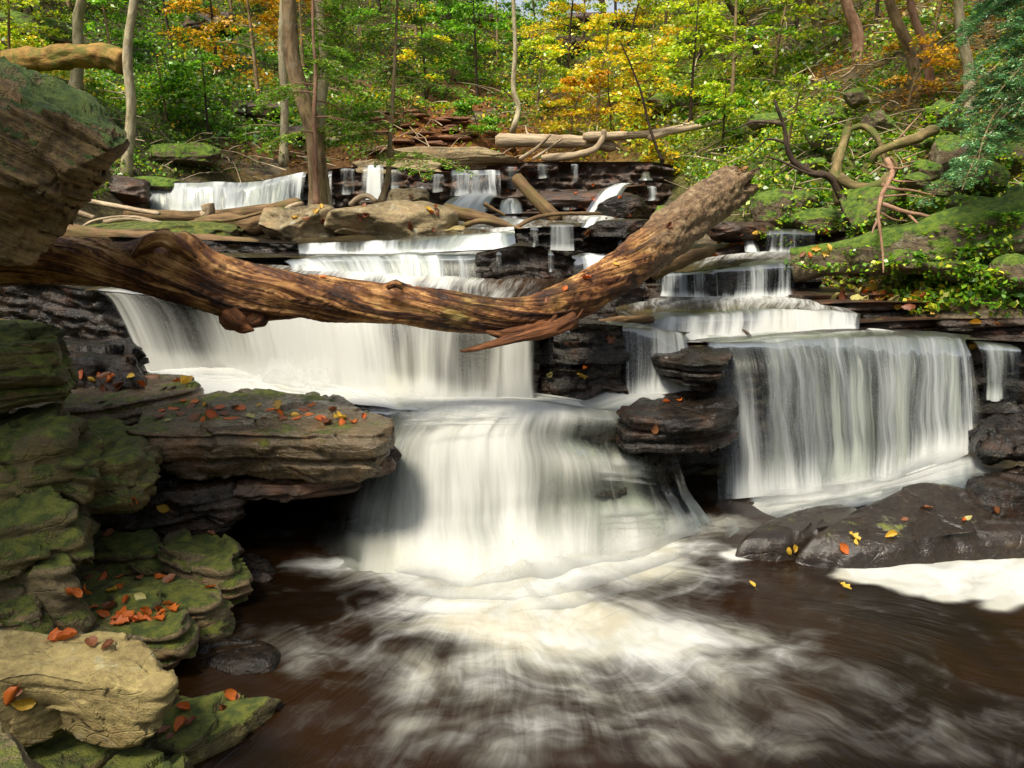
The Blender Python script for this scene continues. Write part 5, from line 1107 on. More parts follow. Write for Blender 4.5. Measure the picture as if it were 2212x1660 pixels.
for i, (a, b, c) in enumerate([((1210, 640, 4.66), (1240, 655, 4.6), (1195, 720, 4.52)), ((1225, 632, 4.7), (1262, 660, 4.66), (1225, 715, 4.56)), ((1185, 655, 4.6), (1200, 680, 4.52), (1165, 722, 4.47)), ((1345, 560, 5.2), (1330, 590, 5.1), (1300, 640, 4.92))]):
    logpart("splinter", [a, b, c], [0.008, 0.013, 0.004], seg=8, seed=20 + i, amp=0.3, flat=0.4)
# torn wood fibres at the far end
for i in range(26):
    a = i / 26 * 2 * math.pi; c = lpath[-1]; tdir = lpath[-1] - lpath[-8]; tdir /= np.linalg.norm(tdir)
    e1 = np.cross(tdir, [0, 0, 1]); e1 /= np.linalg.norm(e1); e2 = np.cross(e1, tdir); rr_ = lrad[-1] * (0.55 + 0.42 * RNG.random())
    p0 = c + (e1 * math.cos(a) + e2 * math.sin(a)) * rr_ - tdir * 0.05; p1 = p0 + tdir * RNG.uniform(0.02, 0.16)
    V, F, U = tube(np.array([p0, (p0 + p1) / 2, p1]), np.array([0.03, 0.022, 0.004]), 6, seed=i)
    obj("splinter", V, F, M['log'], parent=log, attrs={'uvm': U, 'bark': np.zeros(len(V))})

# ------------------------------------------------------------------ settled foam beside the boulder
def foam_patch(outline, z, label, seed, h=0.03):
    T = np.array([Z(u, v, z) for u, v in outline]); c = T.mean(0); n = 160
    ring = np.concatenate([T, T[:1]]); q = cr(ring, n + 1)[:-1]
    a = np.arange(n) / n * 2 * math.pi
    q = c + (q - c) * (1 + 0.10 * fbm(xyz(np.cos(a) * 6, np.sin(a) * 6, seed), seed, 5)[:, None] * 2)
    rows = []
    for k in np.linspace(0.02, 1, 22):
        r = c + (q - c) * k; r = r.copy(); r[:, 2] = z + h * (1 - k ** 6) + 0.012 * fbm(r * np.array([5, 12, 0]), seed + 2, 4) * 2 * (1 - k ** 4); rows.append(r)
    V = np.concatenate(rows); F = grid_faces(22, n, True)[:, ::-1]
    return obj("foam", V, F, M['foam'], kind='structure')
0 and foam_patch([(1795, 1245), (1820, 1210), (1900, 1204), (2000, 1208), (2120, 1206), (2150, 1218), (2240, 1212), (2400, 1230), (2400, 1300), (2240, 1300), (2170, 1320), (2110, 1310), (2130, 1290), (2060, 1302), (1980, 1288), (1890, 1268), (1850, 1262)], 0.012, "", 3, 0.035)
0 and foam_patch([(1560, 1205), (1600, 1190), (1650, 1180), (1668, 1192), (1640, 1210), (1590, 1218)], 0.012, "", 4, 0.012)
0 and foam_patch([(1606, 1178), (1622, 1164), (1645, 1168), (1640, 1182), (1620, 1188)], 0.012, "", 5, 0.012)

# ------------------------------------------------------------------ fallen leaves one can pick out
M['lf_orange'] = solid_leaf_mat("orange_fallen_leaf", (0.62, 0.16, 0.02), (0.50, 0.10, 0.015))
M['lf_yellow'] = solid_leaf_mat("yellow_fallen_leaf", (0.72, 0.46, 0.05), (0.62, 0.34, 0.03))
M['lf_brown'] = solid_leaf_mat("brown_fallen_leaf", (0.26, 0.10, 0.035), (0.20, 0.06, 0.03))
M['lf_pale'] = solid_leaf_mat("pale_fallen_leaf", (0.48, 0.42, 0.16), (0.55, 0.50, 0.16))
def leaf_proto(seed, curl, maple=False):
    r = np.random.default_rng(seed); n = 9; rows = []
    for i in range(n):
        f = i / (n - 1); w = 0.36 * math.sin(math.pi * min(1, f ** 0.85)) ** 0.8 + 0.004
        if maple: w *= 1 + 0.45 * math.sin(f * 15)
        x = f - 0.5
        for j in range(5):
            g = (j - 2) / 2
            z = curl * (g * g * w * 1.6) + curl * 0.55 * (x * x) * 1.5 + 0.05 * r.normal() * (0.3 + abs(g)) * 0.6
            rows.append([x, g * w * (1 - 0.35 * abs(curl)), z])
    V = np.array(rows) ; V[:, 2] -= V[:, 2].min() * 0.5
    sx = np.array([[0.5, 0, V[22, 2]], [0.78, 0.03, 0.02], [0.78, 0.045, 0.02], [0.5, 0.012, V[22, 2]]]) * np.array([-1, 1, 1])
    F = np.concatenate([grid_faces(n, 5, flip=True), [[45, 46, 47, 48]]])
    return np.concatenate([V, sx]), F
LEAF_ME = {}
for mk in ('lf_orange', 'lf_yellow', 'lf_brown', 'lf_pale'):
    LEAF_ME[mk] = [mesh_data("leaf", *leaf_proto(i + 5, c, m), M[mk]) for i, (c, m) in enumerate([(0.3, False), (0.75, False), (-0.5, False), (0.4, True), (1.0, False)])]
CN = {'lf_orange': 'orange', 'lf_yellow': 'yellow', 'lf_brown': 'brown', 'lf_pale': 'pale green-yellow'}
def leaf(u, v, mk, size, where, flat=False, zwater=None):
    if zwater is not None: p = Vector(Z(u, v, zwater)); nrm_ = Vector((0, 0, 1))
    else:
        h = shoot(u, v)
        if h is None: return
        p, nrm_ = h[0], h[1]
        if nrm_.dot(Vector(ray(u, v))) > 0: nrm_ = -nrm_
    o = bpy.data.objects.new("leaf", LEAF_ME[mk][RNG.integers(0, 4 if flat else 5)])
    nrm_ = (nrm_ + Vector(RNG.normal(size=3) * (0.08 if flat else 0.22))).normalized()
    q = nrm_.to_track_quat('Z', 'Y'); from mathutils import Quaternion
    o.rotation_mode = 'QUATERNION'; o.rotation_quaternion = q @ Quaternion((0, 0, 1), RNG.uniform(0, 6.28))
    s = size * RNG.uniform(0.75, 1.6); o.scale = (s, s, s * (0.35 if flat else 0.9)); o.location = p + nrm_ * 0.006
    COL.objects.link(o)
    tag(o, f"fallen {CN[mk]} leaf {where}", "leaf", f"{CN[mk]} leaves {where}")
O_, Y_, B_, PL = 'lf_orange', 'lf_yellow', 'lf_brown', 'lf_pale'
w = "lying on the thin mossy slab behind the large slab"
for u, v, c in [(208, 805, O_), (178, 810, O_), (198, 820, Y_), (285, 815, Y_), (228, 838, B_), (386, 826, O_), (407, 829, Y_), (240, 822, O_), (330, 816, B_), (300, 832, O_), (225, 812, B_), (262, 828, B_)]: leaf(u, v, c, 0.07, w)
w = "on the wet top of the large overhanging slab"
for u, v, c in [(443, 877, Y_), (396, 868, O_), (521, 884, O_), (559, 877, Y_), (601, 877, Y_), (675, 879, O_), (585, 890, O_), (605, 894, O_), (638, 896, Y_), (669, 897, O_), (541, 901, PL), (484, 896, B_), (420, 901, B_), (376, 884, O_), (410, 880, B_), (390, 896, B_),
                (363, 911, PL), (344, 899, B_), (420, 870, O_), (692, 905, O_), (738, 914, O_), (762, 916, O_), (735, 905, Y_), (640, 905, O_), (500, 905, O_), (460, 898, O_), (570, 902, B_), (610, 906, B_), (655, 886, B_), (720, 890, B_), (505, 878, B_), (475, 882, O_), (350, 888, O_), (785, 905, O_), (705, 915, B_), (440, 908, O_)]:
    leaf(u, v, c, 0.065, w, flat=(u < 700))
w = "on the mossy slab in front of the square block"
for u, v, c in [(150, 1277, O_), (163, 1281, O_), (178, 1279, O_), (242, 1279, Y_), (262, 1275, O_), (276, 1298, O_), (304, 1291, PL), (203, 1316, O_), (218, 1333, O_), (255, 1334, O_), (275, 1336, O_), (309, 1329, O_), (303, 1341, O_), (349, 1328, O_), (366, 1309, O_), (373, 1321, O_), (259, 1350, O_), (250, 1342, O_), (285, 1344, O_), (335, 1318, O_), (320, 1338, O_), (240, 1318, B_), (345, 1340, O_), (268, 1326, O_)]:
    leaf(u, v, c, 0.055 if c != PL else 0.065, w)
w = "on the green slab behind the leaf-strewn slab"
for u, v, c in [(235, 1243, O_), (222, 1247, O_), (343, 1250, O_), (454, 1272, O_), (300, 1250, B_), (260, 1249, O_), (190, 1250, B_), (365, 1256, B_)]: leaf(u, v, c, 0.06, w)
w = "on the sunlit sandstone slab"
for u, v, c in [(128, 1380, O_), (142, 1384, O_), (198, 1392, B_), (24, 1500, O_), (50, 1515, Y_), (120, 1376, O_), (235, 1400, B_), (30, 1488, B_)]: leaf(u, v, c, 0.05, w)
w = "on the pointed slab at the pool edge"
for u, v, c in [(494, 1502, O_), (395, 1535, O_), (391, 1572, O_), (356, 1580, B_), (366, 1594, B_), (410, 1565, B_), (505, 1510, B_), (470, 1530, B_)]: leaf(u, v, c, 0.045, w)
w = "on the dark rocks under the large slab"
for u, v, c in [(286, 1075, O_), (353, 1100, Y_), (455, 1155, B_), (240, 1160, B_)]: leaf(u, v, c, 0.06, w)
w = "on the big black boulder at lower right"
for u, v, c in [(2089, 1120, PL), (2079, 1125, O_), (1844, 1162, Y_), (1849, 1172, Y_), (1924, 1160, Y_), (1704, 1190, Y_), (1712, 1184, Y_), (1822, 1186, O_), (1953, 1124, B_), (2150, 1110, B_), (2000, 1100, B_)]: leaf(u, v, c, 0.055, w)
for u, v in [(1624, 1264), (1827, 1269)]: leaf(u, v, Y_, 0.05, "adrift in the pool near the white foam patch", True, 0.02)
w = "on the black rocks beside the main fall"
for u, v, c in [(1226, 741, B_), (1317, 731, B_), (1263, 795, O_), (1258, 807, Y_), (1189, 806, PL), (1416, 926, B_), (1440, 872, O_), (1470, 868, O_)]: leaf(u, v, c, 0.06, w)
w = "caught on the great log"
for u, v, c in [(1065, 748, O_), (1268, 605, O_), (1221, 625, O_), (1330, 572, Y_), (700, 602, O_), (1180, 650, B_), (1440, 488, B_)]: leaf(u, v, c, 0.055, w)
w = "on the right fall's rock lip"
for u, v, c in [(2111, 748, Y_), (2050, 768, Y_), (2107, 700, Y_)]: leaf(u, v, c, 0.07, w)
w = "scattered over the shelves right of the cascades"
for i in range(95):
    u = RNG.uniform(1800, 2215); v = RNG.uniform(612, 690) ; 
    if v > 640 + (u - 1800) * 0.12: v = RNG.uniform(620, 650)
    leaf(u, v, [O_, Y_, Y_, B_, PL][RNG.integers(0, 5)], 0.085, w)
w = "on the wet rock ledges upstream"
for i in range(60):
    u = RNG.uniform(880, 1420); v = RNG.uniform(352, 500)
    leaf(u, v, [O_, B_, B_][RNG.integers(0, 3)], 0.07, w)
w = "on the pale boulders above the log"
for i in range(10): leaf(RNG.uniform(620, 960), RNG.uniform(445, 490), [Y_, B_][i % 2], 0.08, w)
w = "on the wet rock above the right cascades"
for i in range(26): leaf(RNG.uniform(1500, 1800), RNG.uniform(500, 575), [O_, Y_, B_][i % 3], 0.07, w)
M['bark_mossy'] = bark_mat("mossy_bark", (0.06, 0.045, 0.015), (0.26, 0.19, 0.08), moss=0.75)
# ------------------------------------------------------------------ foliage tools
PAL = {
 'G':  [(0.045, 0.13, 0.010), (0.08, 0.20, 0.015), (0.14, 0.27, 0.02), (0.04, 0.10, 0.012)],
 'DG': [(0.018, 0.055, 0.010), (0.03, 0.085, 0.012), (0.05, 0.12, 0.015)],
 'LG': [(0.24, 0.36, 0.02), (0.36, 0.44, 0.03), (0.17, 0.29, 0.02), (0.48, 0.48, 0.05)],
 'YL': [(0.62, 0.48, 0.03), (0.42, 0.42, 0.03), (0.60, 0.36, 0.025), (0.25, 0.32, 0.025)],
 'YO': [(0.55, 0.30, 0.02), (0.62, 0.40, 0.03), (0.42, 0.20, 0.02), (0.28, 0.24, 0.03)],
 'OR': [(0.46, 0.22, 0.015), (0.34, 0.22, 0.02), (0.55, 0.32, 0.02), (0.16, 0.16, 0.02)],
 'HM': [(0.035, 0.085, 0.015), (0.06, 0.13, 0.02), (0.10, 0.19, 0.025), (0.14, 0.22, 0.03)],
 'BG': [(0.055, 0.15, 0.11), (0.09, 0.21, 0.14), (0.04, 0.10, 0.07), (0.15, 0.26, 0.15)],
 'LIT': [(0.26, 0.10, 0.03), (0.34, 0.17, 0.05), (0.16, 0.07, 0.03), (0.40, 0.25, 0.08)],
}
def leaves(name, pos, size, col, mat, width=0.55, up=0.6, parent=None, rng=None, axis=None, **kw):
    """one small pointed leaf (two bent halves) at each position"""
    rng = rng or RNG; n = len(pos)
    size = np.broadcast_to(size, (n,)) * rng.uniform(0.5, 1.4, n)
    nr = rng.normal(size=(n, 3)) * (1 - up); nr[:, 2] += up; nr /= np.linalg.norm(nr, axis=1)[:, None] + 1e-9
    a = rng.normal(size=(n, 3)) if axis is None else axis + rng.normal(size=(n, 3)) * 0.35
    a -= nr * (a * nr).sum(1)[:, None]; a /= np.linalg.norm(a, axis=1)[:, None] + 1e-9
    b = np.cross(nr, a); L = size[:, None]
    V = np.stack([pos - a * L * 0.5, pos + b * L * width * 0.5 + nr * L * 0.10, pos + a * L * 0.5, pos - b * L * width * 0.5 + nr * L * 0.10], 1).reshape(-1, 3)
    F = np.arange(n * 4).reshape(n, 4)
    C = np.repeat(col, 4, 0)
    return obj(name, V, F, mat, parent=parent, smooth=False, attrs={'col': C}, **kw)
def palcol(p, n, rng, jit=0.25):
    if isinstance(p, str): p = PAL[p]
    P_ = np.array(p); P_ = P_ * (1.5 if P_.max() > 0.3 else 2.1) * np.array([1, 1, 0.7]); c = P_[rng.integers(0, len(P_), n)]
    return c * (1 + rng.normal(size=(n, 1)) * jit).clip(0.4, 1.7)

def tree(label, pts, r0, r1, bark, pal=None, cat="tree", name="tree", branches=10, blen=1.0, start=0.3, end=1.0, nleaf=1500, lsize=0.07, style='broad', seed=0, group=None, crown_from=None,
         dirs=None, droop=0.25, lmat='leaf', twigs=True, spread=0.3, rise=0.35, maxbranchparts=14, barevis=0):
    """pts: world points from base to top"""
    rng = np.random.default_rng(seed + 1000)
    q = cr(np.array(pts, float), max(12, int(5 * len(pts))))
    n = len(q); rad = np.linspace(r0, r1, n); rad[0] *= 1.5; rad[1] *= 1.15
    root = empty(name, q[0], label=label, cat=cat, group=group)
    V, F, U = tube(q, rad, 12 if r0 > 0.03 else 7, amp=0.10, seed=seed)
    obj("trunk", V, F, M[bark], parent=root, attrs={'uvm': U})
    LPos, LAx, LS = [], [], []
    H = np.linalg.norm(q[-1] - q[0])
    for k in range(branches):
        f = start + (end - start) * (k + rng.random() * 0.8) / branches
        i = min(n - 2, int(f * (n - 1))); p0 = q[i]
        az = rng.uniform(0, 2 * math.pi) if dirs is None else math.radians(rng.uniform(*dirs))
        L = blen * rng.uniform(0.6, 1.15) * (1 - 0.45 * (f - start) / (end - start + 1e-6))
        d = np.array([math.cos(az), math.sin(az), 0]); side = np.array([-d[1], d[0], 0])
        ts = np.linspace(0, 1, 7); w1 = rng.normal() * 0.12
        path = p0 + d * (ts * L)[:, None] + side * (w1 * np.sin(ts * 2.5) * L)[:, None]
        path[:, 2] += L * (rise * ts - droop * ts ** 2 * 1.6)
        br = np.linspace(min(rad[i] * 0.45, 0.018 + 0.012 * L), 0.003, 7)
        V, F, U = tube(path, br, 5, seed=seed + k, cap=False)
        obj("branch", V, F, M[bark], parent=root, attrs={'uvm': U})
        if pal is None: continue
        m = int(nleaf / branches)
        # sub twigs as a flat spray
        nt = 9 if style == 'broad' else 16
        tw = []
        for t_ in range(nt):
            g = 0.18 + 0.8 * (t_ + rng.random()) / nt; b0 = np.array([np.interp(g, ts, path[:, c]) for c in range(3)])
            sg = 1 if t_ % 2 else -1; tl = L * (0.42 if style == 'broad' else 0.36) * (1.15 - g) * rng.uniform(0.7, 1.3) + 0.05
            td = side * sg + d * rng.uniform(0.3, 0.9) + np.array([0, 0, rng.normal() * 0.12 - (0.15 if style != 'broad' else 0.0)]); td /= np.linalg.norm(td)
            tw.append((b0, td, tl))
        if twigs:
            parts = []
            for b0, td, tl in tw:
                pp = np.array([b0, b0 + td * tl * 0.5, b0 + td * tl + np.array([0, 0, -0.12 * tl])])
                parts.append(tube(pp, np.array([0.005, 0.0035, 0.002]), 3, cap=False))
            V, F, U = tubes(parts)
            o_ = obj("twigs", V, F, M[bark], parent=root, attrs={'uvm': U}); o_['kind'] = 'stuff'
        which = rng.integers(0, nt, m); g = rng.random(m) ** 0.8
        b0 = np.array([tw[w_][0] for w_ in which]); td = np.array([tw[w_][1] for w_ in which]); tl = np.array([tw[w_][2] for w_ in which])
        pos = b0 + td * (tl * g)[:, None]; pos[:, 2] -= 0.12 * tl * g ** 2
        if style == 'broad':
            pos += rng.normal(size=(m, 3)) * np.array([0.045, 0.045, 0.03]) * (0.6 + L * 0.5)
            LAx.append(td)
        else:
            lat = np.cross(td, [0, 0, 1.0]); sgn = np.where(rng.random(m) < 0.5, -1, 1)[:, None]
            off = lat * sgn * (rng.random(m)[:, None] * 0.09 * (1.2 - g)[:, None])
            pos += off; pos[:, 2] += rng.normal(size=m) * 0.012 - np.abs(off).sum(1) * 0.35
            LAx.append(td * 0.6 + lat * sgn)
        LPos.append(pos)
    if pal is not None:
        pos = np.concatenate(LPos); ax = np.concatenate(LAx)
        clump = 1 + 0.5 * fbm(pos * 1.8, seed, 2)[:, None]
        if isinstance(pal, tuple): 
            sel = fbm(pos * 0.9, seed + 5, 2) > 0
            col = np.where(sel[:, None], palcol(pal[0], len(pos), rng), palcol(pal[1], len(pos), rng))
        else: col = palcol(pal, len(pos), rng)
        o_ = leaves("crown", pos, lsize, col * clump, M[lmat], width=0.55 if style == 'broad' else 0.22, up=0.62 if style == 'broad' else 0.7, parent=root, rng=rng, axis=ax)
    return root
def upto(u0, v0, u1, v1, d0, d1=None, bend=0.0, k=5, d_isbase=None):
    """points of a trunk from base to top along sight lines"""
    d1 = d1 or d0
    out = []
    for i in range(k):
        f = i / (k - 1); out.append(P(u0 + (u1 - u0) * f + bend * math.sin(f * math.pi * 1.6), v0 + (v1 - v0) * f, d0 + (d1 - d0) * f))
    return out
def based(u, v): return hit(u, v)

# ------------------------------------------------------------------ ground cover and litter on the slopes (nobody could count it)
rg = np.random.default_rng(77)
def scatter(n, d0, d1):
    d = d0 * (d1 / d0) ** rg.random(n); a = rg.uniform(-0.86, 0.86, n); return a * d, d
N0 = 380000
xs, ys = scatter(N0, 5.2, 34.0)
zs = ground(xs, ys)
u_, v_ = project(np.stack([xs, ys, zs], -1))
keep = (v_ > -120) & (v_ < 720) & (u_ > -150) & (u_ < 2360)
# keep clear of the stream itself
def inpoly(u, v, poly):
    r = np.zeros(len(u), bool); j = len(poly) - 1
    for i in range(len(poly)):
        a, b = poly[i], poly[j]
        c = ((a[1] > v) != (b[1] > v)) & (u < (b[0] - a[0]) * (v - a[1]) / (b[1] - a[1] + 1e-9) + a[0]); r ^= c; j = i
    return r
stream = inpoly(u_, v_, [(255, 400), (700, 355), (1400, 350), (1480, 405), (1640, 500), (1760, 500), (1830, 560), (1720, 640), (2300, 735), (2300, 1700), (-200, 1700), (-200, 500), (150, 470)])
keep &= ~stream
xs, ys, zs, u_, v_ = xs[keep], ys[keep], zs[keep], u_[keep], v_[keep]
# cover density and kind
green = region(u_, v_, [(400, 220, 330, 150, (1.1, 0, 0), 3), (120, 200, 150, 150, (.9, 0, 0), 1.5), (950, 300, 150, 60, (0.04, 0, 0), 3.0), (560, 340, 150, 30, (.6, 0, 0), 2), (640, 345, 120, 25, (.25, 0, 0), 2), (1060, 170, 120, 100, (.9, 0, 0), 2), (1030, 280, 70, 40, (.95, 0, 0), 3),
                        (1300, 260, 150, 60, (.45, 0, 0), 2), (1500, 250, 160, 150, (.85, 0, 0), 2), (1800, 330, 200, 120, (.85, 0, 0), 2), (1900, 120, 200, 100, (.35, 0, 0), 2), (2150, 560, 130, 60, (.8, 0, 0), 2), (2150, 400, 120, 70, (.35, 0, 0), 2), (1600, 380, 90, 60, (.8, 0, 0), 2)], (0.68, 0, 0))[:, 0]
patch = fbm(xyz(xs * 0.9, ys * 0.9, 0), 61, 4) * 2.2 + fbm(xyz(xs * 3.5, ys * 3.5, 0), 62, 3) * 0.9
isg = (green - 0.5) * 1.15 + patch * 0.8 + rg.normal(size=len(xs)) * 0.14 > 0
lift = np.clip(fbm(xyz(xs * 1.4, ys * 1.4, 4), 63, 3) * 1.3 + 0.12, 0.0, 0.6)
hgt = np.where(isg, rg.random(len(xs)) ** 0.7 * (0.04 + lift * np.minimum(1, ys / 13)), 0.02 * rg.random(len(xs)))
p = np.stack([xs + rg.normal(size=len(xs)) * .03, ys - hgt * 0.2, zs + hgt], -1)
pick = region(u_, v_, [(60, 220, 140, 120, (.1, .55, .2), 2), (400, 220, 250, 120, (.9, .05, 0), 2), (1050, 270, 120, 70, (.9, .1, 0), 2), (1250, 280, 130, 80, (.25, .25, .5), 2), (1550, 180, 200, 160, (.2, .75, .1), 2.5), (1900, 330, 200, 130, (.75, .25, .05), 2), (2150, 560, 150, 80, (.7, .3, .0), 2), (1950, 80, 200, 90, (.45, .35, .2), 2)], (.6, .25, .15))
r3 = rg.random(len(xs)) + fbm(xyz(xs * 0.7, ys * 0.7, 9), 64, 3) * 0.9
cg = np.where((r3 < pick[:, 0])[:, None], palcol('G', len(xs), rg), np.where((r3 < pick[:, 0] + pick[:, 1])[:, None], palcol('LG', len(xs), rg), palcol('YL', len(xs), rg)))
shade = (0.75 + 0.6 * fbm(xyz(xs * 1.1, ys * 1.1, 1), 65, 3))[:, None]  # patchy random tone across the ground cover
lit = palcol('LIT', len(xs), rg)
sz = np.where(ys > 14, 0.085, 0.060)
g_ = isg
leaves("ground_cover", p[g_], sz[g_], (cg * shade)[g_], M['leaf'], width=0.65, up=0.55, rng=rg, kind='stuff')
l_ = ~isg & (rg.random(len(xs)) < 0.7)
leaves("leaf_litter", p[l_], sz[l_] * 0.9, lit[l_], M['leaf'], width=0.6, up=0.75, rng=rg, kind='stuff')
# short moss tufts on the right bank
# dead twigs strewn on the banks
parts = []
for i in range(520):
    if rg.random() < 0.72: u, v = rg.uniform(1480, 2215), rg.uniform(20, 620)
    else: u, v = rg.uniform(180, 1300), rg.uniform(200, 400)
    b = hit(u, v)
    if b[1] > 20: continue
    a = rg.uniform(0, math.pi); L = rg.uniform(0.2, 1.1) * b[1] / 11; dv = np.array([math.cos(a), math.sin(a) * 0.6, rg.normal() * 0.25 + 0.15])
    pp = np.array([b - dv * L * .5, b + np.array([rg.normal() * .04, 0, .06]) * L, b + dv * L * .5]) + np.array([0, -0.05, 0.07])
    parts.append(tube(cr(pp, 5), np.linspace(0.010, 0.004, 5) * b[1] / 12, 4, cap=False, seed=i))
V, F, U = tubes(parts); obj("dead_twigs", V, F, M['dead'], attrs={'uvm': U}, kind='stuff')

# ------------------------------------------------------------------ trees with trunks in view
def tall(label, u0, v0, u1, v1, r, bark, seed, pal='G', base=None, bend=3, **kw):
    b = based(u0, v0) if base is None else base
    k = dict(branches=9, blen=1.6, start=0.62, nleaf=2600, lsize=0.10, style='broad', end=0.98); k.update(kw)
    d = b[1]; rm = r * d / F_PX
    top = P(u1, v1, d * 1.0)
    vec = (top - b); top2 = b + vec * 1.0
    # carry on above the frame to a crown
    up_ = top2 + np.array([vec[0] * 0.5, 0, max(2.6, vec[2] * 0.7)])
    pts = [b - np.array([0, 0, .15]), b + vec * 0.33 + np.array([bend * .01, 0, 0]), b + vec * 0.66 - np.array([bend * .01, 0, 0]), top2, (top2 + up_) / 2, up_]
    return tree(label, pts, rm, rm * 0.5, bark, pal, seed=seed, **k)
tall("slender grey tree at far left rising through the fallen orange log", 160, 185, 178, -30, 12, 'bark_grey', 1, 'G')
tall("grey mottled tree just right of the leaning boulder", 268, 372, 292, -30, 11, 'bark_grey', 2, 'G', bend=6)
tall("pale thin trunk left of the two big trees above the boulder", 611, 345, 612, -30, 9, 'bark_grey', 3, 'OR')
bt = P(688, 446, 9.0)
tall("tallest brown tree standing on the pale boulders", 690, 446, 622, -30, 20, 'bark_brown', 4, 'OR', base=bt, bend=6, start=0.7)
tall("white-barked tree right of the tallest brown tree", 705, 440, 684, -30, 12, 'bark_grey', 5, 'G', base=P(706, 440, 9.3), bend=-5, start=0.7)
tree("thin red-brown hemlock in front of the tallest tree", [P(684, 446, 8.7), P(681, 360, 8.7), P(678, 260, 8.7), P(682, 160, 8.7), P(676, 60, 8.7), P(676, -60, 8.7)], 0.036, 0.012, 'bark_red', 'HM', branches=15, blen=0.85, start=0.34, nleaf=7000, lsize=0.05, style='hem', seed=6, droop=0.32, rise=0.15, lmat='needle')
tree("leaning hemlock sapling above the pale boulders, feathery green", [P(822, 440, 9.4), P(838, 380, 9.45), P(843, 300, 9.5), P(850, 180, 9.5), P(856, 60, 9.5), P(860, -80, 9.5)], 0.040, 0.010, 'bark_brown', ('HM', 'G'), branches=22, blen=1.15, start=0.30, nleaf=11000, lsize=0.05, style='hem', seed=7, droop=0.25, rise=0.22, lmat='needle')
tree("crooked slim bare trunk in the middle of the slope", [based(1105, 322), P(1108, 285, 14.4), P(1120, 235, 14.4), P(1109, 190, 14.4), P(1113, 100, 14.4), P(1108, -30, 14.4), P(1112, -160, 14.4)], 0.062, 0.03, 'bark_grey', 'LG', branches=8, blen=1.3, start=0.8, nleaf=1500, seed=8, lsize=0.09)
tree("thin dark sapling leaning left over the bleached logs", [P(1432, 352, 12.6), P(1405, 280, 12.6), P(1385, 200, 12.6), P(1362, 140, 12.6), P(1338, 85, 12.6)], 0.028, 0.01, 'bark_dark', 'YL', branches=9, blen=0.9, start=0.35, nleaf=900, seed=9, lsize=0.075)
tall("brown trunk high on the right slope, leftmost of five", 1770, 115, 1748, -30, 9, 'bark_brown', 10, 'LG')
tall("thick red-brown trunk high on the right slope beside the dead brush", 1858, 118, 1825, -30, 13, 'bark_red', 11, 'HM', style='hem', lmat='needle')
tall("leaning red-brown trunk on the right slope, left of a close pair", 1985, 190, 1918, -30, 12, 'bark_brown', 12, 'HM', style='hem', lmat='needle')
tall("leaning reddish trunk on the right slope, right of a close pair", 2012, 182, 1965, -30, 9, 'bark_red', 13, 'HM', style='hem', lmat='needle')
tall("pale trunk behind the blue-green hemlock at right", 2095, 245, 2072, -30, 12, 'bark_grey', 14, 'YO')
tall("slanting dark trunk among lime leaves, right of centre", 1650, 150, 1560, -30, 7, 'bark_dark', 15, 'LG')
tall("small trunk on the ridge left of the sky gap", 1215, 62, 1218, -40, 6, 'bark_dark', 16, 'LG', start=0.35, nleaf=900)
tall("second small trunk on the ridge, right of the sky gap", 1302, 58, 1300, -40, 7, 'bark_dark', 17, 'YL', start=0.35, nleaf=1200)
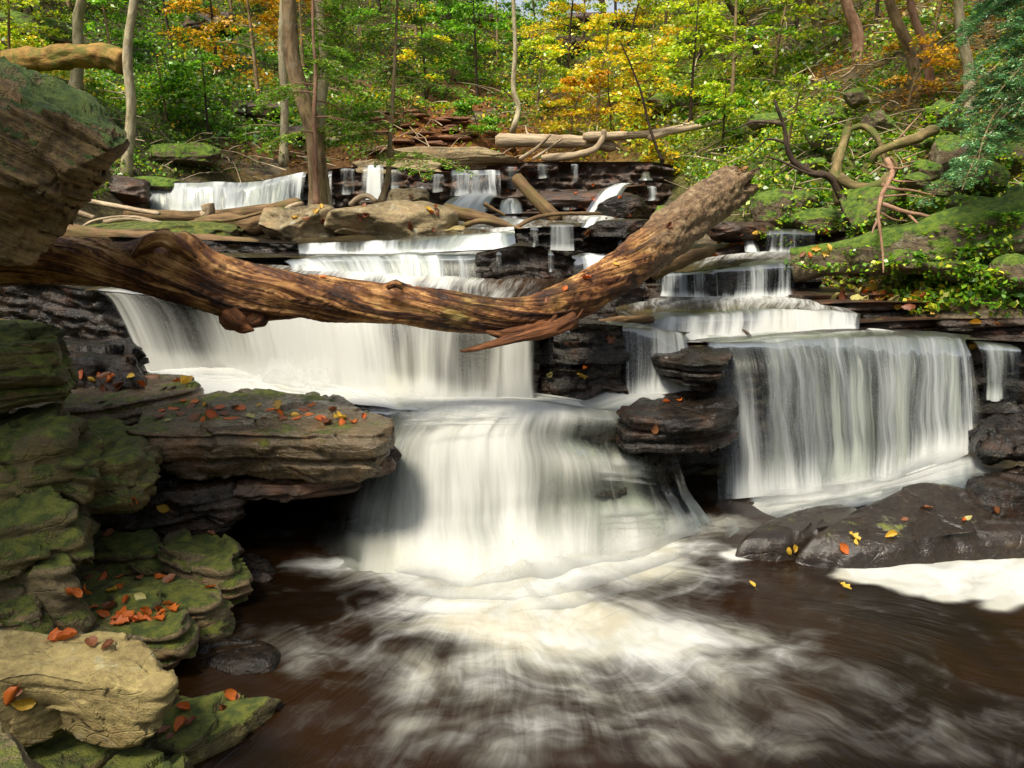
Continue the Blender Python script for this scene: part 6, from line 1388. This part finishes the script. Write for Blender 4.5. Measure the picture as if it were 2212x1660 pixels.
# ------------------------------------------------------------------ saplings and shrubs with their own crowns
KIND = {'OR': "orange-yellow", 'G': "green", 'LG': "lime-green", 'YL': "bright yellow", 'YO': "golden-orange", 'HM': "dark feathery", 'DG': "dark green"}
SH = [(560, 235, 3.4, 1.9, 'OR', "behind the thin pale trunk left of the big trees"), (470, 165, 3.0, 1.6, 'OR', "high on the left slope"), (655, 150, 2.8, 1.5, ('OR', 'G'), "between the tallest tree and the slope"),
      (90, 110, 2.4, 1.6, 'LG', "in the upper left corner"), (28, 190, 1.8, 1.3, 'LG', "above the orange log at the left edge"), (370, 110, 2.6, 1.6, 'G', "on the upper left slope"), (240, 120, 2.0, 1.4, 'G', "between the two slender grey trees"),
      (340, 30, 3.2, 2.0, 'G', "at the top of the left slope"), (150, 25, 3.0, 1.8, ('LG', 'G'), "at the top edge near the left corner"), (450, 290, 1.3, 1.2, 'G', "low on the left slope over the waterfall"), (360, 260, 1.2, 1.2, ('G', 'DG'), "on the mossy left slope"),
      (740, 130, 3.4, 1.7, ('G', 'HM'), "behind the white-barked tree"), (900, 130, 3.4, 1.9, ('G', 'LG'), "behind the hemlock sapling"), (920, 210, 2.2, 1.5, ('YL', 'G'), "with small yellow leaves behind the sapling's branches"), (1010, 60, 3.4, 1.9, ('DG', 'G'), "dark against the upper slope"),
      (1030, 210, 2.4, 1.6, 'G', "left of the crooked slim trunk"), (1075, 140, 2.4, 1.6, ('G', 'LG'), "behind the crooked slim trunk"), (1160, 150, 2.4, 1.6, ('LG', 'G'), "just right of the crooked slim trunk"), (1035, 300, 0.7, 0.9, 'G', "low and dense on the rust-red bank"),
      (1225, 190, 2.8, 1.9, 'YL', "in the middle of the slope"), (1290, 245, 2.0, 1.6, 'YL', "above the bleached logs"), (1345, 190, 2.6, 1.6, ('YL', 'LG'), "right of the yellow maple"), (1230, 300, 1.2, 1.1, ('YL', 'YO'), "just above the bleached log's left half"),
      (1320, 305, 1.3, 1.2, ('YL', 'YO'), "just above the bleached log's right half"), (1425, 400, 0.65, 0.6, 'YL', "at the water's edge left of the log end"), (1330, 95, 3.6, 2.0, ('YL', 'LG'), "under the sky gap"), (1430, 160, 3.8, 2.2, ('LG', 'YL'), "glowing in the upper right centre"),
      (1510, 130, 4.2, 2.4, 'LG', "tall in the sunlit corner of the gorge"), (1580, 230, 3.0, 1.8, ('LG', 'G'), "left of the dead branches"), (1490, 270, 2.2, 1.6, 'LG', "above the pale log at right centre"), (1450, 45, 4.4, 2.4, ('LG', 'YL'), "at the top edge right of the sky gap"),
      (1600, 50, 4.2, 2.4, 'LG', "at the top edge above the dead branches"), (1670, 170, 2.6, 1.6, ('G', 'LG'), "beside the brown trunks"), (1150, 40, 3.6, 2.2, ('G', 'LG'), "at the top edge left of the sky gap"), (1960, 225, 0.8, 0.85, 'YO', "glowing on the right slope"),
      (1720, 60, 3.4, 2.0, ('LG', 'HM'), "at the top edge by the leftmost brown trunk"), (1700, 330, 0.9, 0.8, ('G', 'LG'), "on the bank above the log's far end"), (1560, 330, 1.1, 0.9, ('LG', 'G'), "behind the log's far end"), (2130, 60, 2.0, 1.2, ('YO', 'G'), "in the upper right corner"),
      (820, 30, 4.0, 2.2, ('HM', 'G'), "at the top edge over the sapling"), (500, 40, 3.8, 2.2, ('G', 'OR'), "at the top edge left of the tall trees"), (1890, 60, 2.0, 1.5, ('HM', 'LG'), "between the right slope's trunks"), (2010, 110, 1.4, 1.2, ('G', 'YO'), "behind the leaning trunk pair"),
      (1260, 120, 2.6, 1.8, ('YL', 'LG'), "below the ridge ledge"), (1160, 250, 1.6, 1.3, ('LG', 'G'), "at the foot of the crooked trunk's right side"), (980, 150, 2.4, 1.5, 'G', "between sapling and crooked trunk"), (1400, 260, 1.8, 1.4, ('LG', 'YL'), "around the thin dark sapling"),
      (50, 40, 2.6, 1.6, ('G', 'LG'), "tucked into the extreme upper left corner"), (1250, 50, 2.2, 1.8, ('LG', 'YL'), "right under the sky gap on the ridge"), (1180, 45, 2.4, 1.8, ('G', 'LG'), "on the ridge left of the sky gap"), (1380, 40, 3.0, 2.0, ('LG', 'YL'), "on the ridge right of the sky gap"), (610, 70, 3.6, 1.9, 'OR', "at the top edge behind the pale trunk")]
for i, (u, v, h, w_, pal, where) in enumerate(SH):
    b = based(u, v); s = b[1] / 16.0
    kind = KIND[pal] if isinstance(pal, str) else KIND[pal[0]] + " and " + KIND[pal[1]]
    hem = pal == 'HM' or (isinstance(pal, tuple) and pal[0] == 'HM')
    lean = RNG.normal() * 0.15
    pts = [b - np.array([0, 0, 0.1]), b + np.array([lean * .3, -.05, h * 0.35]), b + np.array([lean, -.15, h * 0.7]), b + np.array([lean * 1.3, -.25, h])]
    tree(f"{kind} {'sapling' if h > 1.6 else 'shrub'} {where}", pts, 0.012 + 0.011 * h, 0.005, 'bark_dark' if i % 2 else 'bark_brown', pal, cat="sapling" if h > 1.6 else "shrub", name="sapling" if h > 1.6 else "shrub", branches=int(7 + h * 3), blen=w_ * 0.75, start=0.15,
         nleaf=int(650 + 950 * h * w_ / 2.2), lsize=0.085 if b[1] > 12 else 0.06, seed=50 + i, twigs=b[1] < 14, style='hem' if hem else 'broad', rise=0.30, droop=0.22, lmat='needle' if hem else 'leaf')
# blue-green hemlock hanging in from the right edge
tree("blue-green hemlock leaning in from the right edge", [P(2330, 520, 6.2), P(2310, 330, 6.2), P(2290, 150, 6.2), P(2270, -60, 6.2), P(2250, -300, 6.2)], 0.06, 0.025, 'bark_brown', 'BG', branches=24, blen=1.0, start=0.36, end=0.88, nleaf=34000, lsize=0.034, style='hem', seed=200, droop=0.5, rise=0.12, dirs=(140, 235), lmat='needle')
# ------------------------------------------------------------------ driftwood and fallen trunks
def wood(label, pts, r0, r1, mat, seed=0, cat="log", name="log", amp=0.25, seg=12, n=26, stubs=0, off=0.0, group=None):
    q = cr(np.array([P(*p) for p in pts]), n); rr = np.linspace(r0, r1, n); rr[0] *= 0.6; rr[-1] *= 0.7
    V, F, U = tube(q, rr, seg, amp=amp, seed=seed)
    if not stubs:
        reg(V, F); return obj(name, V, F, M[mat], attrs={'uvm': U}, label=label, cat=cat, group=group)
    rt = empty(name, q[n // 2] - np.array([0, 0, r0]), label=label, cat=cat, group=group); reg(V, F)
    obj("trunk", V, F, M[mat], parent=rt, attrs={'uvm': U})
    rgn = np.random.default_rng(seed)
    for k in range(stubs):
        i = rgn.integers(3, n - 3); L = r0 * rgn.uniform(1.5, 3.5); d = np.array([rgn.normal(), rgn.normal() * .6, abs(rgn.normal()) + .3]); d /= np.linalg.norm(d)
        V, F, U = tube(np.array([q[i], q[i] + d * L * .6, q[i] + d * L + np.array([.03, 0, .02])]), np.array([r0 * .28, r0 * .16, r0 * .05]), 6, seed=seed + k)
        obj("branch", V, F, M[mat], parent=rt, attrs={'uvm': U})
    return rt
wood("thick orange mossy log lying across the upper left slope", [(-60, 150, 13.2), (60, 132, 13.2), (160, 124, 13.1), (230, 122, 13.0), (272, 138, 12.9)], 0.19, 0.18, 'orangelog', 1, seg=28, amp=0.4, n=50)
wood("thick bleached trunk lying across the top of the falls", [(1070, 305, 13.3), (1130, 304, 13.3), (1200, 306, 13.3), (1270, 308, 13.3), (1330, 318, 13.3)], 0.12, 0.10, 'dead', 2, seg=16, amp=0.25, stubs=2)
wood("shorter bleached trunk right of the thick one, forked at its tip", [(1260, 296, 13.1), (1330, 294, 13.2), (1400, 290, 13.3), (1470, 277, 13.4), (1500, 268, 13.5)], 0.08, 0.05, 'dead', 3, stubs=3)
wood("curved brown limb under the bleached trunks", [(1170, 342, 12.9), (1230, 338, 12.8), (1280, 325, 12.8), (1302, 300, 12.9), (1305, 280, 12.9)], 0.07, 0.04, 'dead', 4)
wood("pale stick propped against the bleached trunk", [(1122, 345, 12.8), (1160, 320, 12.7), (1190, 290, 12.6)], 0.035, 0.02, 'dead', 5, cat="branch", name="branch")
wood("second pale stick propped beside the first, nearer the middle", [(1150, 345, 12.7), (1180, 325, 12.7), (1215, 300, 12.7)], 0.028, 0.014, 'dead', 6, cat="branch", name="branch")
wood("long pale pole lying right of the bleached trunks", [(1400, 300, 13.0), (1450, 285, 13.1), (1500, 276, 13.2), (1560, 262, 13.3)], 0.06, 0.04, 'dead', 7)
wood("brown plank-like log leaning down to the right in mid-stream", [(1112, 382, 9.6), (1140, 412, 9.5), (1175, 448, 9.4), (1208, 478, 9.3)], 0.075, 0.085, 'deadbrown', 8, seg=14, amp=0.12)
wood("mossy half-sunk log right of the pale boulders", [(955, 455, 8.9), (1010, 465, 8.8), (1060, 476, 8.7), (1100, 492, 8.6)], 0.09, 0.05, 'deadbrown', 9, amp=0.2)
wood("dark splintered branch in the driftwood right of the pale boulders", [(1000, 488, 8.5), (1040, 478, 8.4), (1090, 486, 8.3), (1140, 500, 8.2)], 0.035, 0.02, 'deadbrown', 10, cat="branch", name="branch")
wood("short stick crossing the driftwood pile mid-stream", [(1045, 440, 9.2), (1065, 452, 9.2), (1092, 466, 9.2)], 0.03, 0.016, 'deadbrown', 11, cat="branch", name="branch")
wood("brown stick lying under the leaning plank-like log", [(1100, 500, 8.3), (1160, 470, 8.7), (1230, 462, 9.0), (1300, 462, 9.1)], 0.025, 0.02, 'deadbrown', 12, cat="branch", name="branch")
wood("curved bleached root left of the hemlock sapling's foot", [(755, 445, 9.1), (775, 428, 9.1), (795, 424, 9.1), (812, 436, 9.1)], 0.035, 0.03, 'dead', 13, cat="root", name="root")
wood("white pole of driftwood at left, uppermost", [(170, 432, 9.9), (230, 442, 9.8), (300, 455, 9.7), (345, 462, 9.6)], 0.035, 0.028, 'dead', 14, cat="branch", name="branch")
wood("short white stub of driftwood beside the leaning boulder", [(148, 455, 9.2), (175, 462, 9.2), (205, 472, 9.2)], 0.045, 0.03, 'dead', 15, cat="branch", name="branch")
wood("pale bent branch in the driftwood at left", [(225, 480, 8.8), (280, 472, 8.8), (340, 482, 8.7), (400, 503, 8.6)], 0.045, 0.02, 'dead', 16, cat="branch", name="branch")
wood("thin arched twig over the left driftwood", [(158, 505, 8.6), (200, 478, 8.6), (260, 468, 8.6), (305, 472, 8.6)], 0.016, 0.008, 'dead', 17, cat="branch", name="branch")
wood("long brown log lying below the top waterfall", [(270, 462, 10.4), (380, 468, 10.3), (480, 466, 10.2), (590, 452, 10.1), (650, 440, 10.0)], 0.075, 0.085, 'deadbrown', 18, amp=0.2)
wood("rugged brown root mass left of the pale boulders", [(420, 492, 9.3), (480, 480, 9.2), (550, 488, 9.1), (610, 470, 9.0)], 0.10, 0.13, 'deadbrown', 19, amp=0.5)
wood("knobbly stump end standing in the left driftwood", [(440, 470, 9.4), (452, 458, 9.4), (448, 440, 9.4)], 0.07, 0.09, 'dead', 20, amp=0.3, cat="stump", name="stump")
wood("thin brown branch lying across the left driftwood", [(380, 488, 9.0), (440, 478, 9.0), (500, 476, 8.9), (570, 458, 8.9)], 0.03, 0.018, 'deadbrown', 21, cat="branch", name="branch")
wood("light curved root climbing onto the pale boulders", [(590, 500, 8.5), (600, 470, 8.5), (625, 448, 8.7), (655, 440, 8.8)], 0.022, 0.03, 'dead', 22, cat="root", name="root")
wood("dark mossy log half buried at the left, behind the great log", [(130, 500, 8.3), (250, 512, 8.2), (400, 520, 8.1), (560, 528, 8.0)], 0.09, 0.07, 'deadbrown', 23, amp=0.25)
wood("reddish splinter of wood resting right of the great log", [(1290, 702, 5.6), (1340, 692, 5.8), (1410, 690, 6.0)], 0.035, 0.03, 'deadbrown', 24, cat="branch", name="branch")
wood("brown slab of wood wedged between the log and the right cascades", [(1410, 590, 6.5), (1470, 565, 6.8), (1540, 540, 7.2)], 0.07, 0.05, 'deadbrown', 25)
wood("small black stick caught at the foot of the third cascade", [(1600, 712, 6.0), (1612, 718, 5.95), (1622, 726, 5.9)], 0.012, 0.01, 'bark_dark', 26, cat="branch", name="branch")
# gnarled growth of the right bank
def gnarl(label, stems, mat, cat="tree", name="gnarled_tree", seed=0, amp=0.3):
    b = P(*stems[0][0][0]); rt = empty(name, b, label=label, cat=cat)
    for k, (pts, r0, r1) in enumerate(stems):
        n = len(pts) * 6; q = cr(np.array([P(*p) for p in pts]), n); q[2:-1] += fbm(q[2:-1] * 4 + seed, seed, 3)[:, None] * np.array([0.9, 0.3, -0.9]) * min(0.12, r0 * 2.2 + .02)
        V, F, U = tube(q, np.linspace(r0, r1, n), 9, amp=amp, seed=seed + k, cap=k == 0)
        obj("trunk" if k == 0 else "branch", V, F, M[mat], parent=rt, attrs={'uvm': U})
    return rt
gnarl("dark crooked sapling with an upswept bare limb on the right bank", [
    ([(1838, 500, 7.6), (1826, 450, 7.6), (1810, 410, 7.6), (1790, 380, 7.6), (1745, 368, 7.6), (1715, 350, 7.6), (1700, 310, 7.6), (1688, 260, 7.6), (1672, 215, 7.6)], 0.055, 0.012),
    ([(1790, 380, 7.6), (1740, 372, 7.5), (1690, 352, 7.5), (1650, 340, 7.5)], 0.018, 0.006), ([(1700, 310, 7.6), (1660, 300, 7.6), (1640, 318, 7.6), (1610, 345, 7.6)], 0.014, 0.005),
    ([(1690, 268, 7.6), (1640, 262, 7.6), (1590, 275, 7.6), (1560, 290, 7.6)], 0.012, 0.004), ([(1715, 350, 7.6), (1690, 372, 7.6), (1640, 392, 7.6)], 0.01, 0.004)], 'bark_dark', seed=3)
gnarl("mossy two-limbed trunk with an arching branch on the right bank", [
    ([(1822, 440, 7.8), (1805, 370, 7.9), (1815, 320, 8.0), (1830, 285, 8.1), (1835, 262, 8.1)], 0.075, 0.03),
    ([(1832, 282, 8.1), (1860, 272, 8.1), (1885, 285, 8.0), (1905, 318, 7.9), (1912, 345, 7.9)], 0.035, 0.03),
    ([(1812, 385, 7.6), (1850, 402, 7.5), (1890, 400, 7.5), (1925, 378, 7.5)], 0.05, 0.045), ([(1925, 378, 7.5), (1935, 360, 7.5), (1925, 340, 7.5)], 0.04, 0.012)], 'bark_mossy', seed=9, amp=0.5)
gnarl("thick smooth root curving over the rocks at right", [([(1885, 352, 7.6), (1898, 330, 7.55), (1940, 315, 7.5), (1985, 300, 7.5), (2020, 282, 7.6)], 0.035, 0.055)], 'bark_mossy', cat="root", name="root", seed=12)
gnarl("reddish dead branch with many prongs hanging over the right bank", [
    ([(1915, 345, 7.0), (1928, 370, 6.9), (1912, 395, 6.8), (1905, 430, 6.7), (1900, 470, 6.6), (1906, 520, 6.5), (1908, 590, 6.4)], 0.030, 0.007),
    ([(1926, 365, 6.9), (1950, 365, 6.85), (1972, 358, 6.85)], 0.014, 0.004), ([(1920, 385, 6.85), (1950, 392, 6.8), (1975, 392, 6.8)], 0.013, 0.004),
    ([(1905, 400, 6.8), (1950, 410, 6.7), (2020, 422, 6.7)], 0.018, 0.006), ([(1908, 425, 6.7), (1950, 422, 6.7), (2000, 428, 6.7)], 0.010, 0.004), ([(1903, 440, 6.7), (1960, 462, 6.6), (2060, 478, 6.55), (2110, 520, 6.5)], 0.022, 0.006),
    ([(1960, 462, 6.6), (2000, 500, 6.5), (2080, 560, 6.4), (2130, 640, 6.2)], 0.012, 0.004), ([(1902, 460, 6.65), (1930, 475, 6.6), (1960, 478, 6.6)], 0.009, 0.004), ([(1902, 470, 6.6), (1890, 495, 6.55), (1885, 505, 6.5)], 0.016, 0.005),
    ([(1928, 368, 6.9), (1905, 358, 6.9), (1890, 352, 6.9)], 0.013, 0.004)], 'bark_red', cat="branch", name="dead_branch", seed=20, amp=0.2)
gnarl("long dead stick lying up the right slope toward the orange shrub", [([(1930, 310, 8.3), (1960, 280, 8.3), (1990, 245, 8.4)], 0.012, 0.006)], 'bark_red', cat="branch", name="dead_branch", seed=30)
for i in range(16):
    u = RNG.uniform(1560, 1980); v = RNG.uniform(30, 200); b = based(u, v); d = b[1] - 0.5
    pts = [(u, v, d)]; du, dv_ = RNG.uniform(-110, 110), RNG.uniform(-60, 40)
    pts += [(u + du * .5 + RNG.normal() * 12, v + dv_ * .5 + RNG.normal() * 10, d - .1), (u + du, v + dv_, d - .2)]
    gnarl("bare grey branch tangled on the upper right slope", [(pts, 0.022, 0.008), ([pts[1], (pts[1][0] + du * .4, pts[1][1] - 25, d - .15)], 0.010, 0.004)], 'dead' if i % 2 else 'bark_dark', cat="branch", name="dead_branch", seed=40 + i)['group'] = "bare branches tangled on the upper right slope"
# stump-like striated rock and the rock pile
boulder(1880, 462, 7.35, (0.30, 0.26, 0.24), 400, 'bank', "upright streaked mossy rock behind the hanging dead branch", n=56, rough=0.14)
RK = [(2055, 345, 7.3, (.17, .15, .24), "large slanting mossy block in the rock pile at right"), (2000, 372, 7.2, (.15, .13, .10), "small angular tan rock left in the rock pile"), (1975, 392, 7.1, (.12, .12, .08), "wedge-shaped pale rock at the left foot of the rock pile"),
      (2035, 408, 7.0, (.14, .12, .08), "triangular grey rock at the front of the rock pile"), (2130, 385, 7.0, (.22, .2, .17), "broad brown rock under the hemlock in the rock pile"), (2010, 312, 7.8, (.22, .2, .06), "thin flat slab leaning at the back of the rock pile"),
      (2190, 350, 7.1, (.18, .15, .16), "dark rock deep in the pile at the right edge"), (2110, 300, 7.7, (.18, .18, .12), "moss-topped rock above the pile, beneath the hemlock"), (2150, 500, 6.45, (.24, .2, .20), "big blue-green lichened block at the right edge below the pile"),
      (2090, 445, 6.8, (.26, .2, .10), "mossy cushion-like rock right of the dead branch"), (2195, 600, 6.0, (.22, .2, .17), "dark green mossy mound at the right edge above the leafy shelf"), (1750, 360, 8.8, (.16, .14, .09), "mossy stone on the slope left of the crooked sapling"),
      (1770, 300, 9.6, (.2, .16, .12), "moss-covered hump halfway up the right slope"), (1850, 215, 10.8, (.22, .16, .14), "pale standing stone on the right slope left of the orange shrub"), (1900, 262, 9.8, (.2, .16, .12), "flat tan stone on the right slope among mosses"),
      (1660, 262, 12.2, (.3, .22, .14), "mossy stone among twigs on the upper right slope"), (2050, 250, 9.0, (.3, .22, .16), "mossy shoulder of rock under the hemlock's lower sprays"), (1950, 560, 6.6, (.28, .2, .10), "fern-covered mossy rock above the leafy shelf"),
      (2060, 585, 6.3, (.3, .2, .10), "low mossy rock with leaves at the back of the leafy shelf"), (1790, 250, 11, (.24, .2, .15), "green moss mound near the top of the right bank"), (2205, 440, 6.6, (.2, .2, .16), "shadowed block at the right edge beside the lichened block")]
for i, (u, v, d, r, lb) in enumerate(RK): boulder(u, v, d, r, 420 + i, 'bank', lb, rot=i * 0.8, tiltx=0.3 * math.sin(i * 2.1), n=40, cuts=11)
# rust-red stone steps on the bank at centre
steps = empty('stone_steps', based(900, 300), label='tumbled rust-red flagstones stepping up the bank at centre', cat='stones')
M['rust'] = rock_mat("rust_red_flagstone", (0.07, 0.03, 0.015), (0.19, 0.085, 0.04), (0.33, 0.19, 0.11), rough=0.85, strata=0.4, bump=0.8)
for i in range(34):
    f = i / 34.0; u = 900 + 110 * math.sin(i * 2.4) + RNG.normal() * 20; v = 250 + 82 * f + RNG.normal() * 5; b = based(u, v)
    V, F = boulder_mesh(b + np.array([0, 0, .04]), (RNG.uniform(.14, .38), RNG.uniform(.12, .22), RNG.uniform(.03, .055)), 500 + i, RNG.uniform(-.3, .3), 16, 8, 0.08); V, F = weld(V, F)
    obj("flagstone", V, F, M['rust'], parent=steps)
# grey outcrops breaking the green slopes
for i, (u, v, r, lb) in enumerate([(470, 205, .6, "grey rock outcrop among green plants on the left slope"), (560, 245, .5, "smaller brownish outcrop right of the grey one on the left slope"), (445, 60, .8, "dark overhanging outcrop at the top of the left slope"), (400, 350, .5, "flat grey stone above the top waterfall"), (1270, 70, 1.2, "layered outcrop just under the sky gap"),
                                   (1200, 110, .8, "dark layered outcrop left below the sky gap"), (1480, 240, .7, "pale grey slabby outcrop behind the lime saplings"), (1420, 215, .6, "grey ledge above the bleached logs"), (1000, 40, 1.0, "rust-brown outcrop at the top of the slope"), (60, 70, .8, "grey mottled outcrop in the upper left corner"), (660, 300, .4, "small rock by the pale thin trunk's foot")]):
    b = based(u, v); V, F = boulder_mesh(b + np.array([0, 0, .05]), (r * 1.3, r * .7, r * .42), 600 + i, RNG.uniform(-.4, .4), 44, 10, 0.14); V, F = weld(V, F)
    obj("outcrop", V, F, M['bank' if i in (0, 3, 6, 7, 9) else 'wetbrown'], label=lb, cat="rock")
# ferns and leafy tufts on the near right bank
def fern(u, v, d, s, label, seed, pal='G', mat='leaf'):
    rng = np.random.default_rng(seed); b = P(u, v, d); rt = empty("fern", b, label=label, cat="fern", group="ferns and leafy tufts on the right bank")
    for k in range(9):
        az = rng.uniform(0, 6.28); L = s * rng.uniform(.7, 1.1); dv_ = np.array([math.cos(az), math.sin(az) * .7, 0]); sd_ = np.array([-dv_[1], dv_[0], 0]); n = 22
        t_ = np.linspace(0.1, 1, n); c = b + dv_ * (t_ * L)[:, None] + np.array([0, 0, 1]) * (L * (0.8 * t_ - 0.95 * t_ ** 2))[:, None]
        pos = np.concatenate([c + sd_ * (L * .13 * (1.1 - t_))[:, None], c - sd_ * (L * .13 * (1.1 - t_))[:, None]]); ax = np.concatenate([np.tile(sd_, (n, 1)), np.tile(-sd_, (n, 1))])
        leaves("frond", pos, L * .24 * np.r_[1.1 - t_, 1.1 - t_], palcol(pal, 2 * n, rng), M[mat], width=.35, up=.8, parent=rt, rng=rng, axis=ax)
for i, (u, v, d, s, lb) in enumerate([(1920, 575, 6.5, .22, "bright green fern drooping over the shelf under the dead branch"), (1960, 560, 6.45, .24, "second fern just right of the one under the dead branch"), (2020, 535, 6.5, .22, "leafy green tuft on the mossy rib at right"), (2085, 545, 6.3, .22, "leafy tuft right of the middle of the mossy rib"),
                                      (1880, 470, 7.2, .2, "small fern on the streaked upright rock"), (2170, 470, 6.2, .22, "fern on the lichened block at the right edge"), (2160, 590, 6.0, .2, "small green plant above the leafy shelf at far right"), (2130, 660, 5.7, .14, "tiny leafy plant among fallen leaves on the shelf")]):
    fern(u, v, d, s, lb, 700 + i, 'G' if i % 2 else 'LG')

# creeping plants and moss tufts growing over the bank's rocks
pp_, cc_ = [], []
for i in range(8000):
    u = rg.uniform(1560, 2212); v = rg.uniform(230, 650)
    if vnoise(np.array([[u / 55.0, v / 40.0, 1.0]]), 5)[0] < 0.36: continue
    h = shoot(u, v, 12)
    if h is None or h[1].z < 0.15 or h[2] < 5.5: continue
    if abs(u - 1500) < 130 and v < 560: continue
    p0 = np.array(h[0])
    if p0[2] < 1.35 + 0.12 * max(0, 7.5 - p0[1]) and u < 1830: continue
    for k in range(5): pp_.append(p0 + rg.normal(size=3) * np.array([.045, .045, .02]) + np.array([0, 0, .025])); cc_.append(i)
pp_ = np.array(pp_); print("creep", len(pp_))
if len(pp_): leaves("creeping_plants", pp_, 0.042, np.where(rg.random((len(pp_), 1)) < 0.6, palcol('G', len(pp_), rg, 0.35), palcol('LG', len(pp_), rg, 0.3)), M['leaf'], width=0.7, up=0.6, rng=rg, kind='stuff')

# an unseen hemlock added left of the camera to shade the bank stones
tree("unseen dense hemlock added outside the picture to shade the left bank", [np.array([-4.3, 1.7, 0.8]), np.array([-4.2, 1.8, 2.4]), np.array([-4.0, 1.9, 4.2]), np.array([-3.9, 2.0, 6.2])], 0.11, 0.03, 'bark_brown', 'HM', branches=26, blen=1.9, start=0.42, nleaf=16000, lsize=0.09, seed=900, droop=0.2)
# crumbs of leaf and twig on the near rocks
dp, dc = [], []
for i in range(1500):
    u = rg.uniform(0, 860); v = rg.uniform(690, 1655)
    h = shoot(u, v, 6)
    if h is None or h[1].z < 0.45: continue
    dp.append(np.array(h[0]) + np.array([0, 0, .004])); 
dp = np.array(dp)
leaves("leaf_crumbs", dp, 0.018, palcol('LIT', len(dp), rg), M['leaf'], width=0.5, up=0.85, rng=rg, kind='stuff')
# where a handful of like things lie together, tell them apart by their order
bpy.context.view_layer.update()
ORD = ["leftmost", "second from left", "third from left", "fourth from left", "fifth from left", "sixth from left", "seventh from left", "eighth from left", "ninth from left", "tenth from left", "eleventh from left", "twelfth from left"]
by_label = {}
for o_ in COL.objects:
    if o_.parent is None and o_.get('label') and o_.get('group'): by_label.setdefault(o_['label'], []).append(o_)
for lb, os_ in by_label.items():
    if 1 < len(os_) <= 12 or "bare grey branch" in lb:
        os_.sort(key=lambda o: float(project(np.array(o.location))[0][0]))
        for k, o_ in enumerate(os_):
            word = ORD[k] if k < 8 or len(os_) <= 12 else "%s from right" % ["rightmost", "second", "third", "fourth", "fifth", "sixth", "seventh", "eighth"][len(os_) - 1 - k]
            word = "rightmost" if k == len(os_) - 1 else word
            if len((lb + " " + word).split()) <= 16: o_['label'] = lb + ", " + word
